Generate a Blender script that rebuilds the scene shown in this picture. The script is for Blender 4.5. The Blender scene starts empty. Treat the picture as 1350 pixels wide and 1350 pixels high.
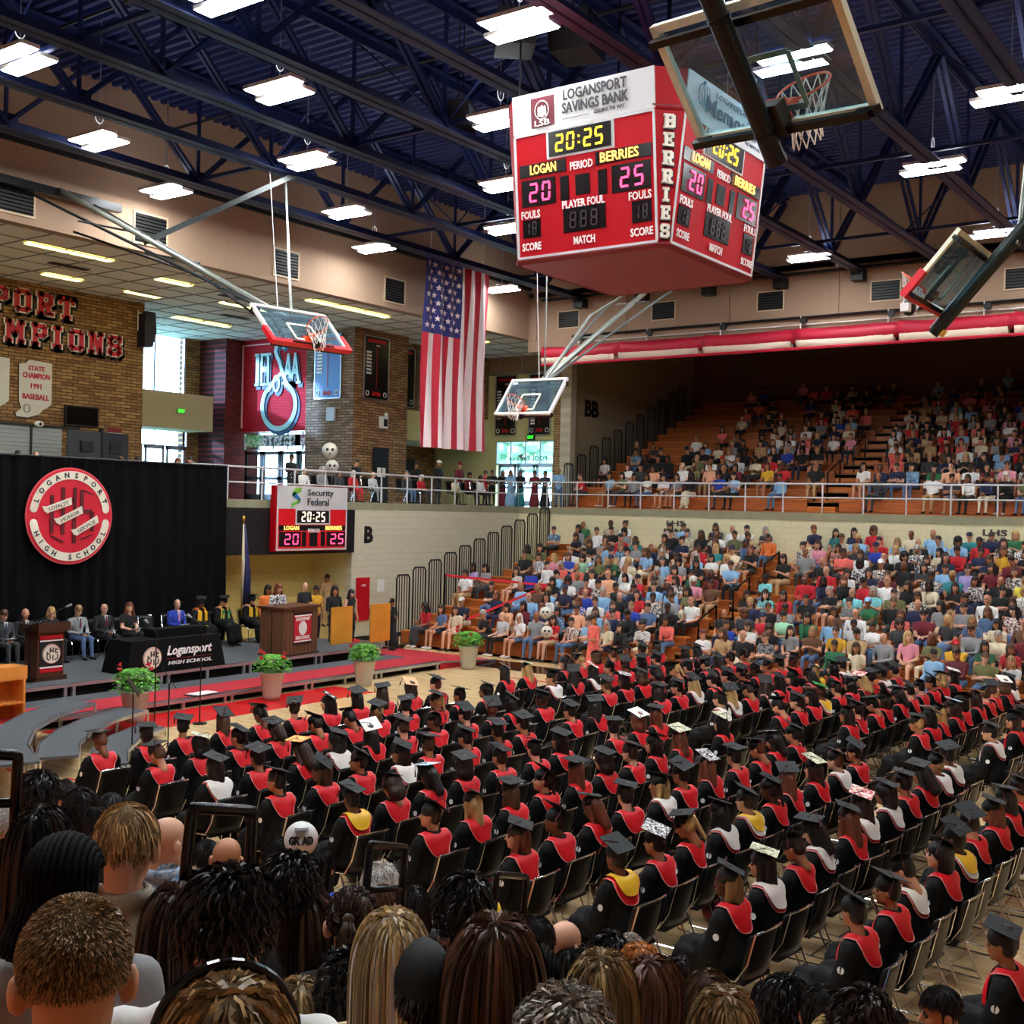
import bpy, math, random
import numpy as np
from math import sin, cos, pi, radians as rad
from mathutils import Vector, Matrix

scn = bpy.context.scene
COL = scn.collection
# ------------------------------------------------------------------ camera, world, exposure
CZ = 4.4
_f = np.array([.811, .585, 0.]); _f /= np.linalg.norm(_f)
_r = np.array([_f[1], -_f[0], 0.]); _p = -4 / 1532.
_F = math.cos(_p) * _f + math.sin(_p) * np.array([0, 0, 1.]); _U = np.cross(_r, _F)
_a = math.radians(1.33)
_R = math.cos(_a) * _r + math.sin(_a) * _U; _U = np.cross(_R, _F)
cam = bpy.data.cameras.new('camera'); co = bpy.data.objects.new('camera', cam); COL.objects.link(co)
cam.sensor_width = 36; cam.sensor_fit = 'HORIZONTAL'; cam.lens = 36 * 1532 / 1350.
cam.clip_end = 400; cam.clip_start = .05
co.matrix_world = Matrix(((_R[0], _U[0], -_F[0], 0), (_R[1], _U[1], -_F[1], 0), (_R[2], _U[2], -_F[2], CZ), (0, 0, 0, 1)))
scn.camera = co
w = bpy.data.worlds.new('sky'); scn.world = w; w.use_nodes = True
_n = w.node_tree.nodes; _l = w.node_tree.links
_bg = _n['Background']; _bg.inputs['Strength'].default_value = 15.0
_tc = _n.new('ShaderNodeTexCoord'); _sx = _n.new('ShaderNodeSeparateXYZ'); _cr = _n.new('ShaderNodeValToRGB')
_l.new(_tc.outputs['Generated'], _sx.inputs[0]); _l.new(_sx.outputs['Z'], _cr.inputs[0]); _l.new(_cr.outputs[0], _bg.inputs[0])
_cr.color_ramp.elements[0].position = 0.0; _cr.color_ramp.elements[0].color = (.55, .78, 1, 1)
_cr.color_ramp.elements[1].position = 1.0; _cr.color_ramp.elements[1].color = (.22, .45, 1, 1)
# daylight from outside falling through the tall lobby windows
sun = bpy.data.lights.new('sun', 'SUN'); sun.energy = 9; sun.angle = .05; sun.color = (.5, .68, 1.0)
so_ = bpy.data.objects.new('sun', sun); COL.objects.link(so_); so_.rotation_euler = Vector((1.0, -1.0, -.32)).to_track_quat('-Z', 'Y').to_euler()
vs = scn.view_settings
vs.view_transform = 'Standard'; vs.look = 'None'; vs.gamma = 1; vs.exposure = 0.38; vs.use_curve_mapping = False
LAMP = 56.0
try:
    scn.cycles.max_bounces = 6; scn.cycles.diffuse_bounces = 4; scn.cycles.transparent_max_bounces = 12
    scn.cycles.use_light_tree = True
    scn.cycles.caustics_reflective = False; scn.cycles.caustics_refractive = False
    scn.cycles.sample_clamp_indirect = 8
except Exception:
    pass

ORD = 'first second third fourth fifth sixth seventh eighth ninth tenth eleventh twelfth thirteenth fourteenth fifteenth sixteenth seventeenth eighteenth nineteenth twentieth'.split()
def ordn(k):
    if k < 20: return ORD[k]
    t, u = divmod(k + 1, 10); T = ['', '', 'twent', 'thirt', 'fort', 'fift', 'sixt'][t]
    return T + ('ieth' if u == 0 else 'y-' + ORD[u - 1])
# ------------------------------------------------------------------ materials
MATS = {}
def lin(c):
    return tuple(((x / 255.) / 12.92 if x <= 10 else (((x / 255.) + .055) / 1.055) ** 2.4) for x in c)
def mat(name, rgb, rough=.6, metal=0., var=0., vscale=6., bump=0., bscale=60., emit=0., spec=.5, trans=0., sheen=0., stretch=None, rgb2=None, alpha=None):
    if name in MATS: return MATS[name]
    m = bpy.data.materials.new(name); m.use_nodes = True; MATS[name] = m
    nt = m.node_tree; b = nt.nodes['Principled BSDF']; c = lin(rgb)
    b.inputs['Base Color'].default_value = (*c, 1); b.inputs['Roughness'].default_value = rough
    b.inputs['Metallic'].default_value = metal; b.inputs['Specular IOR Level'].default_value = spec
    m.diffuse_color = (*c, 1)
    if trans: b.inputs['Transmission Weight'].default_value = trans
    if sheen: b.inputs['Sheen Weight'].default_value = sheen
    if alpha is not None: b.inputs['Alpha'].default_value = alpha
    if emit:
        b.inputs['Emission Color'].default_value = (*c, 1); b.inputs['Emission Strength'].default_value = emit
    if var or bump or rgb2:
        tc = nt.nodes.new('ShaderNodeTexCoord'); mp = nt.nodes.new('ShaderNodeMapping')
        nt.links.new(tc.outputs['Object'], mp.inputs[0])
        if stretch: mp.inputs['Scale'].default_value = stretch
    if var or rgb2:
        nz = nt.nodes.new('ShaderNodeTexNoise'); nz.inputs['Scale'].default_value = vscale; nz.inputs['Detail'].default_value = 3
        nt.links.new(mp.outputs[0], nz.inputs['Vector'])
        cr = nt.nodes.new('ShaderNodeValToRGB'); e = cr.color_ramp.elements
        if rgb2:
            e[0].position = .42; e[1].position = .58; e[0].color = (*c, 1); e[1].color = (*lin(rgb2), 1)
        else:
            e[0].position = .3; e[1].position = .7
            e[0].color = (*[max(0, x * (1 - var)) for x in c], 1); e[1].color = (*[min(1, x * (1 + var)) for x in c], 1)
        nt.links.new(nz.outputs['Fac'], cr.inputs[0]); nt.links.new(cr.outputs[0], b.inputs['Base Color'])
    if bump:
        n2 = nt.nodes.new('ShaderNodeTexNoise'); n2.inputs['Scale'].default_value = bscale; n2.inputs['Detail'].default_value = 4
        nt.links.new(mp.outputs[0], n2.inputs['Vector'])
        bp = nt.nodes.new('ShaderNodeBump'); bp.inputs['Strength'].default_value = bump; bp.inputs['Distance'].default_value = .02
        nt.links.new(n2.outputs['Fac'], bp.inputs['Height']); nt.links.new(bp.outputs[0], b.inputs['Normal'])
    return m

def brick_mat(name, c1, c2, mortar, axis):
    if name in MATS: return MATS[name]
    m = bpy.data.materials.new(name); m.use_nodes = True; MATS[name] = m
    nt = m.node_tree; b = nt.nodes['Principled BSDF']; b.inputs['Roughness'].default_value = .85
    tc = nt.nodes.new('ShaderNodeTexCoord'); sx = nt.nodes.new('ShaderNodeSeparateXYZ'); cx = nt.nodes.new('ShaderNodeCombineXYZ')
    nt.links.new(tc.outputs['Object'], sx.inputs[0])
    nt.links.new(sx.outputs[axis], cx.inputs[0]); nt.links.new(sx.outputs['Z'], cx.inputs[1])
    br = nt.nodes.new('ShaderNodeTexBrick'); br.inputs['Scale'].default_value = 1
    br.inputs['Color1'].default_value = (*lin(c1), 1); br.inputs['Color2'].default_value = (*lin(c2), 1); br.inputs['Mortar'].default_value = (*lin(mortar), 1)
    br.inputs['Mortar Size'].default_value = .012; br.inputs['Brick Width'].default_value = .40; br.inputs['Row Height'].default_value = .105
    br.inputs['Bias'].default_value = -.1
    nt.links.new(cx.outputs[0], br.inputs['Vector']); nt.links.new(br.outputs['Color'], b.inputs['Base Color'])
    bp = nt.nodes.new('ShaderNodeBump'); bp.inputs['Strength'].default_value = .6; bp.invert = True; bp.inputs['Distance'].default_value = .01
    nt.links.new(br.outputs['Fac'], bp.inputs['Height']); nt.links.new(bp.outputs[0], b.inputs['Normal'])
    return m

def block_mat(name, c, axis, bw=.4, rh=.2, k=.93):
    if name in MATS: return MATS[name]
    c2 = tuple(x * k for x in c)
    m = brick_mat(name, c, tuple(x * .985 for x in c), c2, axis)
    for n in m.node_tree.nodes:
        if n.type == 'TEX_BRICK':
            n.inputs['Brick Width'].default_value = bw; n.inputs['Row Height'].default_value = rh; n.inputs['Mortar Size'].default_value = .008
    return m

def glass_mat(name, tint=(.85, .95, 1), fac=.12, rough=.02, dust=0):
    if name in MATS: return MATS[name]
    m = bpy.data.materials.new(name); m.use_nodes = True; MATS[name] = m
    nt = m.node_tree; nt.nodes.remove(nt.nodes['Principled BSDF']); o = nt.nodes['Material Output']
    t = nt.nodes.new('ShaderNodeBsdfTransparent'); t.inputs[0].default_value = (*tint, 1)
    g = nt.nodes.new('ShaderNodeBsdfGlossy'); g.inputs['Roughness'].default_value = rough
    mx = nt.nodes.new('ShaderNodeMixShader'); lw = nt.nodes.new('ShaderNodeMath'); lw.operation = 'MULTIPLY_ADD'; lwt = nt.nodes.new('ShaderNodeLayerWeight'); pw = nt.nodes.new('ShaderNodeMath'); pw.operation = 'POWER'; pw.inputs[1].default_value = 4; nt.links.new(lwt.outputs['Facing'], pw.inputs[0]); nt.links.new(pw.outputs[0], lw.inputs[0]); lw.inputs[1].default_value = .7; lw.inputs[2].default_value = .03
    ad = nt.nodes.new('ShaderNodeMath'); ad.operation = 'ADD'; ad.inputs[1].default_value = fac; ad.use_clamp = True
    nt.links.new(lw.outputs[0], ad.inputs[0]); nt.links.new(ad.outputs[0], mx.inputs[0])
    nt.links.new(g.outputs[0], mx.inputs[2])
    if dust:      # a film of dust and scratches on the glass
        df = nt.nodes.new('ShaderNodeBsdfDiffuse'); df.inputs[0].default_value = (.45, .62, .72, 1); m2 = nt.nodes.new('ShaderNodeMixShader')
        nz = nt.nodes.new('ShaderNodeTexNoise'); nz.inputs['Scale'].default_value = 3; nz.inputs['Detail'].default_value = 6; mm = nt.nodes.new('ShaderNodeMath'); mm.operation = 'MULTIPLY'; mm.inputs[1].default_value = dust * 2
        nt.links.new(nz.outputs['Fac'], mm.inputs[0]); nt.links.new(mm.outputs[0], m2.inputs[0]); nt.links.new(t.outputs[0], m2.inputs[1]); nt.links.new(df.outputs[0], m2.inputs[2]); nt.links.new(m2.outputs[0], mx.inputs[1])
    else: nt.links.new(t.outputs[0], mx.inputs[1])
    nt.links.new(mx.outputs[0], o.inputs[0])
    return m

# ------------------------------------------------------------------ mesh builder
class M:
    def __init__(s): s.v = []; s.f = []; s.m = []
    def add(s, vs, fs, mi=0):
        b = len(s.v); s.v += [tuple(map(float, p)) for p in vs]
        s.f += [tuple(int(i) + b for i in f) for f in fs]
        s.m += ([mi] * len(fs)) if np.isscalar(mi) else list(mi)
        return s
    def box(s, lo, hi, mi=0):
        x0, y0, z0 = lo; x1, y1, z1 = hi
        vs = [(x0, y0, z0), (x1, y0, z0), (x1, y1, z0), (x0, y1, z0), (x0, y0, z1), (x1, y0, z1), (x1, y1, z1), (x0, y1, z1)]
        return s.add(vs, [(0, 3, 2, 1), (4, 5, 6, 7), (0, 1, 5, 4), (1, 2, 6, 5), (2, 3, 7, 6), (3, 0, 4, 7)], mi)
    def obox(s, c, ax, ay, az, mi=0):      # centre and three half-axis vectors
        c, ax, ay, az = map(np.array, (c, ax, ay, az))
        vs = [c + i * ax + j * ay + k * az for k in (-1, 1) for i, j in ((-1, -1), (1, -1), (1, 1), (-1, 1))]
        return s.add(vs, [(0, 3, 2, 1), (4, 5, 6, 7), (0, 1, 5, 4), (1, 2, 6, 5), (2, 3, 7, 6), (3, 0, 4, 7)], mi)
    def bar(s, p, q, w, h, mi=0, up=(0, 0, 1)):
        p, q = np.array(p, float), np.array(q, float); d = q - p; L = np.linalg.norm(d); d /= L
        up = np.array(up, float)
        if abs(d @ up) > .98: up = np.array([1., 0, 0])
        x = np.cross(d, up); x /= np.linalg.norm(x); y = np.cross(x, d)
        return s.obox((p + q) / 2, d * L / 2, x * w / 2, y * h / 2, mi)
    def tube(s, pts, r, n=8, mi=0, closed=False):
        pts = np.array(pts, float); N = len(pts); rr = np.full(N, r) if np.isscalar(r) else np.array(r, float)
        t = np.zeros_like(pts)
        if closed: t = np.roll(pts, -1, 0) - np.roll(pts, 1, 0)
        else: t[1:-1] = pts[2:] - pts[:-2]; t[0] = pts[1] - pts[0]; t[-1] = pts[-1] - pts[-2]
        t /= np.linalg.norm(t, axis=1)[:, None] + 1e-12
        u = np.cross(t[0], (0, 0, 1)) if abs(t[0][2]) < .9 else np.cross(t[0], (1, 0, 0))
        vs = []; a = np.arange(n) * 2 * pi / n
        for i in range(N):
            u = u - t[i] * (u @ t[i]); u /= np.linalg.norm(u) + 1e-12; w_ = np.cross(t[i], u)
            vs += list(pts[i] + rr[i] * (np.cos(a)[:, None] * u + np.sin(a)[:, None] * w_))
        fs = []
        for i in range(N if closed else N - 1):
            j = (i + 1) % N
            fs += [(i * n + k, i * n + (k + 1) % n, j * n + (k + 1) % n, j * n + k) for k in range(n)]
        if not closed: fs += [tuple(range(n))[::-1], tuple((N - 1) * n + k for k in range(n))]
        return s.add(vs, fs, mi)
    def lathe(s, prof, c=(0, 0, 0), n=20, mi=0, cap=True):
        c = np.array(c, float); vs = []
        for r, z in prof: vs += [c + (r * cos(2 * pi * k / n), r * sin(2 * pi * k / n), z) for k in range(n)]
        fs = [(i * n + k, i * n + (k + 1) % n, (i + 1) * n + (k + 1) % n, (i + 1) * n + k) for i in range(len(prof) - 1) for k in range(n)]
        if cap: fs += [tuple(range(n))[::-1], tuple((len(prof) - 1) * n + k for k in range(n))]
        return s.add(vs, fs, mi)
    def ell(s, c, r, n=12, mi=0, R=None):
        c = np.array(c, float); r = np.array([r] * 3 if np.isscalar(r) else r, float); vs = []; m = n // 2
        for i in range(1, m):
            th = pi * i / m
            for k in range(n):
                p = np.array([sin(th) * cos(2 * pi * k / n), sin(th) * sin(2 * pi * k / n), cos(th)]) * r
                vs.append(c + (R @ p if R is not None else p))
        top = np.array([0, 0, r[2]]); vs.append(c + (R @ top if R is not None else top)); vs.append(c - (R @ top if R is not None else top))
        fs = [(i * n + k, (i + 1) * n + k, (i + 1) * n + (k + 1) % n, i * n + (k + 1) % n) for i in range(m - 2) for k in range(n)]
        T = len(vs) - 2
        fs += [(T, k, (k + 1) % n) for k in range(n)] + [(T + 1, (m - 2) * n + (k + 1) % n, (m - 2) * n + k) for k in range(n)]
        return s.add(vs, fs, mi)
    def poly(s, pts, o, ax, ay, depth, mi=0, mside=None):   # 2D polygon extruded by depth along -(ax x ay) .. front face at o
        o, ax, ay = np.array(o, float), np.array(ax, float), np.array(ay, float)
        nrm = np.cross(ax, ay); nrm /= np.linalg.norm(nrm); n = len(pts)
        fr = [o + a * ax + b * ay for a, b in pts]; bk = [p - nrm * depth for p in fr]
        fs = [tuple(range(n)), tuple(range(2 * n - 1, n - 1, -1))] + [(k, n + k, n + (k + 1) % n, (k + 1) % n) for k in range(n)]
        ms = mi if mside is None else mside
        return s.add(fr + bk, fs, [mi, ms] + [ms] * n)
    def merge(s, vf, mi=0, T=None):
        v, f = vf[0], vf[1]; v = np.asarray(v, float)
        if T is not None: v = v @ T[0].T + T[1]
        return s.add(v, f, mi if len(vf) < 3 else vf[2])
    def build(s, name, mats, parent=None, smooth=False, loc=None):
        me = mesh(name, s.v, s.f, mats, s.m, smooth)
        return put(name, me, parent, loc)
def mesh(name, v, f, mats, mi=None, smooth=False):
    me = bpy.data.meshes.new(name); me.from_pydata([tuple(p) for p in v], [], [tuple(map(int, q)) for q in f])
    for m in (mats if isinstance(mats, (list, tuple)) else [mats]): me.materials.append(m)
    if mi is not None and len(me.materials) > 1: me.polygons.foreach_set('material_index', np.array(mi, dtype=np.int32))
    if smooth: me.polygons.foreach_set('use_smooth', np.ones(len(me.polygons), dtype=bool))
    me.update(); return me
def put(name, data, parent=None, loc=None, rz=None):
    o = bpy.data.objects.new(name, data); COL.objects.link(o)
    if parent is not None: o.parent = parent
    if loc is not None: o.location = loc
    if rz is not None: o.rotation_euler = (0, 0, rz)
    return o
def tag(o, label=None, cat=None, group=None, kind=None):
    if label: o['label'] = label
    if cat: o['category'] = cat
    if group: o['group'] = group
    if kind: o['kind'] = kind
    return o
def thing(name, label, cat, loc=(0, 0, 0), rz=0, group=None):
    o = put(name, None, None, loc, rz); o.empty_display_size = .1
    return tag(o, label, cat, group)
def st(o): o['kind'] = 'structure'; return o
def copy_tree(o, parent=None):
    c = o.copy(); COL.objects.link(c)
    if parent is not None: c.parent = parent
    for ch in o.children: copy_tree(ch, c)
    return c
def boxobj(name, lo, hi, m, parent=None): return M().box(lo, hi).build(name, [m], parent)

# flat lettering as meshes, from Blender's built-in font
_TX = {}
def text_vf(body, depth=.01, bold=0., shear=0.):
    key = (body, depth, bold, shear)
    if key in _TX: return _TX[key]
    cu = bpy.data.curves.new('lettering', 'FONT'); cu.body = body; cu.extrude = depth / 2; cu.offset = bold; cu.resolution_u = 2; cu.shear = shear
    ob = bpy.data.objects.new('lettering', cu); COL.objects.link(ob)
    bpy.context.view_layer.update(); dg = bpy.context.evaluated_depsgraph_get()
    me = bpy.data.meshes.new_from_object(ob.evaluated_get(dg))
    v = np.array([q.co[:] for q in me.vertices]) if len(me.vertices) else np.zeros((0, 3)); f = [tuple(p.vertices) for p in me.polygons]
    bpy.data.objects.remove(ob); bpy.data.curves.remove(cu); bpy.data.meshes.remove(me)
    lo, hi = v.min(0), v.max(0); v = v - (lo + hi) / 2; _TX[key] = (v, f, hi - lo); return _TX[key]
def text(mb, body, c, ax, ay, h, wid=None, mi=0, depth=.01, bold=0., shear=0.):
    """letters centred at c, reading along ax, up along ay, total height h, total width wid"""
    v, f, sz = text_vf(body, 1., bold, shear); ax, ay = np.array(ax, float), np.array(ay, float)
    ax = ax / np.linalg.norm(ax); ay = ay / np.linalg.norm(ay); nz = np.cross(ax, ay)
    sy = h / sz[1]; sx_ = wid / sz[0] if wid else sy
    mb.add([np.array(c) + ax * p[0] * sx_ + ay * p[1] * sy + nz * p[2] * depth for p in v], f, mi)

# slab-serif block letters built of convex pieces on a 5 x 7 grid
_B = lambda x0, y0, x1, y1: [(x0, y0), (x1, y0), (x1, y1), (x0, y1)]
_BOWL = lambda y0, y1: [_B(1.2, y1 - 1.2, 4.1, y1), _B(1.2, y0, 4.1, y0 + 1.2), _B(3.5, y0 + .9, 5, y1 - .9), [(4.1, y0), (5, y0 + .9), (4, y0 + 1.4), (3.5, y0 + 1)], [(5, y1 - .9), (4.1, y1), (3.5, y1 - 1), (4, y1 - 1.4)]]
_RING = [_B(0, 1, 1.5, 6), _B(3.5, 1, 5, 6), _B(1, 5.7, 4, 7), _B(1, 0, 4, 1.3), [(0, 1), (1, 0), (1.9, .9), (.9, 1.9)], [(4, 0), (5, 1), (4.1, 1.9), (3.1, .9)], [(5, 6), (4, 7), (3.1, 6.1), (4.1, 5.1)], [(1, 7), (0, 6), (.9, 5.1), (1.9, 6.1)]]
GL = {
 'P': [_B(.5, 0, 2, 7), _B(0, 0, 2.6, 1), _B(0, 6, 1.5, 7)] + _BOWL(2.7, 7),
 'B': [_B(.5, 0, 2, 7), _B(0, 0, 1.5, 1), _B(0, 6, 1.5, 7)] + _BOWL(3.1, 7) + _BOWL(0, 4.1),
 'R': [_B(.5, 0, 2, 7), _B(0, 0, 2.5, 1), _B(0, 6, 1.5, 7), [(2.2, 3.2), (3.7, 3.2), (4.9, .3), (3.4, .3)], _B(3.1, 0, 5.3, 1)] + _BOWL(2.9, 7),
 'O': _RING,
 'T': [_B(1.75, 0, 3.25, 7), _B(1, 0, 4, 1), _B(0, 5.8, 5, 7), _B(0, 4.6, 1, 7), _B(4, 4.6, 5, 7)],
 'I': [_B(1.5, 0, 3, 7), _B(.7, 0, 3.8, 1.1), _B(.7, 5.9, 3.8, 7)],
 'M': [_B(.4, 0, 1.7, 7), _B(4.3, 0, 5.6, 7), _B(-.1, 0, 2.2, 1), _B(3.8, 0, 6.1, 1), [(.6, 7), (2.1, 7), (3.6, 2.6), (2.4, 2.6)], [(3.9, 7), (5.4, 7), (3.6, 2.6), (2.4, 2.6)], _B(-.1, 6, 1.5, 7), _B(4.5, 6, 6.1, 7)],
 'N': [_B(.4, 0, 1.7, 7), _B(3.5, 0, 4.8, 7), _B(-.1, 0, 2.2, 1), _B(3, 6, 5.3, 7), [(.4, 7), (2, 7), (4.8, 0), (3.3, 0)], _B(-.1, 6, 1.5, 7)],
 'E': [_B(.5, 0, 2, 7), _B(0, 0, 4.6, 1.1), _B(0, 5.9, 4.6, 7), _B(1.5, 3, 3.7, 4.1), _B(3.7, 0, 4.8, 2.2), _B(3.7, 4.8, 4.8, 7), _B(3, 2.5, 3.8, 4.6)],
 'S': [_B(1, 5.8, 4, 7), _B(1, 0, 4, 1.2), _B(1, 2.9, 4, 4.1), _B(0, 4, 1.5, 6), _B(3.5, 1, 5, 3), _B(0, .3, 1.3, 2.4), _B(3.7, 4.6, 5, 6.7), [(0, 6), (0.9, 4.6), (2, 6), (1, 7)], [(0, 4), (1, 2.9), (2, 3.8), (1, 4.8)], [(4, 4.1), (5, 3), (4, 2.2), (3, 3)], [(5, 1), (4, 0), (3, 1), (4, 2)], [(0.2, 1), (1, 0), (2, 1), (1, 2)], [(4.9, 6), (4, 7), (3, 6), (4, 5.2)]],
}
def _off(poly, e):
    P = np.array(poly, float); c = P.mean(0)
    if np.sum(np.cross(np.append(P, np.zeros((len(P), 1)), 1), np.append(np.roll(P, -1, 0), np.zeros((len(P), 1)), 1))[:, 2]) < 0: P = P[::-1]
    n = len(P); out = []
    for i in range(n):
        a, b, c_ = P[i - 1], P[i], P[(i + 1) % n]
        d1 = (b - a) / np.linalg.norm(b - a); d2 = (c_ - b) / np.linalg.norm(c_ - b)
        n1 = np.array([d1[1], -d1[0]]); n2 = np.array([d2[1], -d2[0]]); s = n1 + n2; k = 1 + n1 @ n2
        out.append(b + s * e / max(k, .6))
    return out
def block_letter(ch, o, ax, ay, h, wscale, name, mats, parent, lift=.05, shadow=(.55, -.55), e=(.32, .22)):
    """three layers: dark shadow block, white outline, coloured face"""
    ax, ay = np.array(ax, float), np.array(ay, float); nz = np.cross(ax, ay); k = h / 7.
    mb = M()
    for lay, (off, dz, sh) in enumerate(((e[0], .02, shadow), (e[1], lift, (0, 0)), (0, lift + .02, (0, 0)))):
        for q in GL[ch]:
            pts = [((a + sh[0]) * k * wscale, (b + sh[1]) * k) for a, b in _off(q, off)]
            mb.poly(pts, np.array(o) + nz * dz, ax, ay, .02 if lay else .015, lay)
    return mb.build(name, mats, parent)

SEG = {'0': 'abcdef', '1': 'bc', '2': 'abged', '5': 'afgcd', '8': 'abcdefg', '9': 'abcdfg'}
def digit_parts(s, c, ax, ay, h, name, m, par, **kw):
    for i, ch in enumerate(s):
        mb = M(); seg_digits(mb, s, c, ax, ay, h, 0, only=i, **kw); mb.build('colon' if ch == ':' else name, [m], par)
def words_(items, name, m, par):
    for it in items:
        mb = M(); text(mb, *it); mb.build(name, [m], par)
def seg_digits(mb, s, c, ax, ay, h, mi, wd=.52, gap=.24, t=.13, slant=.06, only=None):
    """seven segment digits centred at c"""
    ax, ay = np.array(ax, float), np.array(ay, float); nz = np.cross(ax, ay); W = []
    for ch in s: W.append(.22 if ch == ':' else wd)
    tot = sum(W) + gap * (len(s) - 1); x = -tot / 2
    for i_, (ch, w_) in enumerate(zip(s, W)):
        if only is not None and i_ != only: pass
        elif ch == ':':
            for yy in (-.18, .18): mb.obox(np.array(c) + ax * (x + w_ / 2) * h + ay * yy * h, ax * .05 * h, ay * .05 * h, nz * .006, mi)
        else:
            S = {'a': (x + t / 2, .5 - t / 2, x + w_ - t / 2, .5 - t / 2), 'd': (x + t / 2, -.5 + t / 2, x + w_ - t / 2, -.5 + t / 2), 'g': (x + t / 2, 0, x + w_ - t / 2, 0),
                 'f': (x + t / 2, .06, x + t / 2, .5 - t), 'b': (x + w_ - t / 2, .06, x + w_ - t / 2, .5 - t), 'e': (x + t / 2, -.5 + t, x + t / 2, -.06), 'c': (x + w_ - t / 2, -.5 + t, x + w_ - t / 2, -.06)}
            for q in SEG[ch]:
                x0, y0, x1, y1 = S[q]; p0 = np.array(c) + ax * (x0 + y0 * slant) * h + ay * y0 * h; p1 = np.array(c) + ax * (x1 + y1 * slant) * h + ay * y1 * h
                mb.bar(p0, p1, t * h * .8, .012, mi, up=nz)
        x += w_ + gap
# ------------------------------------------------------------------ building shell
cream = block_mat('cream_painted_block_x', (214, 208, 182), 'X'); creamy = block_mat('cream_painted_block_y', (228, 221, 180), 'Y')
tanx = block_mat('tan_panel_x', (168, 140, 116), 'X', 4.0, 30, .9); tany = block_mat('tan_panel_y', (168, 140, 116), 'Y', 4.0, 30, .9)
yell = block_mat('yellow_block_x', (222, 206, 128), 'X'); yelly = block_mat('pale_yellow_block_y', (226, 214, 160), 'Y')
brx = brick_mat('brown_brick_x', (178, 138, 84), (120, 82, 48), (66, 48, 34), 'X'); bry = brick_mat('brown_brick_y', (178, 142, 92), (124, 88, 54), (70, 52, 38), 'Y')
redbr = brick_mat('side_shaded_red_brick', (126, 40, 34), (90, 26, 24), (50, 18, 18), 'X')  # side shading of the pier is put into this dark red
navy = mat('navy_steel', (24, 38, 86), .45, .1, spec=.4)
deckm = mat('navy_deck', (26, 42, 98), .6, 0)
black = mat('black_paint', (14, 14, 15), .5); blackm = mat('black_metal', (18, 19, 20), .3, .5)
white = mat('white_paint', (240, 240, 236), .45); alu = mat('aluminium', (196, 200, 204), .3, .85)
chrome = mat('chrome', (215, 216, 220), .12, 1.0)
redp = mat('red_panel', (196, 14, 34), .4); dkred = mat('dark_red', (120, 16, 30), .5)
concr = mat('painted_concrete_edge', (150, 148, 118), .7, var=.08, vscale=3)
darkw = mat('shaded_tan_block', (110, 84, 66), .9)  # shade over the upper stand is put into this darker tan
glass = glass_mat('clear_glass'); tile_m = mat('ceiling_tile', (236, 230, 222), .9, bump=.15, bscale=90)
grid_m = mat('ceiling_grid', (150, 146, 140), .6)
lampw = mat('warm_troffer_lens', (255, 240, 140), .5, emit=5.0)
panel_e = mat('white_fluorescent_lens', (248, 252, 255), .5, emit=LAMP)

# maple floor: planks along Y with narrow strips
def floor_mat():
    m = bpy.data.materials.new('maple_floor'); m.use_nodes = True; nt = m.node_tree; b = nt.nodes['Principled BSDF']
    tc = nt.nodes.new('ShaderNodeTexCoord'); sx = nt.nodes.new('ShaderNodeSeparateXYZ'); cx = nt.nodes.new('ShaderNodeCombineXYZ')
    nt.links.new(tc.outputs['Object'], sx.inputs[0]); nt.links.new(sx.outputs['Y'], cx.inputs[0]); nt.links.new(sx.outputs['X'], cx.inputs[1])
    br = nt.nodes.new('ShaderNodeTexBrick'); br.inputs['Scale'].default_value = 1
    br.inputs['Brick Width'].default_value = 1.3; br.inputs['Row Height'].default_value = .075; br.inputs['Mortar Size'].default_value = .001
    br.inputs['Color1'].default_value = (*lin((238, 208, 158)), 1); br.inputs['Color2'].default_value = (*lin((216, 180, 128)), 1); br.inputs['Mortar'].default_value = (*lin((170, 130, 84)), 1)
    nt.links.new(cx.outputs[0], br.inputs['Vector']); nt.links.new(br.outputs['Color'], b.inputs['Base Color'])
    b.inputs['Roughness'].default_value = .22; b.inputs['Coat Weight'].default_value = .3; return m
maple = floor_mat()
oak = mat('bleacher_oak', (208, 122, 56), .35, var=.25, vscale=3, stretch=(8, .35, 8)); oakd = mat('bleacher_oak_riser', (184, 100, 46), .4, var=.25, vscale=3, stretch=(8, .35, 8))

st(boxobj('floor', (-4.2, -6.2, -.2), (37.2, 28, 0), maple))
fl = bpy.data.objects['floor']
def fmark(x0, y0, x1, y1, m, z=.004): st(M().box((x0, y0, 0), (x1, y1, z)).build('floor_marking', [m], fl))
flred = mat('floor_red_stain', (212, 30, 34), .22); flblack = mat('floor_black_border', (16, 12, 12), .15)
fmark(25.75, 1.5, 26.9, 19.0, flblack); fmark(25.75, 19.0, 27.2, 25.9, flblack)
fmark(12.6, 18.55, 20.4, 19.9, flred, .005)
for (x0, y0, x1, y1) in ((9.0, 5.0, 9.06, 17.9), (24.6, 5.0, 24.66, 17.9), (9.0, -2, 9.06, 5.0), (9.0, 3.98, 24.6, 4.04), (10.5, 11, 10.55, 17.9)): fmark(x0, y0, x1, y1, flred, .006)
# arc line on the court
am = M()
for k in range(40):
    a0, a1 = pi * k / 40 + pi, pi * (k + 1) / 40 + pi; c = (16.8, 16.3)
    am.add([(c[0] + r * cos(a), c[1] + r * sin(a), z) for z in (.001, .007) for r, a in ((6.0, a0), (6.05, a0), (6.05, a1), (6.0, a1))], [(4, 5, 6, 7), (0, 3, 2, 1)])
st(am.build('floor_marking', [flred], fl))

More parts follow.
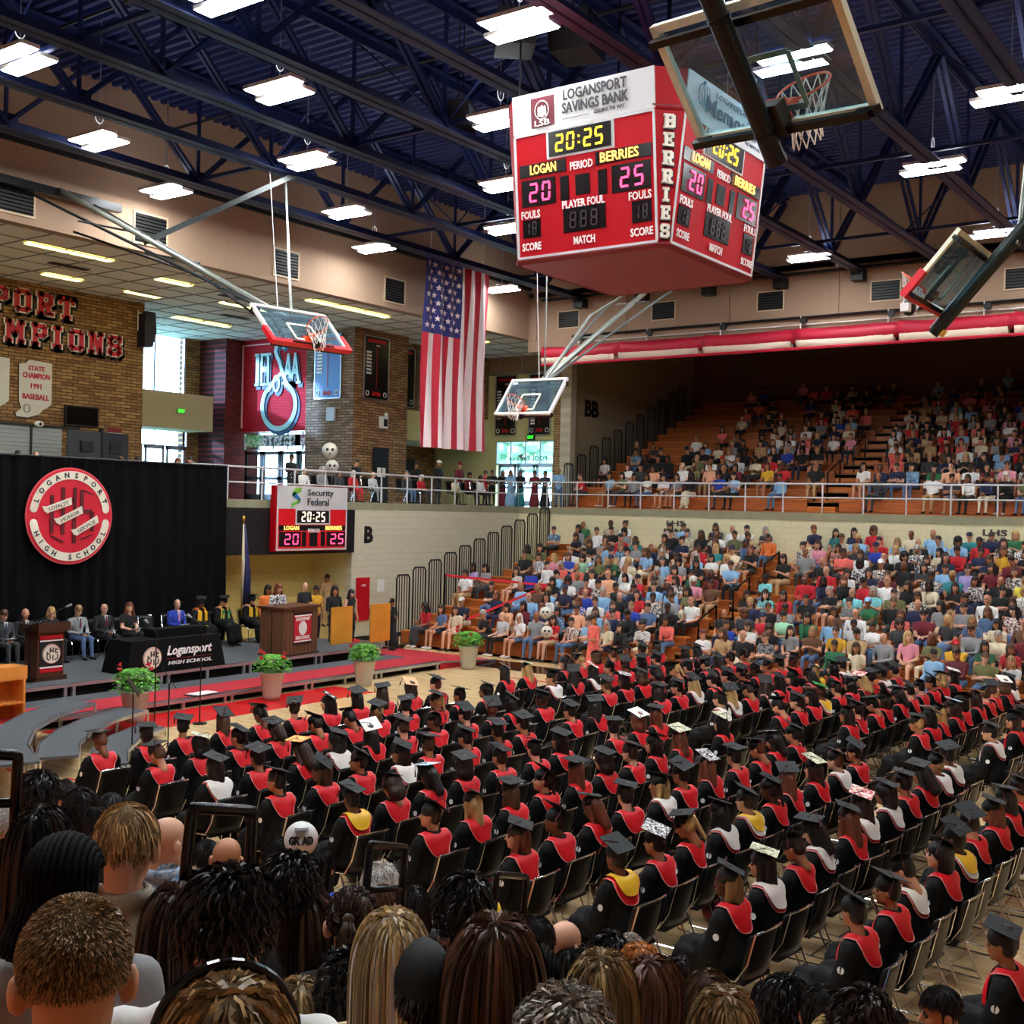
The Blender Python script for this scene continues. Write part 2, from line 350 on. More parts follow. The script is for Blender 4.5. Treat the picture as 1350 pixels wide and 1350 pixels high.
# roof deck, corrugated, ribs running along the hall
dm = M(); P = .30; xs = np.arange(-4.2, 37.4, P); prof = []
for x in xs: prof += [(x, 15.16), (x + .11, 15.16), (x + .15, 15.06), (x + .26, 15.06)]
n = len(prof); vs_ = [(x, y, z) for y in (-6.2, 26.45) for x, z in prof]
dm.add(vs_, [(i, n + i, n + i + 1, i + 1) for i in range(n - 1)])
dm.box((-4.3, -6.3, 15.3), (37.6, 26.6, 15.5))
o = dm.build('ceiling', [deckm]); st(o)

def wall(name, boxes, m, lab=None):
    b = M()
    for lo, hi in boxes: b.box(lo, hi)
    return st(b.build(name, [m]))
wall('wall_end', [((-4.2, 26.1, 11), (37.4, 26.4, 15.4))], tanx)
st(wall('trim_1', [((-4.2, 25.98, 12.9), (37.0, 26.1, 13.0))], black))
wall('wall_end_lower', [((27.4, 26.1, 0), (37.2, 26.35, 4.25)), ((-4.2, 26.1, 0), (21.9, 26.35, 4.25)), ((21.9, 26.1, 2.9), (27.4, 26.35, 4.25))], cream)
wall('wall_added_sunblock', [((37.3, 26.1, 11), (41.2, 26.4, 12.8)), ((41.0, 26.1, 10.3), (41.2, 31.3, 12.8))], tanx)  # added filler that keeps the sun off the upper stand
wall('wall_recess_back', [((21.9, 27.7, 0), (27.4, 27.9, 2.9))], yell)
wall('wall_recess_side', [((27.4, 26.35, 0), (27.6, 27.9, 2.9)), ((21.7, 26.35, 0), (21.9, 27.9, 2.9))], yelly)
wall('ceiling_recess', [((21.7, 26.35, 2.9), (27.6, 27.9, 3.0))], white)
wall('wall_far_upper', [((37, -6.2, 10.5), (37.3, 26.1, 15.4))], tany)
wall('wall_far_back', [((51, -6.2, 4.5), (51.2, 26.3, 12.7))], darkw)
wall('wall_far_end', [((40.35, 26.1, 4.5), (51.2, 26.3, 12.7))], creamy if False else block_mat('shaded_cream_x', (176, 164, 134), 'X'))  # darker copy of the cream, with the upper stand's shade painted in
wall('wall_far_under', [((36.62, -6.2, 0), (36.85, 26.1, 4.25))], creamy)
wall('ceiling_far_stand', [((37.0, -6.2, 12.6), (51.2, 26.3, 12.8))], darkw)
wall('wall_near', [((-4.4, -6.3, 0), (-4.2, 40, 15.5))], tany)
wall('wall_south', [((-4.2, -6.4, 0), (51.2, -6.2, 15.5))], tanx)
wall('floor_end_concourse', [((-4.2, 26.1, 4.25), (41, 38.6, 4.5))], concr)
wall('floor_far_concourse', [((36.6, -6.2, 4.25), (51.2, 26.1, 4.5))], concr)
wall('trim_column_cream', [((40.0, 26.0, 4.5), (40.4, 26.5, 11))], cream)
# pilaster lines on the far upper wall
for k, y in enumerate((24.2, 20.2, 16.1, 12.2, 8.2, 4.2)):
    st(boxobj('trim_pilaster', (36.94, y + 1.5, 10.9), (37, y + 1.62, 14.9), tany))

# dropped ceiling over the concourse: tiles recessed in a grid
tm = M(); gm = M()
for i in range(34):
    for j in range(10):
        x0 = -.3 + i * 1.22; y0 = 26.45 + j * 1.22
        tm.box((x0 + .02, y0 + .02, 11.02), (x0 + 1.20, y0 + 1.20, 11.06))
lc = boxobj('ceiling_concourse', (-4.2, 26.4, 11.06), (41.1, 38.6, 11.2), tile_m); st(lc)
for i in range(35): gm.box((-.3 + i * 1.22 - .015, 26.4, 11.0), (-.3 + i * 1.22 + .015, 38.6, 11.03))
for j in range(11): gm.box((-4.2, 26.45 + j * 1.22 - .015, 11.0), (41, 26.45 + j * 1.22 + .015, 11.03))
t_ = tm.build('ceiling_tiles', [tile_m], lc); t_['kind'] = 'stuff'
st(gm.build('ceiling_grid', [grid_m], lc))

# brick walls of the concourse
wall('wall_brick_left', [((-4.2, 33.1, 4.5), (24.45, 33.4, 11.05)), ((24.15, 33.4, 4.5), (24.45, 38.5, 11.05))], brx)
wall('wall_brick_back', [((30.4, 38.5, 4.5), (33.5, 38.8, 11.2))], brx)
wall('wall_brick_pier', [((31.2, 36.9, 4.5), (33.0, 38.5, 11.05))], redbr)
ihw = wall('wall_brick_mascot', [((32.1, 32.5, 7.3), (32.4, 36.9, 11.05))], brick_mat('red_painted_brick', (214, 30, 52), (200, 24, 46), (160, 16, 36), 'Y'))
wall('wall_brick_turn', [((31.4, 30.0, 4.5), (32.1, 32.5, 11.05))], brick_mat('grey_brown_brick_y', (160, 134, 112), (110, 88, 70), (66, 54, 48), 'Y'))
wall('wall_brick_corner', [((31.41, 29.98, 4.5), (34.4, 30.4, 11.05))], bry if False else brick_mat('brown_brick_xy', (170, 132, 88), (118, 84, 54), (60, 44, 34), 'X'))
wall('wall_brick_upper', [((34.4, 31.0, 8.3), (41.1, 31.3, 11.05))], brx)
wall('wall_soffit_band', [((34.4, 30.9, 7.1), (41.1, 31.4, 8.3))], mat('cream_plaster', (216, 208, 150), .8))
wall('wall_brick_recess', [((34.2, 34.0, 4.5), (41.1, 34.3, 7.2))], brx)
wall('ceiling_recess_upper', [((34.2, 31.4, 7.1), (41.2, 34.3, 7.2))], white)
wall('wall_pool_side', [((41, 26.3, 7.35), (41.2, 31.2, 10.3)), ((41, 30.5, 4.5), (41.2, 34.0, 7.35))], mat('cream_plaster', (216, 208, 150), .8))
wall('wall_brick_column', [((40.85, 26.6, 4.5), (41.1, 27.4, 10.3))], brick_mat('brown_brick_y2', (178, 132, 84), (124, 80, 50), (200, 180, 140), 'Y'))
# header windows (dark) above the pool doors
t = thing('clerestory_window', 'row of dark clerestory panes above the bright double doors', 'window', (41, 28.8, 10.3)); t['kind'] = 'structure'
boxobj('pane', (.02, -2.5, .02), (.08, 2.5, .75), mat('dark_pane', (6, 7, 9), .08), t)
fm = M()
for y in (-2.5, -1.25, .4, 1.6, 2.45): fm.box((-.03, y - .04, 0), (.02, y + .04, .78))
fm.box((-.03, -2.5, -.05), (.02, 2.5, .03)); fm.build('frame', [alu], t)

# black air vents in the upper walls
k = 0
for x, y, ww in [(15.5, 26.1, 1.0), (19.4, 26.1, 1.0), (24.27, 26.1, .95), (29.16, 26.1, .95)]:
    t = thing('wall_vent', ['square black vent nearest the left in the end wall above the letters', 'second square vent from the left in the end wall', 'square vent right of the hanging rod of the left hoop', 'square vent left of the hanging flag'][k], 'vent', (x, y, 11.6), 0, 'air vents in the end wall')
    boxobj('grille', (-ww / 2, -.02, -.38), (ww / 2, 0, .38), black, t); M().box((-ww / 2 - .05, -.04, .38), (ww / 2 + .05, 0, .43)).box((-ww / 2 - .05, -.04, -.43), (ww / 2 + .05, 0, -.38)).box((-ww / 2 - .05, -.04, -.38), (-ww / 2, 0, .38)).box((ww / 2, -.04, -.38), (ww / 2 + .05, 0, .38)).build('frame', [mat('vent_frame', (206, 186, 150), .5)], t)
    s_ = M()
    for z in np.arange(-.33, .36, .09): s_.bar((-ww / 2, -.03, z), (ww / 2, -.03, z), .03, .02)
    s_.build('louvre', [mat('louvre_black', (8, 8, 8), .9, spec=.1)], t)['kind'] = 'stuff'; k += 1
for k, y in enumerate((24.23, 20.17, 16.08, 12.17, 8.11)):
    t = thing('wall_vent', ['black vent in the far wall nearest the corner by the flag', 'black vent in the far wall behind the raised middle hoop', 'black vent in the far wall right of the scoreboard', 'black vent in the far wall behind the right hoop net', 'rightmost black vent in the far wall at the edge of view'][k], 'vent', (37, y, 11.65), 0, 'air vents in the far wall')
    boxobj('grille', (-.02, -.45, -.3), (0, .45, .3), black, t); M().box((-.04, -.5, .3), (0, .5, .34)).box((-.04, -.5, -.34), (0, .5, -.3)).box((-.04, -.5, -.3), (0, -.45, .3)).box((-.04, .45, -.3), (0, .5, .3)).build('frame', [mat('vent_frame', (206, 186, 150), .5)], t)
    s_ = M()
    for z in np.arange(-.26, .28, .09): s_.bar((-.03, -.45, z), (-.03, .45, z), .03, .02)
    s_.build('louvre', [mat('louvre_black', (8, 8, 8), .9, spec=.1)], t)['kind'] = 'stuff'
# pipe and cable along the far wall
for name, z, r, m, lab in (('wall_pipe', 12.45, .06, black, 'long black pipe running across the far upper wall'), ('wall_rail', 10.98, .05, black, 'long black curtain rail above the rolled red divider'), ('steel_cable', 10.75, .02, white, 'pale cable strung above the rolled red divider')):
    tag(M().tube([(36.9, 25.4 if r > .05 else 24.0, z), (36.9, -5, z)], r, 6, 0).build(name, [m]), lab, 'rail' if 'rail' in name else name.split('_')[1])
for k, y in enumerate(np.arange(23.5, 0, -2.9)):
    t = thing('cable_pulley', 'small black pulley on the rail above the red divider, %s from the end wall' % ordn(k), 'pulley', (36.75, float(y), 10.85), 0, 'pulleys above the divider curtain')
    M().tube([(-.05, 0, 0), (.05, 0, 0)], .12, 10).build('wheel', [black], t); M().bar((0, .1, .15), (0, .1, -.3), .03, .03).build('hanger', [white], t)
# rolled up red and white divider curtain: a roll wrapped in straps
t = thing('divider_curtain', 'rolled red and white divider curtain hanging under the far wall', 'curtain', (36.75, 0, 10.25))
rng = random.Random(4)
segs = list(np.arange(25.2, -6, -3.4))
for i, y1 in enumerate(segs):
    y0 = y1 - 3.4 + .18
    def roll(name, r, zc, m, ya, yb):
        N = 16; pts = []
        mb = M(); nr = 14; vsx = []
        for a in range(N + 1):
            y = ya + (yb - ya) * a / N
            for q in range(nr):
                an = 2 * pi * q / nr; rr = r * (1 + .10 * sin(q * 3 + a * .3) + rng.uniform(-.05, .05))
                vsx.append((rr * .8 * cos(an), y, zc + rr * sin(an) - .05 * sin(pi * a / N)))
        mb.add(vsx, [(a * nr + q, a * nr + (q + 1) % nr, (a + 1) * nr + (q + 1) % nr, (a + 1) * nr + q) for a in range(N) for q in range(nr)] + [tuple(range(nr)), tuple(N * nr + q for q in range(nr))][0:2])
        return mb.build(name, [m], t, True)
    roll('red_roll', .24, .12, mat('red_vinyl', (196, 30, 58), .5), y0 - .18, y1)
    roll('white_roll', .19, -.12, mat('white_vinyl', (232, 214, 190), .6), y0, y1)
    M().tube([(.0, y1 + .0, .4), (.0, y1 + .0, -.38)], .03, 6).build('strap', [mat('red_vinyl', (196, 30, 58), .5)], t)
tr = M().tube([(-.12, 25.2, -.33), (-.12, -6, -.33)], .05, 6).build('bottom_bar', [mat('red_vinyl', (196, 30, 58), .5)], t)

# letters on walls
def sign_letters(word, name, lab, c, ax, ay, h, wid, m=black, cat='lettering', depth=.02, bold=.02):
    mb = M(); text(mb, word, c, ax, ay, h, wid, 0, depth, bold); return tag(mb.build(name, [m]), lab, cat)
sign_letters('B', 'wall_letter', 'large black letter B on the cream wall right of the small scoreboard', (28.17, 26.09, 3.45), (1, 0, 0), (0, 0, 1), .56, .42, black, 'letter', .02, .04)
sign_letters('BB', 'wall_letter', 'black letters BB on the dim wall beside the upper stand', (41.75, 26.08, 8.7), (1, 0, 0), (0, 0, 1), .72, 1.1, black, 'letter', .02, .04)
sign_letters('VISITORS', 'wall_letter', 'small dark word VISITORS high on the back wall of the upper stand', (50.98, 20.0, 11.6), (0, -1, 0), (0, 0, 1), .28, 1.9, mat('brown_lettering', (58, 34, 28), .6), 'lettering')
for yc, lab in ((19.3, 'left painted LHS FANS lettering behind the top row of the lower stand'), (8.6, 'right painted LHS FANS lettering behind the top row of the lower stand')):
    mb = M(); text(mb, 'LHS', (36.61, yc, 4.02), (0, -1, 0), (0, 0, 1), .2, .7, 0, .01, .03); text(mb, 'FANS', (36.61, yc, 3.74), (0, -1, 0), (0, 0, 1), .2, .9, 0, .01, .03); tag(mb.build('wall_letter', [mat('grey_brown_lettering', (70, 60, 54), .6)]), lab, 'lettering')

# ------------------------------------------------------------------ roof trusses
def truss_mesh():
    r = thing('roof_truss', '', 'truss', (0, 0, 0))
    def dbl(name, p, q, w_, h, gap):
        mb = M(); d = np.array(q, float) - np.array(p, float); nrm = np.array([0, 1, 0])
        for s_ in (-1, 1): mb.bar(np.array(p) + nrm * gap * s_, np.array(q) + nrm * gap * s_, w_, h, 0, up=(0, 0, 1))
        return mb.build(name, [navy], r)
    mb = M()
    for s_ in (-1, 1):
        mb.box((-4.2, s_ * .11 - .1, 12.30), (36.95, s_ * .11 + .1, 12.33)); mb.box((-4.2, s_ * .03 - .015, 12.3), (36.95, s_ * .03 + .015, 12.52))
    mb.build('bottom_chord', [navy], r)
    mb = M()
    for s_ in (-1, 1):
        mb.box((-4.2, s_ * .11 - .1, 14.97), (36.95, s_ * .11 + .1, 15.0)); mb.box((-4.2, s_ * .03 - .015, 14.78), (36.95, s_ * .03 + .015, 15.0))
    mb.build('top_chord', [navy], r)
    L = 5.14; x = -4.2
    for k in range(8):
        a, b, c_ = x + k * L, x + k * L + L / 2, x + (k + 1) * L
        dbl('web_member', (a, 0, 14.85), (b, 0, 12.42), .09, .07, .075); dbl('web_member', (c_, 0, 14.85), (b, 0, 12.42), .09, .07, .075)
        mb = M().bar((b, 0, 14.85), (b, 0, 12.42), .07, .07); mb.build('web_post', [navy], r)
        M().box((b - .28, -.012, 12.36), (b + .28, .012, 12.68)).build('gusset', [navy], r)
    return r
tr0 = truss_mesh(); TY = [23.6, 20.95, 18.3, 15.65, 13.0, 10.35, 7.7, 5.05, 2.4]
labs = ['blue roof truss nearest the end wall, passing above the flag', 'second blue roof truss from the end wall', 'third blue roof truss from the end wall', 'fourth blue roof truss from the end wall, passing left of the scoreboard', 'fifth blue roof truss from the end wall, ending right of the scoreboard', 'sixth blue roof truss from the end wall, above the scoreboard', 'seventh blue roof truss, ending above the right hoop', 'eighth blue roof truss, at the upper right corner', 'blue roof truss nearest the camera side']
for k, y in enumerate(TY):
    o = tr0 if k == 0 else copy_tree(tr0)
    o.location = (0, y, 0); o['label'] = labs[k]; o['group'] = 'blue roof trusses'
# bridging: crossed rods between trusses
bm_ = 0
for k, x in enumerate((5.0, 12.0, 19.0, 26.0, 33.0)):
    t = thing('cross_bracing', ['', 'line of crossed blue rods between trusses over the stage', 'line of crossed blue rods between trusses left of the scoreboard', 'line of crossed blue rods between trusses right of the scoreboard', 'line of crossed blue rods between trusses near the far wall'][k] or 'line of crossed blue rods between trusses over the near stand', 'bracing', (x, 0, 0), 0, 'cross bracing between roof trusses')
    for i in range(len(TY) - 1):
        a, b = TY[i], TY[i + 1]
        M().tube([(0, a, 12.5), (0, b, 14.8)] if i % 2 else [(0, a, 14.8), (0, b, 12.5)], .024, 5).build('brace_rod', [navy], t)
    M().box((-.05, TY[-1], 12.45), (.05, TY[0], 12.53)).build('strut', [navy], t)
# knee brackets at far wall
for k, y in enumerate(TY[:7]):
    tag(M().bar((36.9, y, 12.2), (36.2, y, 12.4), .25, .2).box((36.6, y - .2, 12.0), (37, y + .2, 12.32)).build('truss_bearing', [black]), 'black bearing plate where the %s truss meets the far wall' % ['first', 'second', 'third', 'fourth', 'fifth', 'sixth', 'seventh'][k], 'bracket', 'truss bearings on the far wall')
for k, x in enumerate((8.5, 14.0, 19.5)):   # hanging conduits along the hall
    tag(M().tube([(x, 26.0, 14.2), (x, -5, 14.2)], .035, 6).build('conduit', [black]), ['thin black conduit under the deck over the near stand', 'thin black conduit under the deck over the stage', 'thin black conduit under the deck above the scoreboard'][k], 'conduit', 'conduits under the roof deck')

# ------------------------------------------------------------------ hanging fluorescent fixtures
def make_light():
    t = thing('ceiling_light', '', 'light', (0, 0, 0))
    for s_ in (-1, 1):
        c = (s_ * .26, s_ * .12)
        M().box((c[0] - .18, c[1] - .66, .02), (c[0] + .18, c[1] + .66, .09)).build('housing', [white], t)
        M().box((c[0] - .16, c[1] - .62, 0), (c[0] + .16, c[1] + .62, .02)).build('lens', [panel_e], t)
    M().box((-.3, -.05, .09), (.3, .05, .14)).build('bracket', [white], t)
    for s_ in (-1, 1): M().box((s_ * .26 - .12, s_ * .12 - .6, .092), (s_ * .26 + .12, s_ * .12 + .6, .1)).build('added_uplight', [mat('added_uplight', (236, 242, 255), .5, emit=LAMP * .13)], t)  # glowing top faces added to brighten the deck and upper walls
    M().tube([(0, 0, .14), (.02, .02, .8), (0, 0, 2.7)], .012, 5).build('hanger_wire', [alu], t)
    M().tube([(.1 * cos(a), 0, .55 + .14 * sin(a)) for a in np.linspace(0, 2 * pi, 15)[:-1]], .012, 4, closed=True).build('cable_loop', [white], t)
    return t
LG = [(12, 14.5, 'top edge of the view'), (11.75, 19.7, 'far left near the left edge'), (15.4, 16.85, 'left half under the deck'), (15.4, 22.6, 'left, over the tan wall'), (18.85, 24.75, 'lowest at left, over the tan wall'), (18.9, 19.7, 'left half, above the left hoop'),
      (22.8, 22.2, 'fourth along the diagonal left of the flag'), (26.4, 24.5, 'just left of the flag top'), (18.95, 14.2, 'upper one beside the scoreboard left edge'), (22.85, 16.9, 'middle one beside the scoreboard left edge'), (26.5, 19.5, 'lower one beside the scoreboard left edge'),
      (33.7, 24.98, 'right of the flag'), (26.7, 7.8, 'right, above the blue truss'), (34.1, 13.6, 'below the trusses right of the scoreboard'), (22.8, 5.25, 'right edge of the view'), (33.7, 8.05, 'behind the right hoop arm'), (19.2, 8.05, 'seen through the large glass backboard'),
      (22.8, 11, ''), (26.6, 13.6, ''), (15.4, 11.2, ''), (15.4, 5.6, ''), (12, 9, ''), (12, 3.4, ''), (18.95, 2.6, ''), (26.6, 2.4, ''), (30.4, 5.2, ''), (22.8, -.4, ''), (8.2, 17, ''), (8.2, 11.6, ''), (8.2, 6.2, ''), (4.6, 9, ''), (4.6, 14.5, ''), (8.2, .6, ''), (4.6, 3.4, ''), (1, 6.2, ''), (34, 2.4, '')]
L0 = make_light()
for k, (x, y, lab) in enumerate(LG):
    o = L0 if k == 0 else copy_tree(L0)
    o.location = (x, y, 12.3); o['group'] = 'hanging fluorescent lights'
    o['label'] = 'hanging twin fluorescent light, ' + lab if lab else 'hanging twin fluorescent light out of view, %s one over the near side' % ordn(k - 17)
# warm troffers in the concourse ceiling
tl = 0
for x, y, dx, dy in [(17.6, 27.9, 1.2, .3), (18.9, 27.9, 1.2, .3), (20.2, 31.3, 1.2, .3), (22.4, 28.9, 1.2, .3), (23.2, 31.5, 1.2, .3), (26.0, 30.3, 1.2, .3), (27.3, 30.3, 1.2, .3), (27.1, 27.4, 1.2, .3), (28.4, 27.4, 1.2, .3), (29.7, 27.4, 1.2, .3), (27.2, 34.3, 1.2, .3), (28.5, 34.3, 1.2, .3), (36.2, 28.0, 1.2, .3), (14.0, 29.5, 1.2, .3), (9.0, 29.5, 1.2, .3), (4.0, 29.5, 1.2, .3)]:
    t = thing('ceiling_light', 'warm strip light in the concourse ceiling, %s' % (['far left by the end wall edge', 'second from the left by the end wall edge', 'above the red wall letters', 'left of the hoop arm', 'above the wall speaker end', 'first of a pair above the lobby', 'second of a pair above the lobby', 'first of three right of the hoop rod', 'second of three right of the hoop rod', 'third of three right of the hoop rod', 'left of the pair by the tall windows', 'right of the pair by the tall windows', 'right of the flag', 'outside the view, nearest the letters', 'outside the view, middle', 'outside the view, far end'][tl]), 'light', (x, y, 10.99), 0, 'warm recessed concourse lights'); tl += 1
    boxobj('lens', (-dx / 2, -dy / 2, -.01), (dx / 2, dy / 2, .01), lampw, t)
    M().box((-dx / 2 - .03, -dy / 2 - .03, -.015), (dx / 2 + .03, -dy / 2, .01)).box((-dx / 2 - .03, dy / 2, -.015), (dx / 2 + .03, dy / 2 + .03, .01)).build('frame', [white], t)
for k, (x, y) in enumerate([(19.3, 29.6), (25.0, 29.2), (27.6, 32.2)]):
    t = thing('ceiling_vent', 'slotted dark air diffuser in the concourse ceiling, %s from the left' % ['first', 'second', 'third'][k], 'vent', (x, y, 10.98), 0, 'slot diffusers in the concourse ceiling')
    for j in range(3): boxobj('slot', (-.6, -.12 + j * .1, -.01), (.6, -.06 + j * .1, .01), mat('dark_slot', (60, 44, 40), .6), t)
# ------------------------------------------------------------------ concourse walls: signs, doors, plaques
blk_red = mat('sign_red', (206, 30, 52), .45, var=.12, vscale=2); sgw = mat('sign_white', (248, 238, 230), .6)
t = thing('wall_sign', 'upper row of big red slab letters PORT on the brown brick wall', 'sign', (0, 33.06, 0))
for ch, x in zip('PORT', (19.22, 19.97, 20.72, 21.47)): block_letter(ch, (x - .28, 0, 10.08), (1, 0, 0), (0, 0, 1), .68, 1.12, 'letter', [black, sgw, blk_red], t, .06, (.8, -.75), (.62, .46))
t = thing('wall_sign', 'lower row of big red slab letters MPIONS on the brown brick wall', 'sign', (0, 33.06, 0))
for ch, x in zip('MPIONS', (19.7, 20.55, 21.2, 21.85, 22.55, 23.27)): block_letter(ch, (x - .28, 0, 9.12), (1, 0, 0), (0, 0, 1), .66, 1.1, 'letter', [black, sgw, blk_red], t, .06, (.8, -.75), (.62, .46))
for k, x in enumerate((19.82, 18.4)):
    t = thing('state_plaque', ['cream state-shaped plaque for the baseball title on the brick wall', 'cream plaque cut off by the left edge of the view'][k], 'plaque', (x, 33.06, 6.9), 0, 'state-shaped plaques')
    out = [(.1, .45), (.08, 1.62), (.32, 1.66), (.42, 1.78), (1.24, 1.74), (1.24, .42), (1.1, .3), (.95, .22), (.8, .06), (.6, 0), (.42, -.06), (.02, -.04), (0, .06), (.18, .22)]
    M().poly([(a * .96 + .02, b) for a, b in out], (0, 0, 0), (1, 0, 0), (0, 0, 1), .03).build('edge', [mat('plaque_edge', (60, 50, 40), .6)], t)
    cx_, cz_ = .62, .85
    M().poly([(cx_ + (a - cx_) * .96, cz_ + (b - cz_) * .97) for a, b in out], (0, -.012, 0), (1, 0, 0), (0, 0, 1), .03).build('face', [mat('plaque_cream', (226, 222, 206), .6)], t)
    if k == 0:
        mb = M()
        for s_, z, h, wd in (('STATE', 1.5, .15, .55), ('CHAMPION', 1.27, .17, .92), ('1991', .95, .17, .36), ('BASEBALL', .62, .17, .9)): text(mb, s_, (.68, -.02, z), (1, 0, 0), (0, 0, 1), h, wd, 0, .01, .03)
        mb.build('lettering', [blk_red], t)
        rb = M().tube([(.38 + .12 * cos(a), -.025, .25 + .12 * sin(a)) for a in np.linspace(0, 2 * pi, 17)[:-1]], .008, 4, closed=True)
        for s_ in (-1, 1): rb.tube([(.38 + s_ * (.13 - .07 * cos(b)), -.025, .25 + .1 * sin(b)) for b in np.linspace(-1.1, 1.1, 6)], .006, 4)
        rb.build('ball_outline', [mat('plaque_edge', (60, 50, 40), .6)], t)
# wall speaker, screens, shutter
t = thing('wall_speaker', 'tall dark speaker hung at the right end of the letter wall', 'speaker', (24.3, 32.8, 10.15))
M().poly([(-.2, .1), (-.12, .55), (.22, .55), (.28, -.1), (.14, -.62), (-.18, -.62)], (0, -.2, 0), (1, 0, 0), (0, 0, 1), .4).build('cabinet', [mat('speaker_navy', (22, 26, 52), .5)], t)
M().tube([(-.25, .1, -.1), (-.25, .1, .6)], .02, 6).tube([(-.25, .1, .5), (0, 0, .5)], .02, 6).build('bracket', [white], t)
t = thing('wall_screen', 'black flat screen mounted on the brick under the letters', 'screen', (22.07, 33.0, 7.05))
M().box((-.6, -.05, -.32), (.6, .02, .32)).build('bezel', [black], t); boxobj('panel', (-.56, -.06, -.28), (.56, -.05, .28), mat('screen_dark', (4, 4, 5), .15), t)
t = thing('shutter_window', 'pale grey roller shutter along the foot of the brick wall', 'shutter', (0, 33.05, 4.5)); t['kind'] = 'structure'
for k in range(16): boxobj('slat', (15.5, -.04 - .01 * (k % 2), .1 + k * .125), (18.9 if 0 else 21.4, 0, .215 + k * .125), mat('shutter_grey', (176, 182, 180), .4, .3), t)
M().box((15.4, -.1, 2.1), (22.0, .0, 2.18)).box((20.3, -.09, 0), (20.36, 0, 2.1)).build('frame', [mat('dark_bronze', (40, 34, 30), .5)], t)
t = thing('security_camera', 'small white camera above the shutter on the brick wall', 'camera', (20.5, 32.95, 6.68)); M().ell((0, -.1, 0), (.16, .1, .1), 12).build('body', [white], t); M().tube([(0, -.2, 0), (0, -.17, 0)], .05, 10).build('lens', [black], t)
t = thing('screen_stand', 'back of a pair of black screens on a stand behind the curtain', 'screen', (21.6, 31.3, 4.5))
for s_ in (-1, 1):
    p = M().obox((s_ * .55, 0, 1.55), (.52, s_ * .08, 0), (0, .03, 0), (0, 0, .42)); p.build('screen_panel', [mat('screen_back', (44, 50, 56), .4)], t)
    M().obox((s_ * .5, -.07, 1.5), (.2, 0, 0), (0, .03, 0), (0, 0, .16)).build('mount_plate', [black], t)
M().bar((0, -.05, 0), (0, -.05, 2.1), .16, .08).bar((-.5, -.05, 1.5), (.5, -.05, 1.5), .05, .06).box((-.5, -.3, 0), (.5, .2, .05)).build('post', [black], t)
tag(M().poly([(0, 0), (.55, 0), (.55, .4), (0, .4)], (23.1, 33.085, 6.2), (1, 0, 0), (0, 0, 1), .02).build('paper_sign', [white]), 'small white notice right of the black screens', 'notice')
tag(M().poly([(0, 0), (.55, 0), (.55, .15), (0, .15)], (23.1, 33.085, 6.62), (1, 0, 0), (0, 0, 1), .02).build('paper_sign', [dkred]), 'small dark red strip sign above the white notice', 'notice')
# back windows, bulkhead, doors
def glazing(name, lab, kindn, org, ax, L, H, nx, nz, depth=.08, fr=.05, n0=1, st_=True):
    """aluminium frame with separate panes on a vertical plane"""
    t = thing(name, lab, kindn, org); ax = np.array(ax, float); up = np.array([0, 0, 1.]); nr = np.cross(ax, up)
    if st_: t['kind'] = 'structure'
    mb = M()
    for i in range(nx + 1): mb.obox(ax * (L * i / nx) + up * H / 2, ax * fr / 2, nr * depth / 2, up * H / 2)
    for j in range(nz + 1): mb.obox(ax * L / 2 + up * (H * j / nz), ax * L / 2, nr * depth / 2, up * fr / 2)
    mb.build('frame', [alu], t)
    for i in range(nx):
        for j in range(nz): M().obox(ax * (L * (i + .5) / nx) + up * (H * (j + .5) / nz), ax * (L / nx / 2 - fr / 2), nr * .008, up * (H / nz / 2 - fr / 2)).build('pane', [glass], t)
    return t
def door(t, c, ax, W=.95, H=2.1, m=alu):
    ax = np.array(ax, float); up = np.array([0, 0, 1.]); nr = np.cross(ax, up); c = np.array(c, float); mb = M()
    for s_ in (-1, 1): mb.obox(c + ax * s_ * (W / 2 - .06) + up * H / 2, ax * .06, nr * .03, up * H / 2)
    for z in (.15, H - .08, H * .45): mb.obox(c + up * z, ax * (W / 2), nr * .03, up * (.12 if z < .2 else .06))
    d = mb.build('door_leaf', [m], t); M().obox(c + up * H / 2, ax * (W / 2 - .1), nr * .006, up * (H / 2 - .1)).build('door_glass', [glass], d)
    M().obox(c + up * H * .47 + nr * -.05, ax * (W / 2 - .12), nr * .02, up * .02).build('push_bar', [m], d)
glazing('window_1', 'tall bright window at the far left beyond the brick wall', 'window', (24.5, 38.5, 8.6), (1, 0, 0), 5.9, 2.6, 4, 1, .1, .08)
o = boxobj('wall_bulkhead', (24.5, 36.9, 7.2), (30.6, 38.5, 8.6), mat('tan_plaster', (196, 178, 138), .8)); st(o)
t = thing('exit_sign', 'small green exit sign on the tan bulkhead', 'exit sign', (29.0, 36.82, 7.9)); boxobj('box', (-.18, 0, -.1), (.18, .08, .1), mat('exit_box', (150, 190, 110), .5), t)
mb = M(); text(mb, 'EXIT', (0, -.01, 0), (1, 0, 0), (0, 0, 1), .12, .28, 0, .01, .02); mb.build('lettering', [mat('exit_green', (60, 230, 60), .5, emit=1.5)], t)
tag(boxobj('wall_plate', (24.6, 36.84, 7.5), (24.85, 36.9, 7.9), dkred), 'small dark red plate beside the tan bulkhead', 'plate')
t = glazing('window_2', 'pale glazed transom over the left entrance doors', 'window', (27.4, 38.4, 6.6), (1, 0, 0), 3.1, .62, 2, 1)
t = thing('door_1', 'white glazed double doors below the tan bulkhead', 'door', (27.4, 38.4, 4.5)); t['kind'] = 'structure'
for k in range(3): door(t, (.52 + k * 1.03, 0, 0), (1, 0, 0))
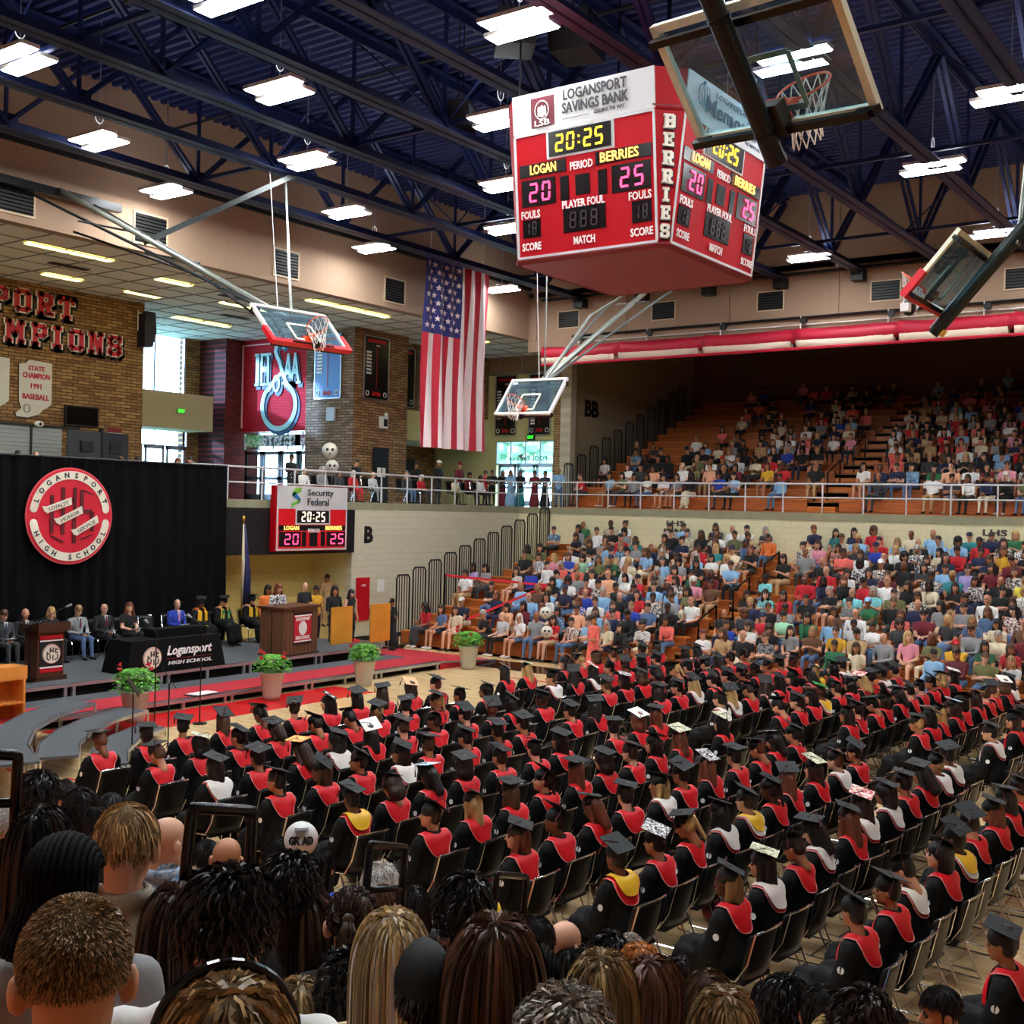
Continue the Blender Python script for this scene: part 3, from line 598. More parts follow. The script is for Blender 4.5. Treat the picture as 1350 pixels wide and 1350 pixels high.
wall('wall_door_side', [((24.5, 38.4, 4.5), (27.4, 38.6, 7.2))], cream)
# mascot wall lettering: IHSAA over a ring, on the red brick (plane x = 32.1, read along -y)
ic, id_ = mat('sign_pale_blue', (176, 226, 232), .4), mat('sign_blue_shadow', (44, 78, 118), .5)
t = thing('wall_logo', 'pale IHSAA emblem with a big ring on the red brick wall', 'sign', (32.1, 34.8, 9.6))
AX, AY = (0, -1, 0), (0, 0, 1)
for dz, m_, e_, off in ((-.03, id_, .05, (.08, -.10)), (-.07, ic, .0, (0, 0))):
    nm = 'shadow' if dz > -.05 else 'lettering'; mb = M()
    for ch, y in (('I', 1.15), ('H', .72), ('A', -.62), ('A', -1.02)):
        text(mb, ch, (dz, y - off[0], .18 + off[1]), AX, AY, 1.15, .2 if ch == 'I' else .5, 0, .03, .03 + e_)
        if ch != 'A':
            for zz in (-.42, .78):
                for q in ((0,) if ch == 'I' else (-.17, .17)): mb.obox((dz, y - off[0] + q, zz + off[1]), (.015, 0, 0), (0, .17, 0), (0, 0, .05 + e_))
        else:
            for q in (-.2, .2): mb.obox((dz, y - off[0] + q, -.42 + off[1]), (.015, 0, 0), (0, .13, 0), (0, 0, .05 + e_))
    mb.build(nm, [m_], t)
    def rib(pts, wd, z):   # flat ribbon following 2D points
        P = np.array(pts, float); vs = []; N = len(P); T = np.gradient(P, axis=0); T /= np.linalg.norm(T, axis=1)[:, None]
        for i in range(N):
            nn = np.array([-T[i][1], T[i][0]]); w_ = wd[i] if not np.isscalar(wd) else wd
            for s_ in (-1, 1):
                for dd in (0, .03): q = P[i] + nn * s_ * w_ / 2; vs.append((z + dd, -q[0], q[1]))
        fs = []
        for i in range(N - 1):
            a = i * 4; b = a + 4; fs += [(a, a + 2, b + 2, b), (a + 1, b + 1, b + 3, a + 3), (a, b, b + 1, a + 1), (a + 2, a + 3, b + 3, b + 2)]
        return M().add(vs, fs)
    ring = [(.12 + off[0] + .95 * sin(a), -1.3 + off[1] + .92 * cos(a)) for a in np.linspace(.35, 2 * pi - .55, 40)]
    rr = [(.22 + off[0], .45 + off[1]), (.38 + off[0], .2 + off[1])][:0]
    S = [(.5, .95), (.42, 1.12), (.22, 1.18), (.05, 1.08), (.0, .88), (.1, .65), (.25, .42), (.34, .2), (.48, -.1), (.7, -.45)]
    S = [(a + off[0] - .12, b + off[1]) for a, b in S]
    rib(S, .17 + e_ * 2, dz - .012).build('loop', [m_], t)
    rib(ring, .2 + e_ * 2, dz - .006).build('ring', [m_], t)
    S2 = [(.02 + off[0] + .16 * cos(a) - .05, -.42 + off[1] + .3 * sin(a)) for a in np.linspace(0, 2 * pi, 22)]
    rib(S2, .1 + e_ * 2, dz - .018).build('small_loop', [m_], t)
    rib([(.35 + off[0], .1 + off[1]), (.0 + off[0], -.2 + off[1]), (-.3 + off[0], -.42 + off[1]), (-.5 + off[0], -.7 + off[1])], .16 + e_ * 2, dz - .003).build('loop_tail', [m_], t)
mb = M()
for a, b in (((32.04, 36.85, 7.45), (32.04, 36.85, 10.8)), ((32.04, 36.85, 10.8), (32.04, 32.6, 10.8))): mb.bar(a, b, .05, .05, up=(1, 0, 0))
tag(mb.build('light_strip', [mat('pink_trim', (255, 190, 196), .5)]), 'thin pale line framing the red wall emblem', 'trim')
# glazed lobby wall under the emblem
glazing('window_3', 'glazed transom panes under the red emblem wall', 'window', (32.2, 36.8, 6.55), (0, -1, 0), 4.2, .7, 5, 1)
t = thing('door_2', 'blue-lit glazed lobby doors below the red emblem wall', 'door', (32.2, 36.8, 4.5)); t['kind'] = 'structure'
for k in range(4): door(t, (0, -.55 - k * 1.05, 0), (0, -1, 0), 1.0, 2.0, mat('dark_bronze', (40, 34, 30), .5))
rng = random.Random(7)
for k, (y, wdt, c) in enumerate(((36.2, 1.0, (90, 200, 110)), (35.2, 1.0, (230, 230, 230)), (34.1, 1.2, (40, 40, 44)), (33.2, 1.2, (170, 60, 110)))):
    boxobj_ = boxobj('window_poster', (32.12, y - wdt / 2, 6.68), (32.14, y + wdt / 2, 7.15), mat('poster_%d' % k, c, .6, rgb2=(240, 240, 235) if k != 1 else (60, 60, 60), vscale=7)); tag(boxobj_, ['green and white poster in the transom above the lobby doors', 'white and grey poster in the transom above the lobby doors', 'black and white poster in the transom above the lobby doors', 'pink and white poster at the right of the lobby transom'][k], 'poster')
# record boards
def board(lab, org, ax, W, H, seed, blue=False):
    t = thing('record_board', lab, 'record board', org, 0, 'school record boards'); ax = np.array(ax, float); up = np.array([0, 0, 1.]); nr = np.cross(ax, up); r_ = random.Random(seed)
    base = mat('record_blue_lit', (66, 130, 214), .3) if blue else mat('record_black', (12, 11, 13), .3)  # blue daylight on one board is painted into its panel colour
    M().obox(up * H / 2, ax * W / 2, nr * .02, up * H / 2).build('panel', [base], t)
    mb = M()
    for s_ in (-1, 1): mb.obox(ax * s_ * W / 2 + up * H / 2, ax * .02, nr * .04, up * H / 2)
    for z in (0, H): mb.obox(up * z, ax * W / 2, nr * .04, up * .02)
    mb.build('frame', [alu], t)
    mb = M()
    for k in range(r_.randint(6, 12)): mb.obox(-ax * W * .32 + up * (H * .74 - k * .13) + nr * .03, ax * W * .1, nr * .004, up * .04)
    mb.obox(ax * W * .05 + up * H * .86 + nr * .03, ax * .1, nr * .004, up * .03); mb.build('name_strips', [white], t)['kind'] = 'stuff'
    mb = M(); mb.obox(up * H * .93 + nr * .03, ax * W * .38, nr * .004, up * .06); mb.obox(up * H * .5 + nr * .03, ax * .012, nr * .004, up * H * .33); text(mb, 'Berries', up * .22 + nr * .03, ax, up, .2, W * .34, 0, .01, .03, .3); mb.build('red_print', [redp], t)
    mb = M()
    for s_, in ((-.36,), (.36,)): mb.tube([ax * (s_ * W + .08 * cos(a)) + up * (.2 + .09 * sin(a)) + nr * .03 for a in np.linspace(0, 2 * pi, 13)[:-1]], .018, 5, closed=True)
    mb.build('badge', [white], t)
board('black record board on the brick pier nearest the emblem wall', (32.55, 29.96, 8.42), (1, 0, 0), 1.35, 2.35, 1)
board('black record board on the brick wall behind, left of the flag', (35.25, 30.94, 8.42), (1, 0, 0), 1.25, 2.35, 2)
board('narrow black record board half hidden by the flag', (36.75, 30.94, 8.42), (1, 0, 0), 1.25, 2.35, 3)
board('blue-lit record board on the grey brick beside the emblem', (31.36, 31.3, 8.4), (0, -1, 0), 1.35, 2.4, 4, True)
board('black record board behind the raised middle hoop, left one', (40.96, 30.0, 7.6), (0, -1, 0), 1.1, 2.6, 5)
board('black record board behind the raised middle hoop, right one', (40.96, 28.2, 7.6), (0, -1, 0), 1.1, 2.6, 6)
glazing('window_4', 'bright glazed transom over the pool doors', 'window', (41.05, 30.5, 6.35), (0, -1, 0), 3.1, .98, 4, 1)
t = thing('door_3', 'bright glazed pool doors at the end of the concourse', 'door', (41.05, 30.5, 4.5)); t['kind'] = 'structure'
for k in range(3): door(t, (0, -.6 - k * 1.0, 0), (0, -1, 0), .95, 1.85)
mb = M(); text(mb, 'POOL Entrance', (40.99, 28.8, 6.6), (0, 1, 0), (0, 0, 1), .2, 2.0, 0, .01, .02); tag(mb.build('window_lettering', [mat('glass_green_print', (60, 110, 70), .6)]), 'reversed POOL Entrance lettering on the transom glass', 'lettering')
t = thing('exit_sign', 'small dark green exit sign above the pool doors', 'exit sign', (40.95, 28.6, 7.5)); boxobj('box', (-.06, -.2, -.12), (0, .2, .12), mat('dark_green', (14, 40, 26), .5), t)
mb = M(); text(mb, 'EXIT', (-.07, 0, 0), (0, -1, 0), (0, 0, 1), .14, .3, 0, .01, .02); mb.build('lettering', [mat('exit_green', (60, 230, 60), .5, emit=1.5)], t)
# small wall fittings
t = thing('wall_lamp', 'white and black box light on the brick pier', 'lamp', (32.95, 29.9, 7.6)); boxobj('box', (-.15, -.12, -.25), (.15, .08, .2), white, t); boxobj('dark_window', (-.1, -.14, -.18), (.1, -.12, .1), black, t); M().ell((.1, -.05, .28), .08).build('lamp_head', [white], t)
tag(M().box((31.3, 30.9, 7.55), (31.4, 31.3, 8.05)).build('wall_box', [mat('pale_box', (200, 214, 230), .5)]), 'pale square box on the grey brick below the blue-lit board', 'box')
t = thing('door_4', 'dark notice-board door on the brick pier', 'door', (32.9, 29.95, 4.5)); t['kind'] = 'structure'; boxobj('door_leaf', (-.42, -.03, 0), (.42, .03, 2.1), black, t); boxobj('notice', (-.22, -.05, 1.0), (-.02, -.03, 1.35), white, t); boxobj('notice', (.04, -.05, 1.0), (.24, -.03, 1.35), white, t)
t = thing('door_5', 'dark doorway behind the standing group under the flag', 'door', (38.6, 33.95, 4.5)); t['kind'] = 'structure'; boxobj('door_leaf', (-.9, -.03, 0), (.9, .03, 2.0), mat('charcoal_door', (40, 40, 42), .6), t); boxobj('poster', (-.1, -.05, .8), (.6, -.03, 1.5), mat('poster_bw', (220, 220, 220), .6, rgb2=(40, 40, 40), vscale=8), t)
# outdoors seen through the glass
st(boxobj('ground_lawn', (-40, 38.9, 4.1), (110, 140, 4.2), mat('lawn', (176, 196, 160), .9, var=.2, vscale=1)))
st(boxobj('ground_lawn_side', (41.3, 10, 4.1), (110, 38.9, 4.2), mat('lawn', (176, 196, 160), .9, var=.2, vscale=1)))
def tree(lab, x, y, h, seed):
    t = thing('tree', lab, 'tree', (x, y, 4.2)); r_ = random.Random(seed)
    M().tube([(0, 0, 0), (.1, 0, h * .3), (0, .1, h * .55)], [.25, .2, .12], 8).build('trunk', [mat('bark', (90, 70, 50), .9)], t)
    mb = M()
    for k in range(160):
        a = r_.uniform(0, 2 * pi); z = r_.uniform(.35, 1) * h; rr = h * .32 * math.sqrt(max(0, 1 - ((z / h - .62) / .42) ** 2)) * r_.uniform(.6, 1)
        mb.ell((rr * cos(a), rr * sin(a), z), (h * .07, h * .07, h * .05), 6)
    mb.build('foliage', [mat('leaves', (176, 204, 168), .8, var=.2, vscale=3)], t)['kind'] = 'stuff'
tree('leafy green tree outside the pool doors, left', 52, 37, 7, 1); tree('leafy green tree outside the pool doors, right', 55, 33, 6, 2); tree('leafy green tree outside the far left windows', 33, 58, 6, 3)

# ------------------------------------------------------------------ balcony railing: one thing per run, posts as parts
def railing(lab, a, b, n):
    t = thing('railing', lab, 'railing', a); d = np.array(b, float) - np.array(a, float)
    for k in range(n + 1): M().tube([d * k / n, d * k / n + [0, 0, .95]], .028, 6).build('post', [mat('rail_white', (224, 226, 228), .35, .3)], t)
    M().tube([(0, 0, .95), d + [0, 0, .95]], .03, 8).build('top_rail', [mat('rail_white', (224, 226, 228), .35, .3)], t)
    for z in (.5,): M().tube([(0, 0, z), d + [0, 0, z]], .024, 8).build('middle_rail', [mat('rail_white', (224, 226, 228), .35, .3)], t)
railing('white pipe railing along the end balcony over letter B', (21.0, 26.2, 4.5), (36.7, 26.2, 4.5), 12)
railing('white pipe railing along the far balcony above the lower stand', (36.7, 26.2, 4.5), (36.7, -5, 4.5), 23)

# ------------------------------------------------------------------ flag
def flag():
    t = thing('national_flag', 'large vertical red, white and blue striped national flag hung from the truss', 'flag', (29.4, 25, 6.4))
    W, H = 3.5, 6.35; N = 52; rows = 40; r_ = random.Random(2)
    wav = lambda u, v: .10 * sin(u * 19 + v * 1.2) * (1.1 - v) + .05 * sin(u * 37 + v * 4) + .05 * sin(v * 5)
    P = lambda u, v: (u * W + .05 * sin(v * 3) * (1 - v) + (.12 * (1 - v) if 0 else 0), wav(u, v), v * H)
    fr = mat('flag_red', (196, 22, 52), .6, sheen=.3); fw = mat('flag_white', (246, 226, 226), .6, sheen=.3); fb = mat('flag_blue', (38, 42, 118), .6, sheen=.3)
    cut = 7 / 13.
    for k in range(13):
        u0, u1 = k / 13., (k + 1) / 13.; top = 1 if u0 >= cut - .01 else .60
        vs = []; nu = 4
        for j in range(rows + 1):
            for i in range(nu + 1): vs.append(P(u0 + (u1 - u0) * i / nu, top * j / rows))
        M().add(vs, [(j * (nu + 1) + i, j * (nu + 1) + i + 1, (j + 1) * (nu + 1) + i + 1, (j + 1) * (nu + 1) + i) for j in range(rows) for i in range(nu)]).build('stripe', [fr if k % 2 == 0 else fw], t, True)
    vs = []; nu = 28; nr_ = 16
    for j in range(nr_ + 1):
        for i in range(nu + 1): vs.append(P(cut * i / nu, .60 + .40 * j / nr_))
    M().add(vs, [(j * (nu + 1) + i, j * (nu + 1) + i + 1, (j + 1) * (nu + 1) + i + 1, (j + 1) * (nu + 1) + i) for j in range(nr_) for i in range(nu)]).build('canton', [fb], t, True)
    # stars: columns of the vertically hung canton
    for col_ in range(9):
        nst = 6 if col_ % 2 == 0 else 5
        for q in range(nst):
            v = .62 + .36 * (col_ + .5) / 9; u = cut * ((q + (.5 if nst == 6 else 1.0)) / 6.)
            c = np.array(P(u, v)); pts = []
            for s_ in range(10):
                a = pi / 2 + s_ * pi / 5; rr = .115 if s_ % 2 == 0 else .048
                uu, vv = u + rr * cos(a) / W, v + rr * sin(a) / H; p = P(uu, vv); pts.append((p[0], p[1] - .025, p[2]))
            M().add([(c[0], c[1] - .025, c[2])] + pts, [(0, 1 + s_, 1 + (s_ + 1) % 10) for s_ in range(10)]).build('star', [fw], t)
    M().tube([(-.1, 0, H + .02), (W + .1, 0, H + .02)], .03, 6).build('hanging_pole', [white], t)
    M().tube([(.3, 0, H), (.3, 0, 8.68)], .012, 4).tube([(W - .3, 0, H), (W - .3, 0, 8.68)], .012, 4).build('hanging_rope', [white], t)
flag()
# ------------------------------------------------------------------ main hanging scoreboard
ledY = mat('led_amber', (255, 208, 40), .5, emit=2.6); ledP = mat('led_pink', (255, 70, 120), .5, emit=2.0); ledO = mat('led_orange', (255, 190, 90), .5, emit=1.6); ledW = mat('led_pale', (255, 232, 200), .5, emit=1.8)
sbred = mat('scoreboard_red', (180, 2, 22), .55, spec=.2); sbw = mat('scoreboard_white', (206, 206, 206), .5); sbdark = mat('scoreboard_window', (20, 14, 18), .2); ledoff = mat('led_off', (52, 40, 44), .4)
wtx = mat('scoreboard_text', (250, 245, 240), .5); gtx = mat('bank_text', (40, 38, 44), .5)
def face(t, o, ax, up, W, H, bank, big=True):
    """o: bottom centre of the panel; every item lies on it"""
    ax = np.array(ax, float); up = np.array(up, float); up /= np.linalg.norm(up); nz = np.cross(ax, up); o = np.array(o, float)
    Pt = lambda u, v, d=0.: o + ax * u * W + up * v * H + nz * d
    def pane(name, u0, v0, u1, v1, m, d, th=.02, par=None): return M().poly([(0, 0), ((u1 - u0) * W, 0), ((u1 - u0) * W, (v1 - v0) * H), (0, (v1 - v0) * H)], Pt(u0, v0, d), ax, up, th).build(name, [m], par or t)
    pane('banner_panel', -.5, .765, .5, 1, sbw, .03)
    fa = pane('face_panel', -.5, 0, .5, .765, sbred, .02)
    mb = M()
    for a, b in (((-.49, .01), (.49, .01)), ((-.49, .01), (-.49, .755)), ((.49, .01), (.49, .755)), ((-.49, .755), (.49, .755))): mb.bar(Pt(*a, .03), Pt(*b, .03), .04, .02, up=nz)
    mb.build('white_border', [sbw], t)
    # clock
    pane('clock_frame', -.255, .585, .225, .755, sbw, .035); pane('clock_window', -.235, .598, .205, .742, sbdark, .05)
    digit_parts('20:25', Pt(-.015, .67, .06), ax, up, .105 * H, 'clock_digit', ledY, t, wd=.55, gap=.2)
    pane('name_window', -.46, .50, -.12, .575, sbdark, .035); pane('name_window', .09, .50, .47, .575, sbdark, .035)
    words_([('LOGAN', Pt(-.28, .537, .06), ax, up, .058 * H, .19 * W, 0, .01, .01), ('BERRIES', Pt(.26, .537, .06), ax, up, .058 * H, .26 * W, 0, .01, .01)], 'name_lettering', ledO, t)
    for i, (u0, v0, u1, v1) in enumerate([(-.45, .32, -.2, .48), (.2, .32, .46, .48), (-.165, .325, -.105, .47), (.105, .325, .165, .47), (-.055, .345, .045, .465), (-.45, .13, -.32, .24), (.33, .13, .46, .255), (-.15, .13, .15, .275)]):
        pane('digit_window', u0, v0, u1, v1, sbdark, .035)
    digit_parts('20', Pt(-.31, .40, .06), ax, up, .118 * H, 'score_digit', ledP, t, wd=.55, gap=.25); digit_parts('25', Pt(.34, .40, .06), ax, up, .118 * H, 'score_digit', ledP, t, wd=.55, gap=.25)
    digit_parts('888', Pt(0, .2, .055), ax, up, .1 * H, 'unlit_digit', ledoff, t, wd=.5, gap=.25); digit_parts('18', Pt(.395, .19, .055), ax, up, .09 * H, 'unlit_digit', ledoff, t, wd=.4, gap=.2); digit_parts('18', Pt(-.385, .185, .055), ax, up, .085 * H, 'unlit_digit', ledoff, t, wd=.4, gap=.2)
    for s_, u, v, wd in (('PERIOD', -.005, .52, .16), ('FOULS', -.385, .27, .14), ('FOULS', .39, .285, .15), ('PLAYER FOUL', 0, .297, .3), ('SCORE', -.385, .075, .14), ('SCORE', .395, .075, .15), ('MATCH', 0, .075, .15)): words_([(s_, Pt(u, v, .05), ax, up, .048 * H, wd * W, 0, .01, .02)], 'red_face_lettering', wtx, t)
    if bank == 1:
        pane('logo_plate', -.36, .79, -.19, .965, mat('bank_maroon', (96, 18, 34), .4), .04)
        mb = M(); text(mb, 'LSB', Pt(-.275, .81, .06), ax, up, .035 * H, .11 * W, 0, .01, .01)
        mb.tube([Pt(-.275 + .05 * cos(a), .885, .06) + up * .055 * H * sin(a) for a in np.linspace(0, 2 * pi, 21)[:-1]], .008, 4, closed=True)
        for q, hh in ((-.022, .03), (0, .038), (.022, .03)): mb.ell(Pt(-.275 + q, .885 + hh * .6, .05), (.02, .02, .02), 6); mb.obox(Pt(-.275 + q, .875, .05), ax * .022, nz * .01, up * hh * H * .8)
        mb.build('logo_lettering', [wtx], t)
        mb = M(); text(mb, 'LOGANSPORT', Pt(.1, .945, .05), ax, up, .064 * H, .44 * W, 0, .01, .02); text(mb, 'SAVINGS BANK', Pt(.1, .868, .05), ax, up, .064 * H, .46 * W, 0, .01, .02); text(mb, 'LEADING THE WAY', Pt(.2, .812, .05), ax, up, .022 * H, .21 * W, 0, .01, .0)
        mb.bar(Pt(-.13, .805, .05), Pt(.06, .805, .05), .008, .006, up=nz); mb.build('banner_lettering', [gtx], t)['kind'] = 'stuff'
    else:
        mb = M(); text(mb, 'LOGANSPORT', Pt(.02, .95, .05), ax, up, .03 * H, .42 * W, 0, .01, .0); text(mb, 'Memorial', Pt(.02, .87, .05), ax, up, .095 * H, .62 * W, 0, .01, .01); text(mb, 'HOSPITAL', Pt(.3, .79, .05), ax, up, .02 * H, .2 * W, 0, .01, .0); mb.build('banner_lettering', [mat('hospital_text', (58, 80, 104), .5)], t)
        mb = M()
        for q in range(3): mb.tube([Pt(-.36 + q * .03 + .03 * cos(a), .9, .06) + up * .06 * H * sin(a) for a in np.linspace(0, 2 * pi, 15)[:-1]], .007, 4, closed=True)
        mb.ell(Pt(-.33, .975, .05), .03, 8); mb.build('banner_emblem', [mat('hospital_teal', (60, 150, 170), .5)], t)
X0, X1, Y0, Y1, ZB, ZT, C_, IN = 16.0, 19.88, 8.6, 12.1, 8.68, 11.40, .38, .28
sb = thing('hanging_scoreboard', 'large red four-sided scoreboard hanging over the court showing 20:25', 'scoreboard', (0, 0, 0))
def octo(ins, z, c):
    # faces stay the same width, corners narrow as the faces lean in
    a = ins; return [(X0 + a, Y1 - C_, z), (X0 + a, Y0 + C_, z), (X0 + C_, Y0 + a, z), (X1 - C_, Y0 + a, z), (X1 - a, Y0 + C_, z), (X1 - a, Y1 - C_, z), (X1 - C_, Y1 - a, z), (X0 + C_, Y1 - a, z)]
top, bot = octo(0, ZT, 0), octo(IN, ZB, 0)
M().add(bot + top, [(k, (k + 1) % 8, 8 + (k + 1) % 8, 8 + k) for k in range(8)] + [tuple(range(8, 16)), tuple(range(7, -1, -1))]).build('cabinet', [mat('scoreboard_body_red', (160, 4, 22), .55, spec=.2)], sb)
low = [(x * .96 + .04 * (X0 + X1) / 2, y * .96 + .04 * (Y0 + Y1) / 2, ZB - .07) for x, y, z in bot]
M().add(low + [(x, y, ZB - .0) for x, y, z in bot], [(k, (k + 1) % 8, 8 + (k + 1) % 8, 8 + k) for k in range(8)] + [tuple(range(7, -1, -1))]).build('underside', [mat('scoreboard_underside', (150, 40, 44), .5)], sb)
M().tube([(x, y, ZB - .02) for x, y, z in bot], .05, 4, closed=True).build('underside_rim', [dkred], sb)
Hf = math.hypot(ZT - ZB, IN)
ymid = (Y0 + Y1) / 2; xm = (X0 + X1) / 2
face(sb, (X0 + IN, ymid, ZB), (0, -1, 0), (-IN, 0, ZT - ZB), Y1 - Y0 - 2 * C_, Hf, 1)
face(sb, (xm, Y0 + IN, ZB), (1, 0, 0), (0, -IN, ZT - ZB), X1 - X0 - 2 * C_, Hf, 2)
# corner column with vertical team word
ax = np.array([1, -1, 0]) / math.sqrt(2); nz = np.array([-1, -1, 0]) / math.sqrt(2)
for k, ch in enumerate('BERRIES'):
    z = ZT - .95 - k * .283; f_ = (z - ZB) / (ZT - ZB); cc = np.array([X0 + C_ / 2 + (IN / 2) * (1 - f_), Y0 + C_ / 2 + (IN / 2) * (1 - f_), z]); hh = .22; w_ = 1.15 - .04 * k
    block_letter(ch, cc - ax * hh / 7 * 2.5 * w_ + nz * .01, ax, (0, 0, 1), hh, w_, 'team_letter', [black, sbw, mat('letter_cream', (240, 232, 214), .5)], sb, .03, (.35, -.3), (.42, .25))
M().poly([(-.3, 0), (.3, 0), (.3, .02), (-.3, .02)], (X0 + C_ / 2 - .02, Y0 + C_ / 2 - .02, ZT - .62), ax, (0, 0, 1), .02).build('corner_joint', [dkred], sb)
for x in (X0 + .3, X1 - .3):
    for y in (Y0 + .3, Y1 - .3): M().tube([(x, y, ZT), (x, y, 15.1)], .02, 6).build('hanging_cable', [blackm], sb)
# speaker clusters under the roof
for k, (x, y, z, s_, rz, lab) in enumerate([(19.4, 15.6, 12.75, .62, .4, 'grey-faced black speaker hanging left of the scoreboard'), (17.2, 12.6, 13.1, .7, .7, 'dark speaker box above the scoreboard, left one'), (18.4, 12.0, 13.3, .8, .2, 'large dark speaker box above the scoreboard, right one')]):
    t = thing('hanging_speaker', lab, 'speaker', (x, y, z), rz); s_ = s_ * (1.1 if k else 1)
    M().poly([(-.5 * s_, -.4 * s_), (.5 * s_, -.4 * s_), (.62 * s_, .4 * s_), (-.62 * s_, .4 * s_)], (0, -.45 * s_, 0), (1, 0, 0), (0, 0, 1), .9 * s_).build('cabinet', [black], t)
    M().obox((-.1 * s_, -.46 * s_, -.05 * s_), (.42 * s_, 0, 0), (0, .01, 0), (0, 0, .32 * s_)).build('grille', [mat('speaker_grey', (74, 78, 80), .7) if k == 0 else mat('speaker_black_grille', (22, 34, 40), .6)], t)
    M().tube([(.3 * s_, 0, .4 * s_), (.3 * s_, 0, 15.1 - z)], .015, 5).tube([(-.3 * s_, 0, .4 * s_), (-.3 * s_, 0, 15.1 - z)], .015, 5).build('hanger', [blackm], t)

# ------------------------------------------------------------------ small scoreboard on the end wall
sm = thing('wall_scoreboard', 'small red and white scoreboard on the balcony edge left of letter B', 'scoreboard', (0, 0, 0))
boxobj('backing_board', (21.95, 25.95, 2.88), (27.35, 26.08, 4.26), black, sm)
boxobj('cabinet', (23.72, 25.72, 2.98), (26.75, 25.93, 4.95), sbred, sm)
def pn(name, x0, z0, x1, z1, m, d): return M().poly([(0, 0), (x1 - x0, 0), (x1 - x0, z1 - z0), (0, z1 - z0)], (x0, 25.72 - d, z0), (1, 0, 0), (0, 0, 1), .02).build(name, [m], sm)
pn('banner_panel', 23.78, 4.28, 26.74, 4.94, sbw, .01); pn('white_border', 23.78, 3.0, 26.74, 4.28, sbw, .005); pn('face_panel', 23.84, 3.06, 26.68, 4.25, mat('bright_red_face', (226, 18, 34), .4), .012)
pn('clock_frame', 24.52, 3.78, 25.98, 4.25, sbw, .02); pn('clock_window', 24.58, 3.83, 25.92, 4.21, sbdark, .03)
pn('name_window', 23.86, 3.6, 26.66, 3.76, sbdark, .02)
for x0, x1 in ((23.88, 24.75), (25.85, 26.66), (24.8, 24.98), (25.6, 25.78), (25.12, 25.45)): pn('digit_window', x0, 3.12, x1, 3.56, sbdark, .02)
digit_parts('20:25', (25.25, 25.68, 4.02), (1, 0, 0), (0, 0, 1), .3, 'clock_digit', ledW, sm)
digit_parts('20', (24.36, 25.68, 3.34), (1, 0, 0), (0, 0, 1), .33, 'score_digit', ledP, sm, wd=.7, gap=.3); digit_parts('25', (26.28, 25.68, 3.34), (1, 0, 0), (0, 0, 1), .33, 'score_digit', ledP, sm, wd=.7, gap=.3)
words_([('LOGAN', (24.36, 25.69, 3.68), (1, 0, 0), (0, 0, 1), .13, .6, 0, .01, .02), ('BERRIES', (26.14, 25.69, 3.68), (1, 0, 0), (0, 0, 1), .13, .72, 0, .01, .02)], 'name_lettering', ledO, sm)
mb = M(); text(mb, 'PERIOD', (25.28, 25.68, 3.6), (1, 0, 0), (0, 0, 1), .12, .5, 0, .01, .02); mb.build('period_lettering', [wtx], sm)
mb = M(); text(mb, 'Security', (25.55, 25.69, 4.73), (1, 0, 0), (0, 0, 1), .25, 1.1, 0, .01, .01); text(mb, 'Federal', (25.45, 25.69, 4.47), (1, 0, 0), (0, 0, 1), .22, .9, 0, .01, .01); mb.build('banner_lettering', [mat('bank_grey', (50, 58, 66), .5)], sm)
for nm, pts, c in (('logo_green_band', [(0, .32), (.12, .5), (.38, .55), (.38, .42), (.15, .36), (.08, .25)], (120, 190, 50)), ('logo_blue_band', [(.0, .3), (.1, .42), (.36, .2), (.34, .1), (.26, .05), (.3, .14)], (30, 120, 190)), ('logo_lower_band', [(.36, .18), (.3, .08), (0, -.04), (0, .06), (.2, .12), (.3, .22)], (110, 190, 60))):
    M().poly(pts, (24.35, 25.69, 4.36), (1, 0, 0), (0, 0, 1), .008).build(nm, [mat(nm, c, .5)], sm)

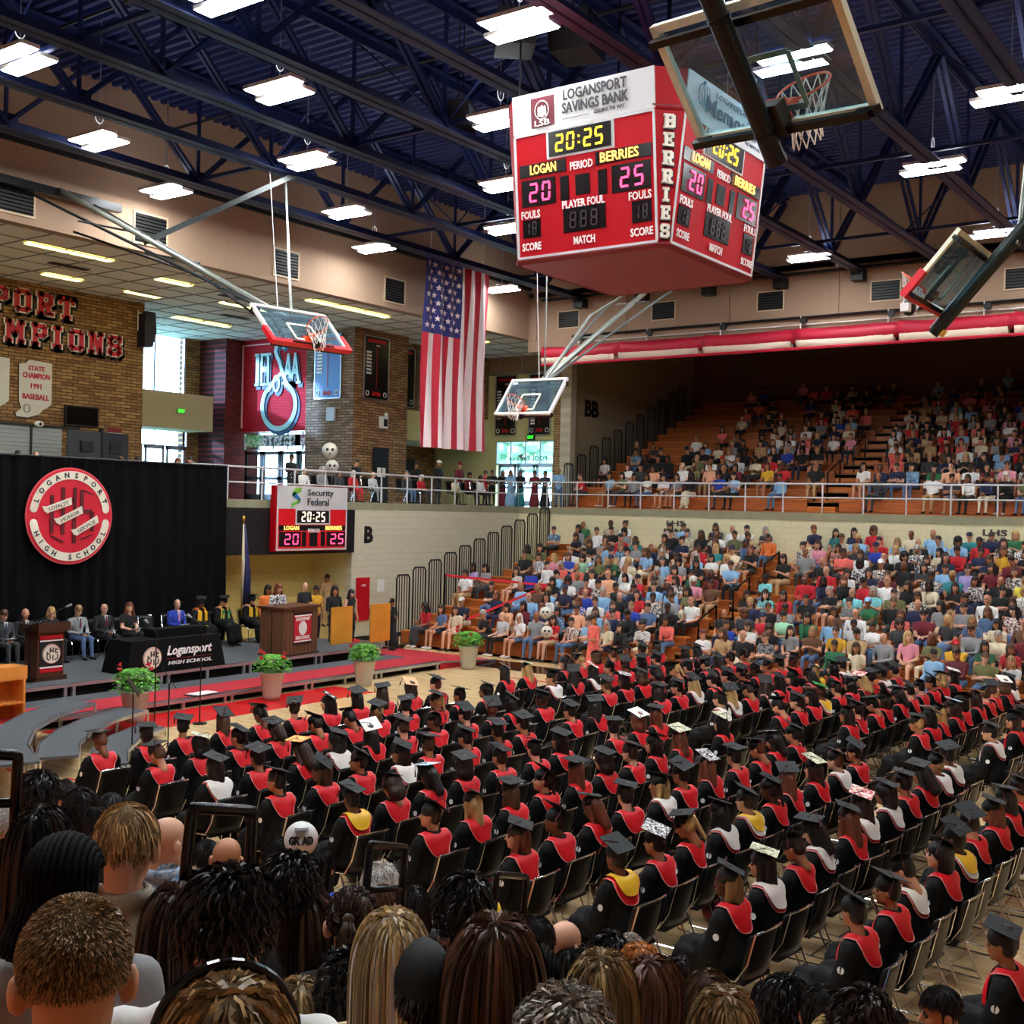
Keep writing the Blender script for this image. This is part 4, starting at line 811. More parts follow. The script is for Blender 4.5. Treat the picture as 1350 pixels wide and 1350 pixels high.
# ------------------------------------------------------------------ basketball hoops
hoopm = mat('rim_orange', (236, 84, 40), .35); netm = mat('net_white', (238, 230, 220), .8); bglass = glass_mat('backboard_glass', (.62, .78, .84), 0, .03, .10)
pad = mat('red_padding', (222, 20, 40), .4)
def hoop(lab, c, u, v, front, framem, padded, back_bars):
    t = thing('basketball_hoop', lab, 'basketball hoop', c); u = np.array(u, float); u /= np.linalg.norm(u); v = np.array(v, float); v -= u * (u @ v); v /= np.linalg.norm(v)
    n = np.cross(u, v); n = n if n @ np.array(front) > 0 else -n
    W, H = .915, .535; Z0 = np.zeros(3)
    mb = M()
    for s_ in (-1, 1): mb.obox(u * s_ * (W - .03), u * .035, n * .03, v * H); mb.obox(v * s_ * (H - .03), u * W, n * .03, v * .035)
    mb.build('frame', [framem], t)
    M().obox(Z0, u * (W - .06), n * .006, v * (H - .06)).build('glass', [bglass], t)
    mb = M()
    for s_ in (-1, 1): mb.obox(u * s_ * .29 - v * .16 + n * .012, u * .025, n * .004, v * .225)
    for z in (.065, -.385): mb.obox(v * z + n * .012, u * .29, n * .004, v * .025)
    mb.build('target_square', [mat('frame_cream', (236, 238, 214), .5)], t)
    if padded:
        mb = M(); mb.bar(-v * (H + .01) - u * (W + .02), -v * (H + .01) + u * (W + .02), .10, .10, up=v)
        for s_ in (-1, 1): mb.bar(u * s_ * (W + .02) - v * (H + .05), u * s_ * (W + .02) - v * (H - .38), .09, .10, up=n)
        mb.build('padding', [pad], t)
    rc = n * .38 - v * .385
    M().tube([rc + .228 * (cos(a) * u + sin(a) * n) for a in np.linspace(0, 2 * pi, 29)[:-1]], .011, 7, closed=True).build('rim', [hoopm], t)
    M().obox(n * .09 - v * .40, u * .07, n * .08, v * .035).obox(n * .02 - v * .38, u * .1, n * .012, v * .09).bar(n * .1 - v * .42 - u * .06, rc - n * .2 - u * .09, .02, .02).bar(n * .1 - v * .42 + u * .06, rc - n * .2 + u * .09, .02, .02).build('rim_bracket', [hoopm], t)
    g = np.array([0, 0, -1.]) * .8 - v * .3; g /= np.linalg.norm(g); mb = M(); NN = 12; prof = [(.225, 0), (.19, .12), (.15, .24), (.125, .34), (.13, .44)]
    up_ = v; 
    for k in range(NN):
        for sgn in (-1, 1):
            pts = []
            for i, (r_, d_) in enumerate(prof):
                a = 2 * pi * (k + sgn * i * .5) / NN; pts.append(rc + r_ * (cos(a) * u + sin(a) * n) + g * d_)
            mb.tube(pts, .006, 4)
    mb.build('net', [netm], t)['kind'] = 'thing'
    # rear steel
    B = -n
    mb = M()
    for z in (H - .12, -H + .03): mb.bar(v * z + B * .10 - u * (W - .02), v * z + B * .10 + u * (W - .02), .06, .06, up=v)
    for s_ in (-1, 1):
        for z in (H - .12, -H + .03): mb.obox(v * z + B * .05 + u * s_ * (W - .08), u * .09, n * .05, v * .03)
        if back_bars: mb.bar(u * s_ * .45 + v * (H - .1) + B * .1, u * s_ * .45 - v * (H - .05) + B * .1, .04, .04, up=n)
    mb.build('rear_frame', [blackm], t)
    return t, u, v, n, np.array(c, float)
fcream = mat('frame_cream', (236, 238, 214), .5)
# large near hoop, seen from behind
t, u, v, n, c = hoop('large glass basketball hoop seen from behind at the top right', (8.55, 3.85, 7.94), (-.28, -.95, -.1), (-.66, .12, .74), (.7, -.27, .66), fcream, False, False)
M().tube([-n * .23 - v * .68, -n * .23 + v * 5], .085, 18).tube([-n * .23 - v * .72, -n * .23 - v * .66], .088, 18).build('mast', [mat('mast_dark', (34, 38, 38), .3, .4)], t)
M().tube([-n * .23 - v * .46, -n * .23 - v * .44], .094, 18).build('mast_collar', [blackm], t); M().tube([-n * .23 + v * .5, -n * .23 + v * .53], .094, 18).build('mast_collar', [blackm], t)
M().obox(-n * .08 - v * .42, u * .12, n * .06, v * .14).build('mount_plate', [mat('plate_brown', (70, 64, 54), .5)], t)
boxl = M().obox(-n * .04 - v * .47 - u * .06, u * .09, n * .01, v * .03).build('maker_label', [mat('label_pale', (206, 206, 180), .5)], t)
# left hoop
pipe = mat('pipe_grey', (150, 156, 150), .3, .7); piped = mat('pipe_dark', (50, 54, 54), .35, .6)
t, u, v, n, c = hoop('left basketball hoop with red padding folded up by the concourse', (16.05, 16.82, 7.87), (.99, -.1, .01), (.07, .7, .71), (-.08, -.71, .7), white, True, True)
bk = np.array([.5, 9.0, 3.9]); top = v * .45 - n * .15
for s_ in (-1, 1): M().tube([top + u * s_ * .1, bk + u * s_ * .9], .035, 8).build('side_pipe', [pipe if s_ > 0 else piped], t)
M().tube([top - v * .0, bk + (0, 0, .2)], .065, 12).build('mast', [mat('pipe_silver', (140, 144, 134), .4, .5)], t)
M().tube([top - n * .35, (.2, 3.2, 1.35), bk + (0, -.6, -.9)], .03, 6).build('lower_brace', [blackm], t)
mb = M()
for f_ in (.2, .45, .7): 
    p = top * (1 - f_) + bk * f_; mb.tube([p + u * -(.15 + 1.2 * f_), p + u * (.15 + 1.2 * f_)], .025, 6)
mb.build('spreader', [piped], t)
M().tube([v * .4, (3.6, 4.4, 4.55)], .028, 6).build('hanging_rod', [pipe], t)
M().tube([v * .45 - u * .3, (3.0, 4.3, 4.55)], .008, 4).build('winch_cable', [white], t)
M().bar(top * .42 + bk * .58, (3.6, 4.0, 4.5), .12, .12).build('fold_strut', [piped], t)
M().obox(bk + (0, 0, .1), (1.7, 0, 0), (0, .1, 0), (0, 0, .1)).build('pivot_beam', [blackm], t)
M().ell(-v * .62 + n * .1, (.09, .09, .09)).obox(-v * .56 + n * .05, u * .5, n * .02, v * .02).build('shot_clock_mount', [blackm], t)
# middle hoop
t, u, v, n, c = hoop('middle basketball hoop raised in front of the record boards', (22.84, 16.0, 7.1), (-.15, -.99, -.03), (.53, -.1, .84), (-.84, .11, .54), white, False, False)
bk = np.array([8.6, 0.2, 5.2]); top = v * .5 - n * .1
M().tube([top, bk], .07, 14).build('mast', [mat('pipe_silver', (140, 144, 134), .4, .5)], t)
for s_ in (-1, 1): M().tube([top + u * .1 * s_, bk * .5 + u * s_ * .6 + (0, 0, .1 - s_ * .1), bk + u * s_ * 1.1 + (.5, 0, 0)], .035, 8).build('side_pipe', [pipe], t)
M().tube([top + u * .05, (2.2, -.25, 2.25), (2.9, -.9, 2.9), (1.8, -.3, 4.6)], .04, 8).build('fold_arm', [mat('pipe_silver', (140, 144, 134), .4, .5)], t)
mb = M()
for f_ in (.3, .55, .8):
    p = top * (1 - f_) + bk * f_; mb.tube([p - u * (.1 + .9 * f_), p + u * (.1 + .9 * f_)], .02, 6)
mb.build('spreader', [pipe], t)
M().tube([top + u * .1, top + u * .1 + (0, 0, 4.9)], .022, 6).build('hanging_rod', [pipe], t)
M().tube([v * .5, v * .5 + (0, .25, 4.9)], .012, 4).build('winch_cable', [white], t)
M().obox(bk, (.1, 0, 0), (0, 1.5, 0), (0, 0, .1)).build('pivot_beam', [blackm], t)
M().ell(-v * .6, (.1, .1, .07)).build('winch_weight', [blackm], t)
# right hoop
t, u, v, n, c = hoop('right basketball hoop with red padding seen from behind at the right', (17.16, 4.69, 7.9), (1, -.03, -.03), (.01, -.65, .76), (-.04, .76, .65), fcream, True, True)
M().tube([-n * .24 - v * .78 + u * .3, -n * .24 + v * 6 + u * .3], .10, 16).build('mast', [mat('mast_green_grey', (36, 46, 44), .3, .5)], t)
M().tube([-n * .24 - v * .82 + u * .3, -n * .24 - v * .74 + u * .3], .08, 12).build('mast_end', [blackm], t); M().obox(-n * .35 - v * .72 + u * .3, u * .05, n * .02, v * .05).build('warning_label', [mat('label_yellow', (240, 190, 50), .5)], t)
M().tube([-n * .1 + u * .75 - v * .2, -n * .5 + u * .8 + v * 6], .035, 6).build('side_pipe', [blackm], t)
for s_ in (-.06, .06): M().tube([(.3 + s_, -.8, .4), (.3 + s_, -1.3, 6.6)], .02, 6).build('hanging_rod', [pipe], t)
t2 = thing('net_camera', 'small black camera box hanging below the right hoop net', 'camera', (17.0, 5.25, 7.45)); M().ell((0, 0, 0), (.13, .1, .12), 10).build('body', [black], t2); M().obox((-.16, 0, -.02), (.06, 0, 0), (0, .06, 0), (0, 0, .06)).build('lens_box', [white], t2); M().tube([(0, 0, .1), (0, .1, .3)], .015, 5).build('bracket', [blackm], t2)
# ------------------------------------------------------------------ stage
carpet_g = mat('stage_grey_carpet', (78, 82, 86), .9, var=.12, vscale=30, bump=.2); carpet_r = mat('red_runner_carpet', (176, 28, 44), .9, var=.08, vscale=20)
def deck(lab, x0, x1, y0, y1, z, legs, m=carpet_g, h=.06):
    t = thing('stage_platform', lab, 'stage platform', (0, 0, 0)); boxobj('deck_panel', (x0, y0, z - h * .4), (x1, y1, z), m, t)
    M().box((x0 - .01, y0 - .02, z - h - .02), (x1 + .01, y0, z - .012)).box((x1, y0, z - h - .02), (x1 + .02, y1, z - .012)).build('edge_rail', [alu], t)
    M().box((x0, y0 + .2, 0), (x1, y0 + .25, z - h)).build('skirt', [mat('black_skirt', (8, 8, 9), .9)], t)
    for k in range(legs + 1):
        x = x0 + .1 + (x1 - x0 - .2) * k / legs; M().box((x - .035, y0 + .0, 0), (x + .035, y0 + .06, z - h)).build('leg', [alu], t)
    return t
for k, x in enumerate(np.arange(7.2, 22.0, 2.44)):
    deck('grey carpeted upper stage section, %s from the left, under the seated speakers' % ['first', 'second', 'third', 'fourth', 'fifth', 'sixth', 'seventh'][k], float(x), float(x) + 2.44, 21.9, 25.7, .5, 2)['group'] = 'upper stage sections'
for k, x in enumerate(np.arange(7.4, 24.4, 2.44)):
    t = deck('low front stage section with red runner, %s from the left' % ['first', 'second', 'third', 'fourth', 'fifth', 'sixth', 'seventh'][k], float(x), float(x) + 2.44, 19.95, 21.88, .22, 2); t['group'] = 'low front stage sections'
    boxobj('red_runner', (float(x), 20.05, .22), (float(x) + 2.44, 21.1, .232), carpet_r, t)
t = thing('stage_ramp', 'wide red carpeted ramp at the right end of the low stage', 'ramp', (0, 0, 0))
M().add([(24.5, 19.95, .0), (27.0, 19.95, .0), (27.0, 23.6, 0), (24.5, 23.6, 0), (24.5, 19.95, .22), (27.0, 19.95, .04), (27.0, 23.6, .04), (24.5, 23.6, .22)], [(4, 5, 6, 7), (0, 1, 5, 4), (1, 2, 6, 5), (2, 3, 7, 6), (3, 0, 4, 7)]).build('carpet', [carpet_r], t)
M().bar((24.5, 19.93, .2), (27, 19.93, .03), .03, .05).build('edge_rail', [alu], t)
tag(boxobj('black_platform', (24.3, 23.7, 0), (27.3, 25.9, .12), mat('gloss_black', (12, 12, 13), .2)), 'low gloss black platform under the wooden panels', 'platform')
# curved choral risers at the left
def riser(lab, pts_in, pts_out, z, n):
    t = thing('choral_riser', lab, 'riser', (0, 0, 0)); t['group'] = 'curved choral risers'
    for k in range(n):
        a, b, c, d = pts_in[k], pts_in[k + 1], pts_out[k + 1], pts_out[k]
        M().poly([a, b, c, d] if np.cross(np.append(np.subtract(b, a), 0), np.append(np.subtract(c, a), 0))[2] > 0 else [d, c, b, a], (0, 0, z), (1, 0, 0), (0, 1, 0), .04).build('tread', [carpet_g], t)
        for p, q in ((a, b), (d, c)): M().bar((*p, z - .03), (*q, z - .03), .03, .06).build('edge_trim', [alu], t)
        for p in (a, d, b): M().tube([(*p, 0), (*p, z - .04)], .02, 6).build('leg', [mat('leg_cream', (200, 190, 160), .5)], t)
        M().tube([(*a, .1), (*c, z - .1)], .012, 5).build('brace', [mat('leg_cream', (200, 190, 160), .5)], t)
def arc(cx, cy, r, a0, a1, n): return [(cx + r * cos(rad(a)), cy + r * sin(rad(a))) for a in np.linspace(a0, a1, n + 1)]
riser('highest curved grey choral riser closest to the stage', arc(15.6, 13.6, 6.1, 162, 112, 4), arc(15.6, 13.6, 6.75, 162, 112, 4), .55, 4)
riser('middle curved grey choral riser', arc(15.6, 13.6, 5.35, 151, 106, 4), arc(15.6, 13.6, 5.98, 151, 106, 4), .36, 4)
riser('lowest curved grey choral riser nearest the graduates', arc(15.6, 13.6, 4.6, 151, 112, 3), arc(15.6, 13.6, 5.2, 151, 112, 3), .18, 3)
# curtain with folds, plus round school emblem
cm = M(); nx = 420; xs_ = np.linspace(-2, 22.0, nx); cv = []
for z in (.0, 1.6, 3.2, 4.8, 5.42):
    for i, x in enumerate(xs_): cv.append((x, 25.88 + .06 * sin(x * 13 + sin(x * 2.1) * 2) * (1 - .25 * z / 5.4) + .03 * sin(x * 31 + z), z + (.02 * sin(x * 1.3) if z > 5 else 0)))
cm.add(cv, [(j * nx + i, j * nx + i + 1, (j + 1) * nx + i + 1, (j + 1) * nx + i) for j in range(4) for i in range(nx - 1)])
cur = thing('stage_curtain', 'tall black pleated stage backdrop curtain', 'curtain', (0, 0, 0)); cm.build('drape', [mat('black_velvet', (7, 7, 9), .95, spec=.15)], cur, True)
M().tube([(-2, 25.86, 5.42), (22.0, 25.86, 5.42)], .03, 6).build('top_pipe', [black], cur)
for x in (22.02, 16, 10, 4): M().tube([(x, 26.0, 0), (x, 26.0, 5.42)], .03, 6).build('upright', [blackm], cur)
def onY(px_, py_, Y):
    v = _F + (px_ - 675) / 1532. * _R + (675 - py_) / 1532. * _U; return np.array([0, 0, CZ]) + v * (Y / v[1])
emb = thing('school_emblem', 'round red and white school emblem hung on the black curtain', 'emblem', (16.95, 25.72, 3.97))
er, ecr = mat('emblem_red', (214, 30, 54), .5), mat('emblem_cream', (238, 232, 212), .5); edk = mat('emblem_dark', (92, 16, 28), .5)
R_ = 1.2
def disc(r, d, m, name, par): return M().poly([(r * cos(a), r * sin(a)) for a in np.linspace(0, 2 * pi, 65)[:-1]], (0, -d, 0), (1, 0, 0), (0, 0, 1), .03).build(name, [m], par)
disc(R_, .0, mat('emblem_pink_edge', (226, 90, 100), .5), 'rim', emb); disc(R_ * .975, .01, er, 'disc', emb)
def arcband(a0, a1, r0, r1, name, m, par, d=.03):
    A = np.linspace(rad(a0), rad(a1), 40); mb = M(); v_ = []
    for a in A: v_ += [(r0 * cos(a), -d, r0 * sin(a)), (r1 * cos(a), -d, r1 * sin(a))]
    for s_ in (0, -1): mb.ell(((r0 + r1) / 2 * cos(A[s_]), -d + .01, (r0 + r1) / 2 * sin(A[s_])), ((r1 - r0) / 2, .012, (r1 - r0) / 2), 12)
    return mb.add(v_, [(2 * i, 2 * i + 2, 2 * i + 3, 2 * i + 1) for i in range(39)]).build(name, [m], par)
arcband(10, 170, R_ * .76, R_ * .93, 'upper_band', ecr, emb); arcband(190, 350, R_ * .76, R_ * .93, 'lower_band', ecr, emb)
def arctext(s_, a0, a1, r, h, flip, par, m, d=.04, name='band_lettering'):
    mb = M()
    for k, ch in enumerate(s_):
        if ch == ' ': continue
        a = rad(a0 + (a1 - a0) * (k / (len(s_) - 1))); ay = np.array([cos(a), 0, sin(a)]) * (-1 if flip else 1); ax = np.array([-sin(a), 0, cos(a)]) * (1 if flip else -1)
        text(mb, ch, (r * cos(a), -d, r * sin(a)), ax, ay, h, None, 0, .01, .02)
    return mb.build(name, [m], par)
arctext('LOGANSPORT', 158, 22, R_ * .845, .13, False, emb, black); arctext('HIGH SCHOOL', 205, 335, R_ * .845, .13, True, emb, black)
mb = M()
def stroke(pts, wd=.1): 
    for a, b in zip(pts[:-1], pts[1:]): mb.bar((a[0], -.035, a[1]), (b[0], -.035, b[1]), .012, wd, up=(0, 0, 1)) if abs(a[0] - b[0]) > abs(a[1] - b[1]) * 4 else mb.obox(((a[0] + b[0]) / 2, -.035, (a[1] + b[1]) / 2), (wd / 2, 0, 0), (0, .006, 0), ((b[0] - a[0]) / 2, 0, (b[1] - a[1]) / 2 + .04))
stroke([(-.52, .55), (-.52, -.45)]); stroke([(-.52, -.45), (-.2, -.68)]); stroke([(-.22, .75), (-.22, -.5)]); stroke([(.1, .75), (.1, -.72)]); stroke([(-.22, .3), (.1, .4)]); stroke([(.3, .7), (.3, .1)]); stroke([(.3, .7), (.62, .5)]); stroke([(.3, .12), (.6, .12)]); stroke([(.6, .15), (.6, -.42)]); stroke([(.6, -.42), (.28, -.62)])
mb.build('monogram', [edk], emb)
for k, (wd_, c_, a_) in enumerate((('LOYALTY', (-.36, .25), 18), ('HONOR', (-.04, .0), 24), ('SERVICE', (.42, -.25), 28))):
    ax = np.array([cos(rad(a_)), 0, sin(rad(a_))]); ay = np.array([-sin(rad(a_)), 0, cos(rad(a_))])
    rb_ = M().poly([(-.36, -.08), (.36, -.08), (.4, .1), (-.32, .08)], (c_[0], -.06, c_[1]), ax, ay, .015).poly([(-.4, -.02), (-.3, -.1), (-.3, .08), (-.42, .12)], (c_[0], -.055, c_[1]), ax, ay, .015).build('ribbon', [ecr], emb)
    m2 = M(); text(m2, wd_, (c_[0], -.07, c_[1]), ax, ay, .09, .55, 0, .01, .0); m2.build('ribbon_lettering', [mat('grey_print', (96, 92, 90), .6)], rb_)

# ------------------------------------------------------------------ lecterns, table, panels
walnut = mat('walnut', (84, 50, 30), .4, var=.2, vscale=3, stretch=(6, 6, .6)); walnutd = mat('dark_walnut', (62, 34, 20), .4); wl2 = mat('lectern_brown', (104, 72, 48), .45, var=.2, vscale=3, stretch=(8, 8, .5))
def seal(par, c, r, ax=(1, 0, 0)):
    ax = np.array(ax, float); nz = np.cross(ax, (0, 0, 1.)); c = np.array(c, float)
    M().poly([(r * cos(a), r * sin(a)) for a in np.linspace(0, 2 * pi, 41)[:-1]], c, ax, (0, 0, 1), .01).build('seal', [ecr], par)
    mb = M().tube([c + nz * .005 + ax * r * .95 * cos(a) + np.array([0, 0, 1]) * r * .95 * sin(a) for a in np.linspace(0, 2 * pi, 33)[:-1]], r * .035, 4, closed=True)
    mb.build('seal_ring', [mat('seal_pink', (190, 120, 110), .5)], par); mb = M(); s = r / .75
    for (x0, y0, x1, y1) in ((-.42, .2, -.42, .02), (-.42, -.05, -.42, -.35), (-.42, -.35, -.2, -.5), (-.15, .5, -.15, .1), (-.15, -.05, -.15, -.4), (.1, .5, .1, .1), (.1, -.1, .1, -.5), (-.15, .25, .1, .25), (.3, .4, .3, .1), (.3, .4, .5, .3), (.3, .1, .5, .05), (.5, -.05, .5, -.35), (.5, -.35, .25, -.5), (-.42, -.02, -.2, .06)):
        mb.bar(c + nz * .01 + (ax * x0 + np.array([0, 0, y0])) * s * .95, c + nz * .01 + (ax * x1 + np.array([0, 0, y1])) * s * .95, .01 * s, .09 * s, up=np.cross(ax * (x1 - x0) + np.array([0, 0, y1 - y0]), nz))
    mb.build('seal_monogram', [black], par)
t = thing('lectern', 'small dark wooden lectern at the left with black banner and round seal', 'lectern', (14.45, 22.75, .5))
M().box((-.36, -.28, 0), (.36, .3, .1)).build('base', [walnutd], t); M().box((-.31, -.23, .1), (.31, .26, 1.05)).build('body', [walnut], t)
M().poly([(-.36, 0), (.34, 0), (.34, .12), (-.36, .2)], (.38, 0, 1.05), (0, 1, 0), (0, 0, 1), .76).build('top', [walnutd], t)
bn = M().box((-.27, -.25, .18), (.27, -.235, .97)).build('banner', [mat('banner_black', (14, 12, 14), .7)], t)
M().box((-.27, -.256, .88), (.27, -.25, .97)).box((-.27, -.256, .18), (.27, -.25, .26)).build('red_stripe', [redp], bn); M().box((-.27, -.257, .84), (.27, -.25, .87)).box((-.27, -.257, .27), (.27, -.25, .30)).build('white_stripe', [white], bn)
seal(t, (0, -.262, .57), .215)
# covered table
t = thing('covered_table', 'long table under a black cloth with round seal and white lettering', 'table', (17.3, 22.35, .5)); clm = mat('table_cloth_black', (6, 6, 7), .9, spec=.2)
M().add([(-1.38, -.48, 0), (1.38, -.48, 0), (1.38, .48, 0), (-1.38, .48, 0), (-1.25, -.4, .74), (1.25, -.4, .74), (1.25, .4, .74), (-1.25, .4, .74)], [(4, 5, 6, 7), (0, 1, 5, 4), (1, 2, 6, 5), (2, 3, 7, 6), (3, 0, 4, 7)]).build('tablecloth', [clm], t)
M().box((-1.24, -.39, .70), (1.24, .39, .735)).build('tabletop', [blackm], t)
for sx_ in (-1, 1):
    for sy_ in (-1, 1): M().tube([(sx_ * 1.15, sy_ * .33, 0), (sx_ * 1.15, sy_ * .33, .72)], .018, 6).build('leg', [blackm], t)
boxobj('cap_box', (-.4, -.1, .745), (1.1, .3, .93), clm, t)
seal(t, (-.72, -.475, .34), .25)
mb = M(); up_ = np.array([0, .105, 1.]); text(mb, 'Logansport', (.33, -.465, .44), (1, 0, 0), up_, .28, 1.3, 0, .01, .025, .35); text(mb, 'HIGH SCHOOL', (.33, -.49, .19), (1, 0, 0), up_, .085, 1.25, 0, .01, .03, .2); mb.build('cloth_lettering', [white], t)
M().bar((-.35, -.49, .285), (1.0, -.49, .285), .01, .008).build('underline', [mat('thin_red', (150, 30, 50), .5)], t)
# main lectern (banner lettering only)
t = thing('lectern', 'large brown wooden lectern with red banner at the right of the stage', 'lectern', (21.2, 22.35, .5), .12)
M().box((-.72, -.42, 0), (.72, .42, .05)).build('base', [walnutd], t); M().box((-.68, -.38, .05), (.68, .4, 1.2)).build('body', [wl2], t); M().box((-.74, -.44, 1.2), (.74, .44, 1.26)).build('top', [walnut], t)
for x in np.arange(-.6, .65, .15): M().box((x, -.386, .07), (x + .008, -.38, 1.18)).build('groove', [walnutd], t)
M().box((-.3, -.405, .28), (.38, -.39, 1.1)).build('banner', [mat('banner_red', (186, 22, 44), .6)], t); M().box((-.3, -.41, .28), (.38, -.405, .33)).box((-.3, -.41, 1.04), (.38, -.405, 1.1)).build('banner_stripe', [black], t)
M().box((-.3, -.412, .34), (.38, -.405, .37)).box((-.3, -.412, 1.0), (.38, -.405, 1.03)).build('banner_white_stripe', [white], t)
mb = M(); text(mb, 'LOGANSPORT', (.04, -.412, .93), (1, 0, 0), (0, 0, 1), .09, .56, 0, .01, .02); text(mb, 'HIGH SCHOOL', (.04, -.412, .45), (1, 0, 0), (0, 0, 1), .09, .56, 0, .01, .02); mb.build('banner_lettering', [white], t)
M().poly([(.16 * cos(a), .18 * sin(a)) for a in np.linspace(0, 2 * pi, 33)[:-1]], (.04, -.412, .69), (1, 0, 0), (0, 0, 1), .01).build('banner_disc', [white], t)
ply = mat('orange_birch_ply', (222, 150, 50), .4, var=.1, vscale=2)
for k, (x, y, z0, lab) in enumerate([(23.75, 22.95, .12, 'left golden plywood panel on thin legs beside the lectern'), (25.35, 22.95, .12, 'right golden plywood panel on thin legs by letter B wall')]):
    t = thing('plywood_screen', lab, 'panel', (x, y, z0), 0, 'golden plywood panels'); boxobj('board', (-.42, -.02, .32), (.42, .02, 1.42), ply, t)
    for s_ in (-1, 1): M().tube([(s_ * .4, .03, 0), (s_ * .4, .03, 1.42)], .015, 6).tube([(s_ * .4, -.2, .01), (s_ * .4, .25, .01)], .015, 6).build('leg', [alu], t)
t = thing('wall_banner', 'upright red panel leaning on the cream wall behind the plywood panels', 'banner', (27.9, 26.05, .3)); boxobj('panel', (-.3, -.03, .35), (.3, .03, 1.75), redp, t)
mb = M(); text(mb, 'EXIT', (0, -.04, 1.5), (1, 0, 0), (0, 0, 1), .06, .2, 0, .01, .01); mb.build('lettering', [white], t)
tag(boxobj('wall_notice', (28.65, 26.06, 1.55), (28.95, 26.1, 1.95), white), 'white notice on the cream wall right of the red panel', 'notice')
t = thing('wall_phone', 'small black fitting low on the cream wall', 'fitting', (28.3, 26.08, .9)); boxobj('body', (-.06, -.05, -.12), (.06, .01, .12), black, t)
t = thing('door_6', 'brown wooden door at the left end of the yellow recess', 'door', (22.15, 27.3, 0)); t['kind'] = 'structure'; boxobj('door_leaf', (-.1, -.5, 0), (0, .4, 2.3), walnutd, t)
# base moulding of the end wall
st(boxobj('baseboard_end', (27.4, 26.06, 0), (37, 26.1, .14), black))
# mic stands, music stands, planters, flag pole, bookcase
def mic(lab, x, y, z, h, boom, hx):
    t = thing('microphone_stand', lab, 'microphone stand', (x, y, z), 0, 'microphone stands')
    M().tube([(0, 0, 0), (0, 0, h)], .012, 6).build('pole', [blackm], t)
    M().lathe([(.14, 0), (.14, .02), (.03, .03)], n=14).build('base', [blackm], t)
    e = (boom * cos(hx), boom * sin(hx), h + boom * .45); s0 = (-.25 * boom * cos(hx), -.25 * boom * sin(hx), h - .1 * boom)
    M().tube([s0, e], .009, 6).build('boom', [blackm], t); M().tube([e, (e[0] + .12 * cos(hx), e[1] + .12 * sin(hx), e[2] + .04)], [.02, .03], 8).build('microphone', [mat('mic_grey', (150, 152, 156), .4, .5)], t)
mic('microphone stand with a long boom pointing right by the small lectern', 14.0, 22.6, .5, 1.2, .8, -.1)
mic('microphone stand in front of the covered table, left one', 14.25, 18.7, 0, 1.85, .35, 1.4)
mic('microphone stand in front of the covered table, right one', 15.1, 18.4, 0, 1.95, .3, 1.6)
mic('microphone stand at the left side of the large lectern', 20.35, 22.1, .5, 1.2, .6, .5)
mic('microphone stand with boom left of the person in black robe', 26.4, 23.6, .12, 1.35, -.7, .1)
mic('thin microphone stand in front of the person in black robe', 26.2, 23.2, .12, 1.15, .1, 1.5)
def music(lab, x, y, h, rz):
    t = thing('music_stand', lab, 'music stand', (x, y, 0), rz, 'black music stands'); M().tube([(0, 0, 0), (0, 0, h)], .012, 6).build('pole', [blackm], t)
    M().obox((0, 0, h + .08), (.25, 0, 0), (0, .1, .15), (0, -.004, .003)).build('desk', [blackm], t)
    for a in (0, 2.1, 4.2): M().tube([(0, 0, .15), (.3 * cos(a), .3 * sin(a), 0)], .01, 5).build('leg', [blackm], t)
music('black music stand at the left edge of the graduates, left one', 12.5, 17.0, 1.1, .9); music('black music stand at the left edge of the graduates, right one', 13.1, 16.8, 1.2, 1.0)
def planter(lab, x, y, s, seed):
    t = thing('planter', lab, 'planter', (x, y, 0), 0, 'planters along the stage'); r_ = random.Random(seed)
    M().lathe([(.17, 0), (.20, .1), (.27, .58), (.29, .6), (.29, .63), (.25, .63), (.24, .56)], n=20).build('pot', [mat('pot_taupe', (176, 174, 160), .6)], t, True)
    M().lathe([(.24, .55), (.05, .57)], n=14).build('soil', [mat('soil', (50, 34, 24), .9)], t)
    mb = M(); fm_ = M(); sm_ = M()
    for k in range(480):
        a = r_.uniform(0, 2 * pi); el = r_.uniform(-.3, 1.2); rr = r_.uniform(.16, .38) * s; p = np.array([rr * cos(a) * cos(el) * 1.15, rr * sin(a) * cos(el) * 1.15, .72 + .3 * sin(el) * s]); d = np.array([cos(a + r_.uniform(-.8, .8)), sin(a + r_.uniform(-.8, .8)), r_.uniform(-.5, .4)]); d /= np.linalg.norm(d)
        sd = np.cross(d, (0, 0, 1)); sd /= np.linalg.norm(sd); L = .085; up2 = np.cross(sd, d) * .012
        mb.add([p - d * L * .5, p + sd * L * .42 + up2, p + d * L * .6, p - sd * L * .42 + up2, p + up2 * 2], [(0, 1, 4), (1, 2, 4), (2, 3, 4), (3, 0, 4)], 0 if r_.random() < .6 else 1)
    mb.build('leaves', [mat('leaf_green', (70, 150, 40), .5), mat('leaf_light', (120, 190, 60), .5)], t)['kind'] = 'stuff'
    for k in range(6): 
        a = r_.uniform(0, 2 * pi); q = (.34 * cos(a) * s, .34 * sin(a) * s, .95 + r_.uniform(-.05, .2)); M().tube([(q[0] * .4, q[1] * .4, .7), q], .006, 4).build('flower_stem', [mat('leaf_green', (70, 150, 40), .5)], t)
        f_ = M()
        for j in range(7): f_.ell((q[0] + r_.uniform(-.03, .03), q[1] + r_.uniform(-.03, .03), q[2] + r_.uniform(-.02, .03)), (.028, .028, .02), 6)
        f_.build('flower_head', [mat('geranium_red', (200, 20, 36), .5)], t)
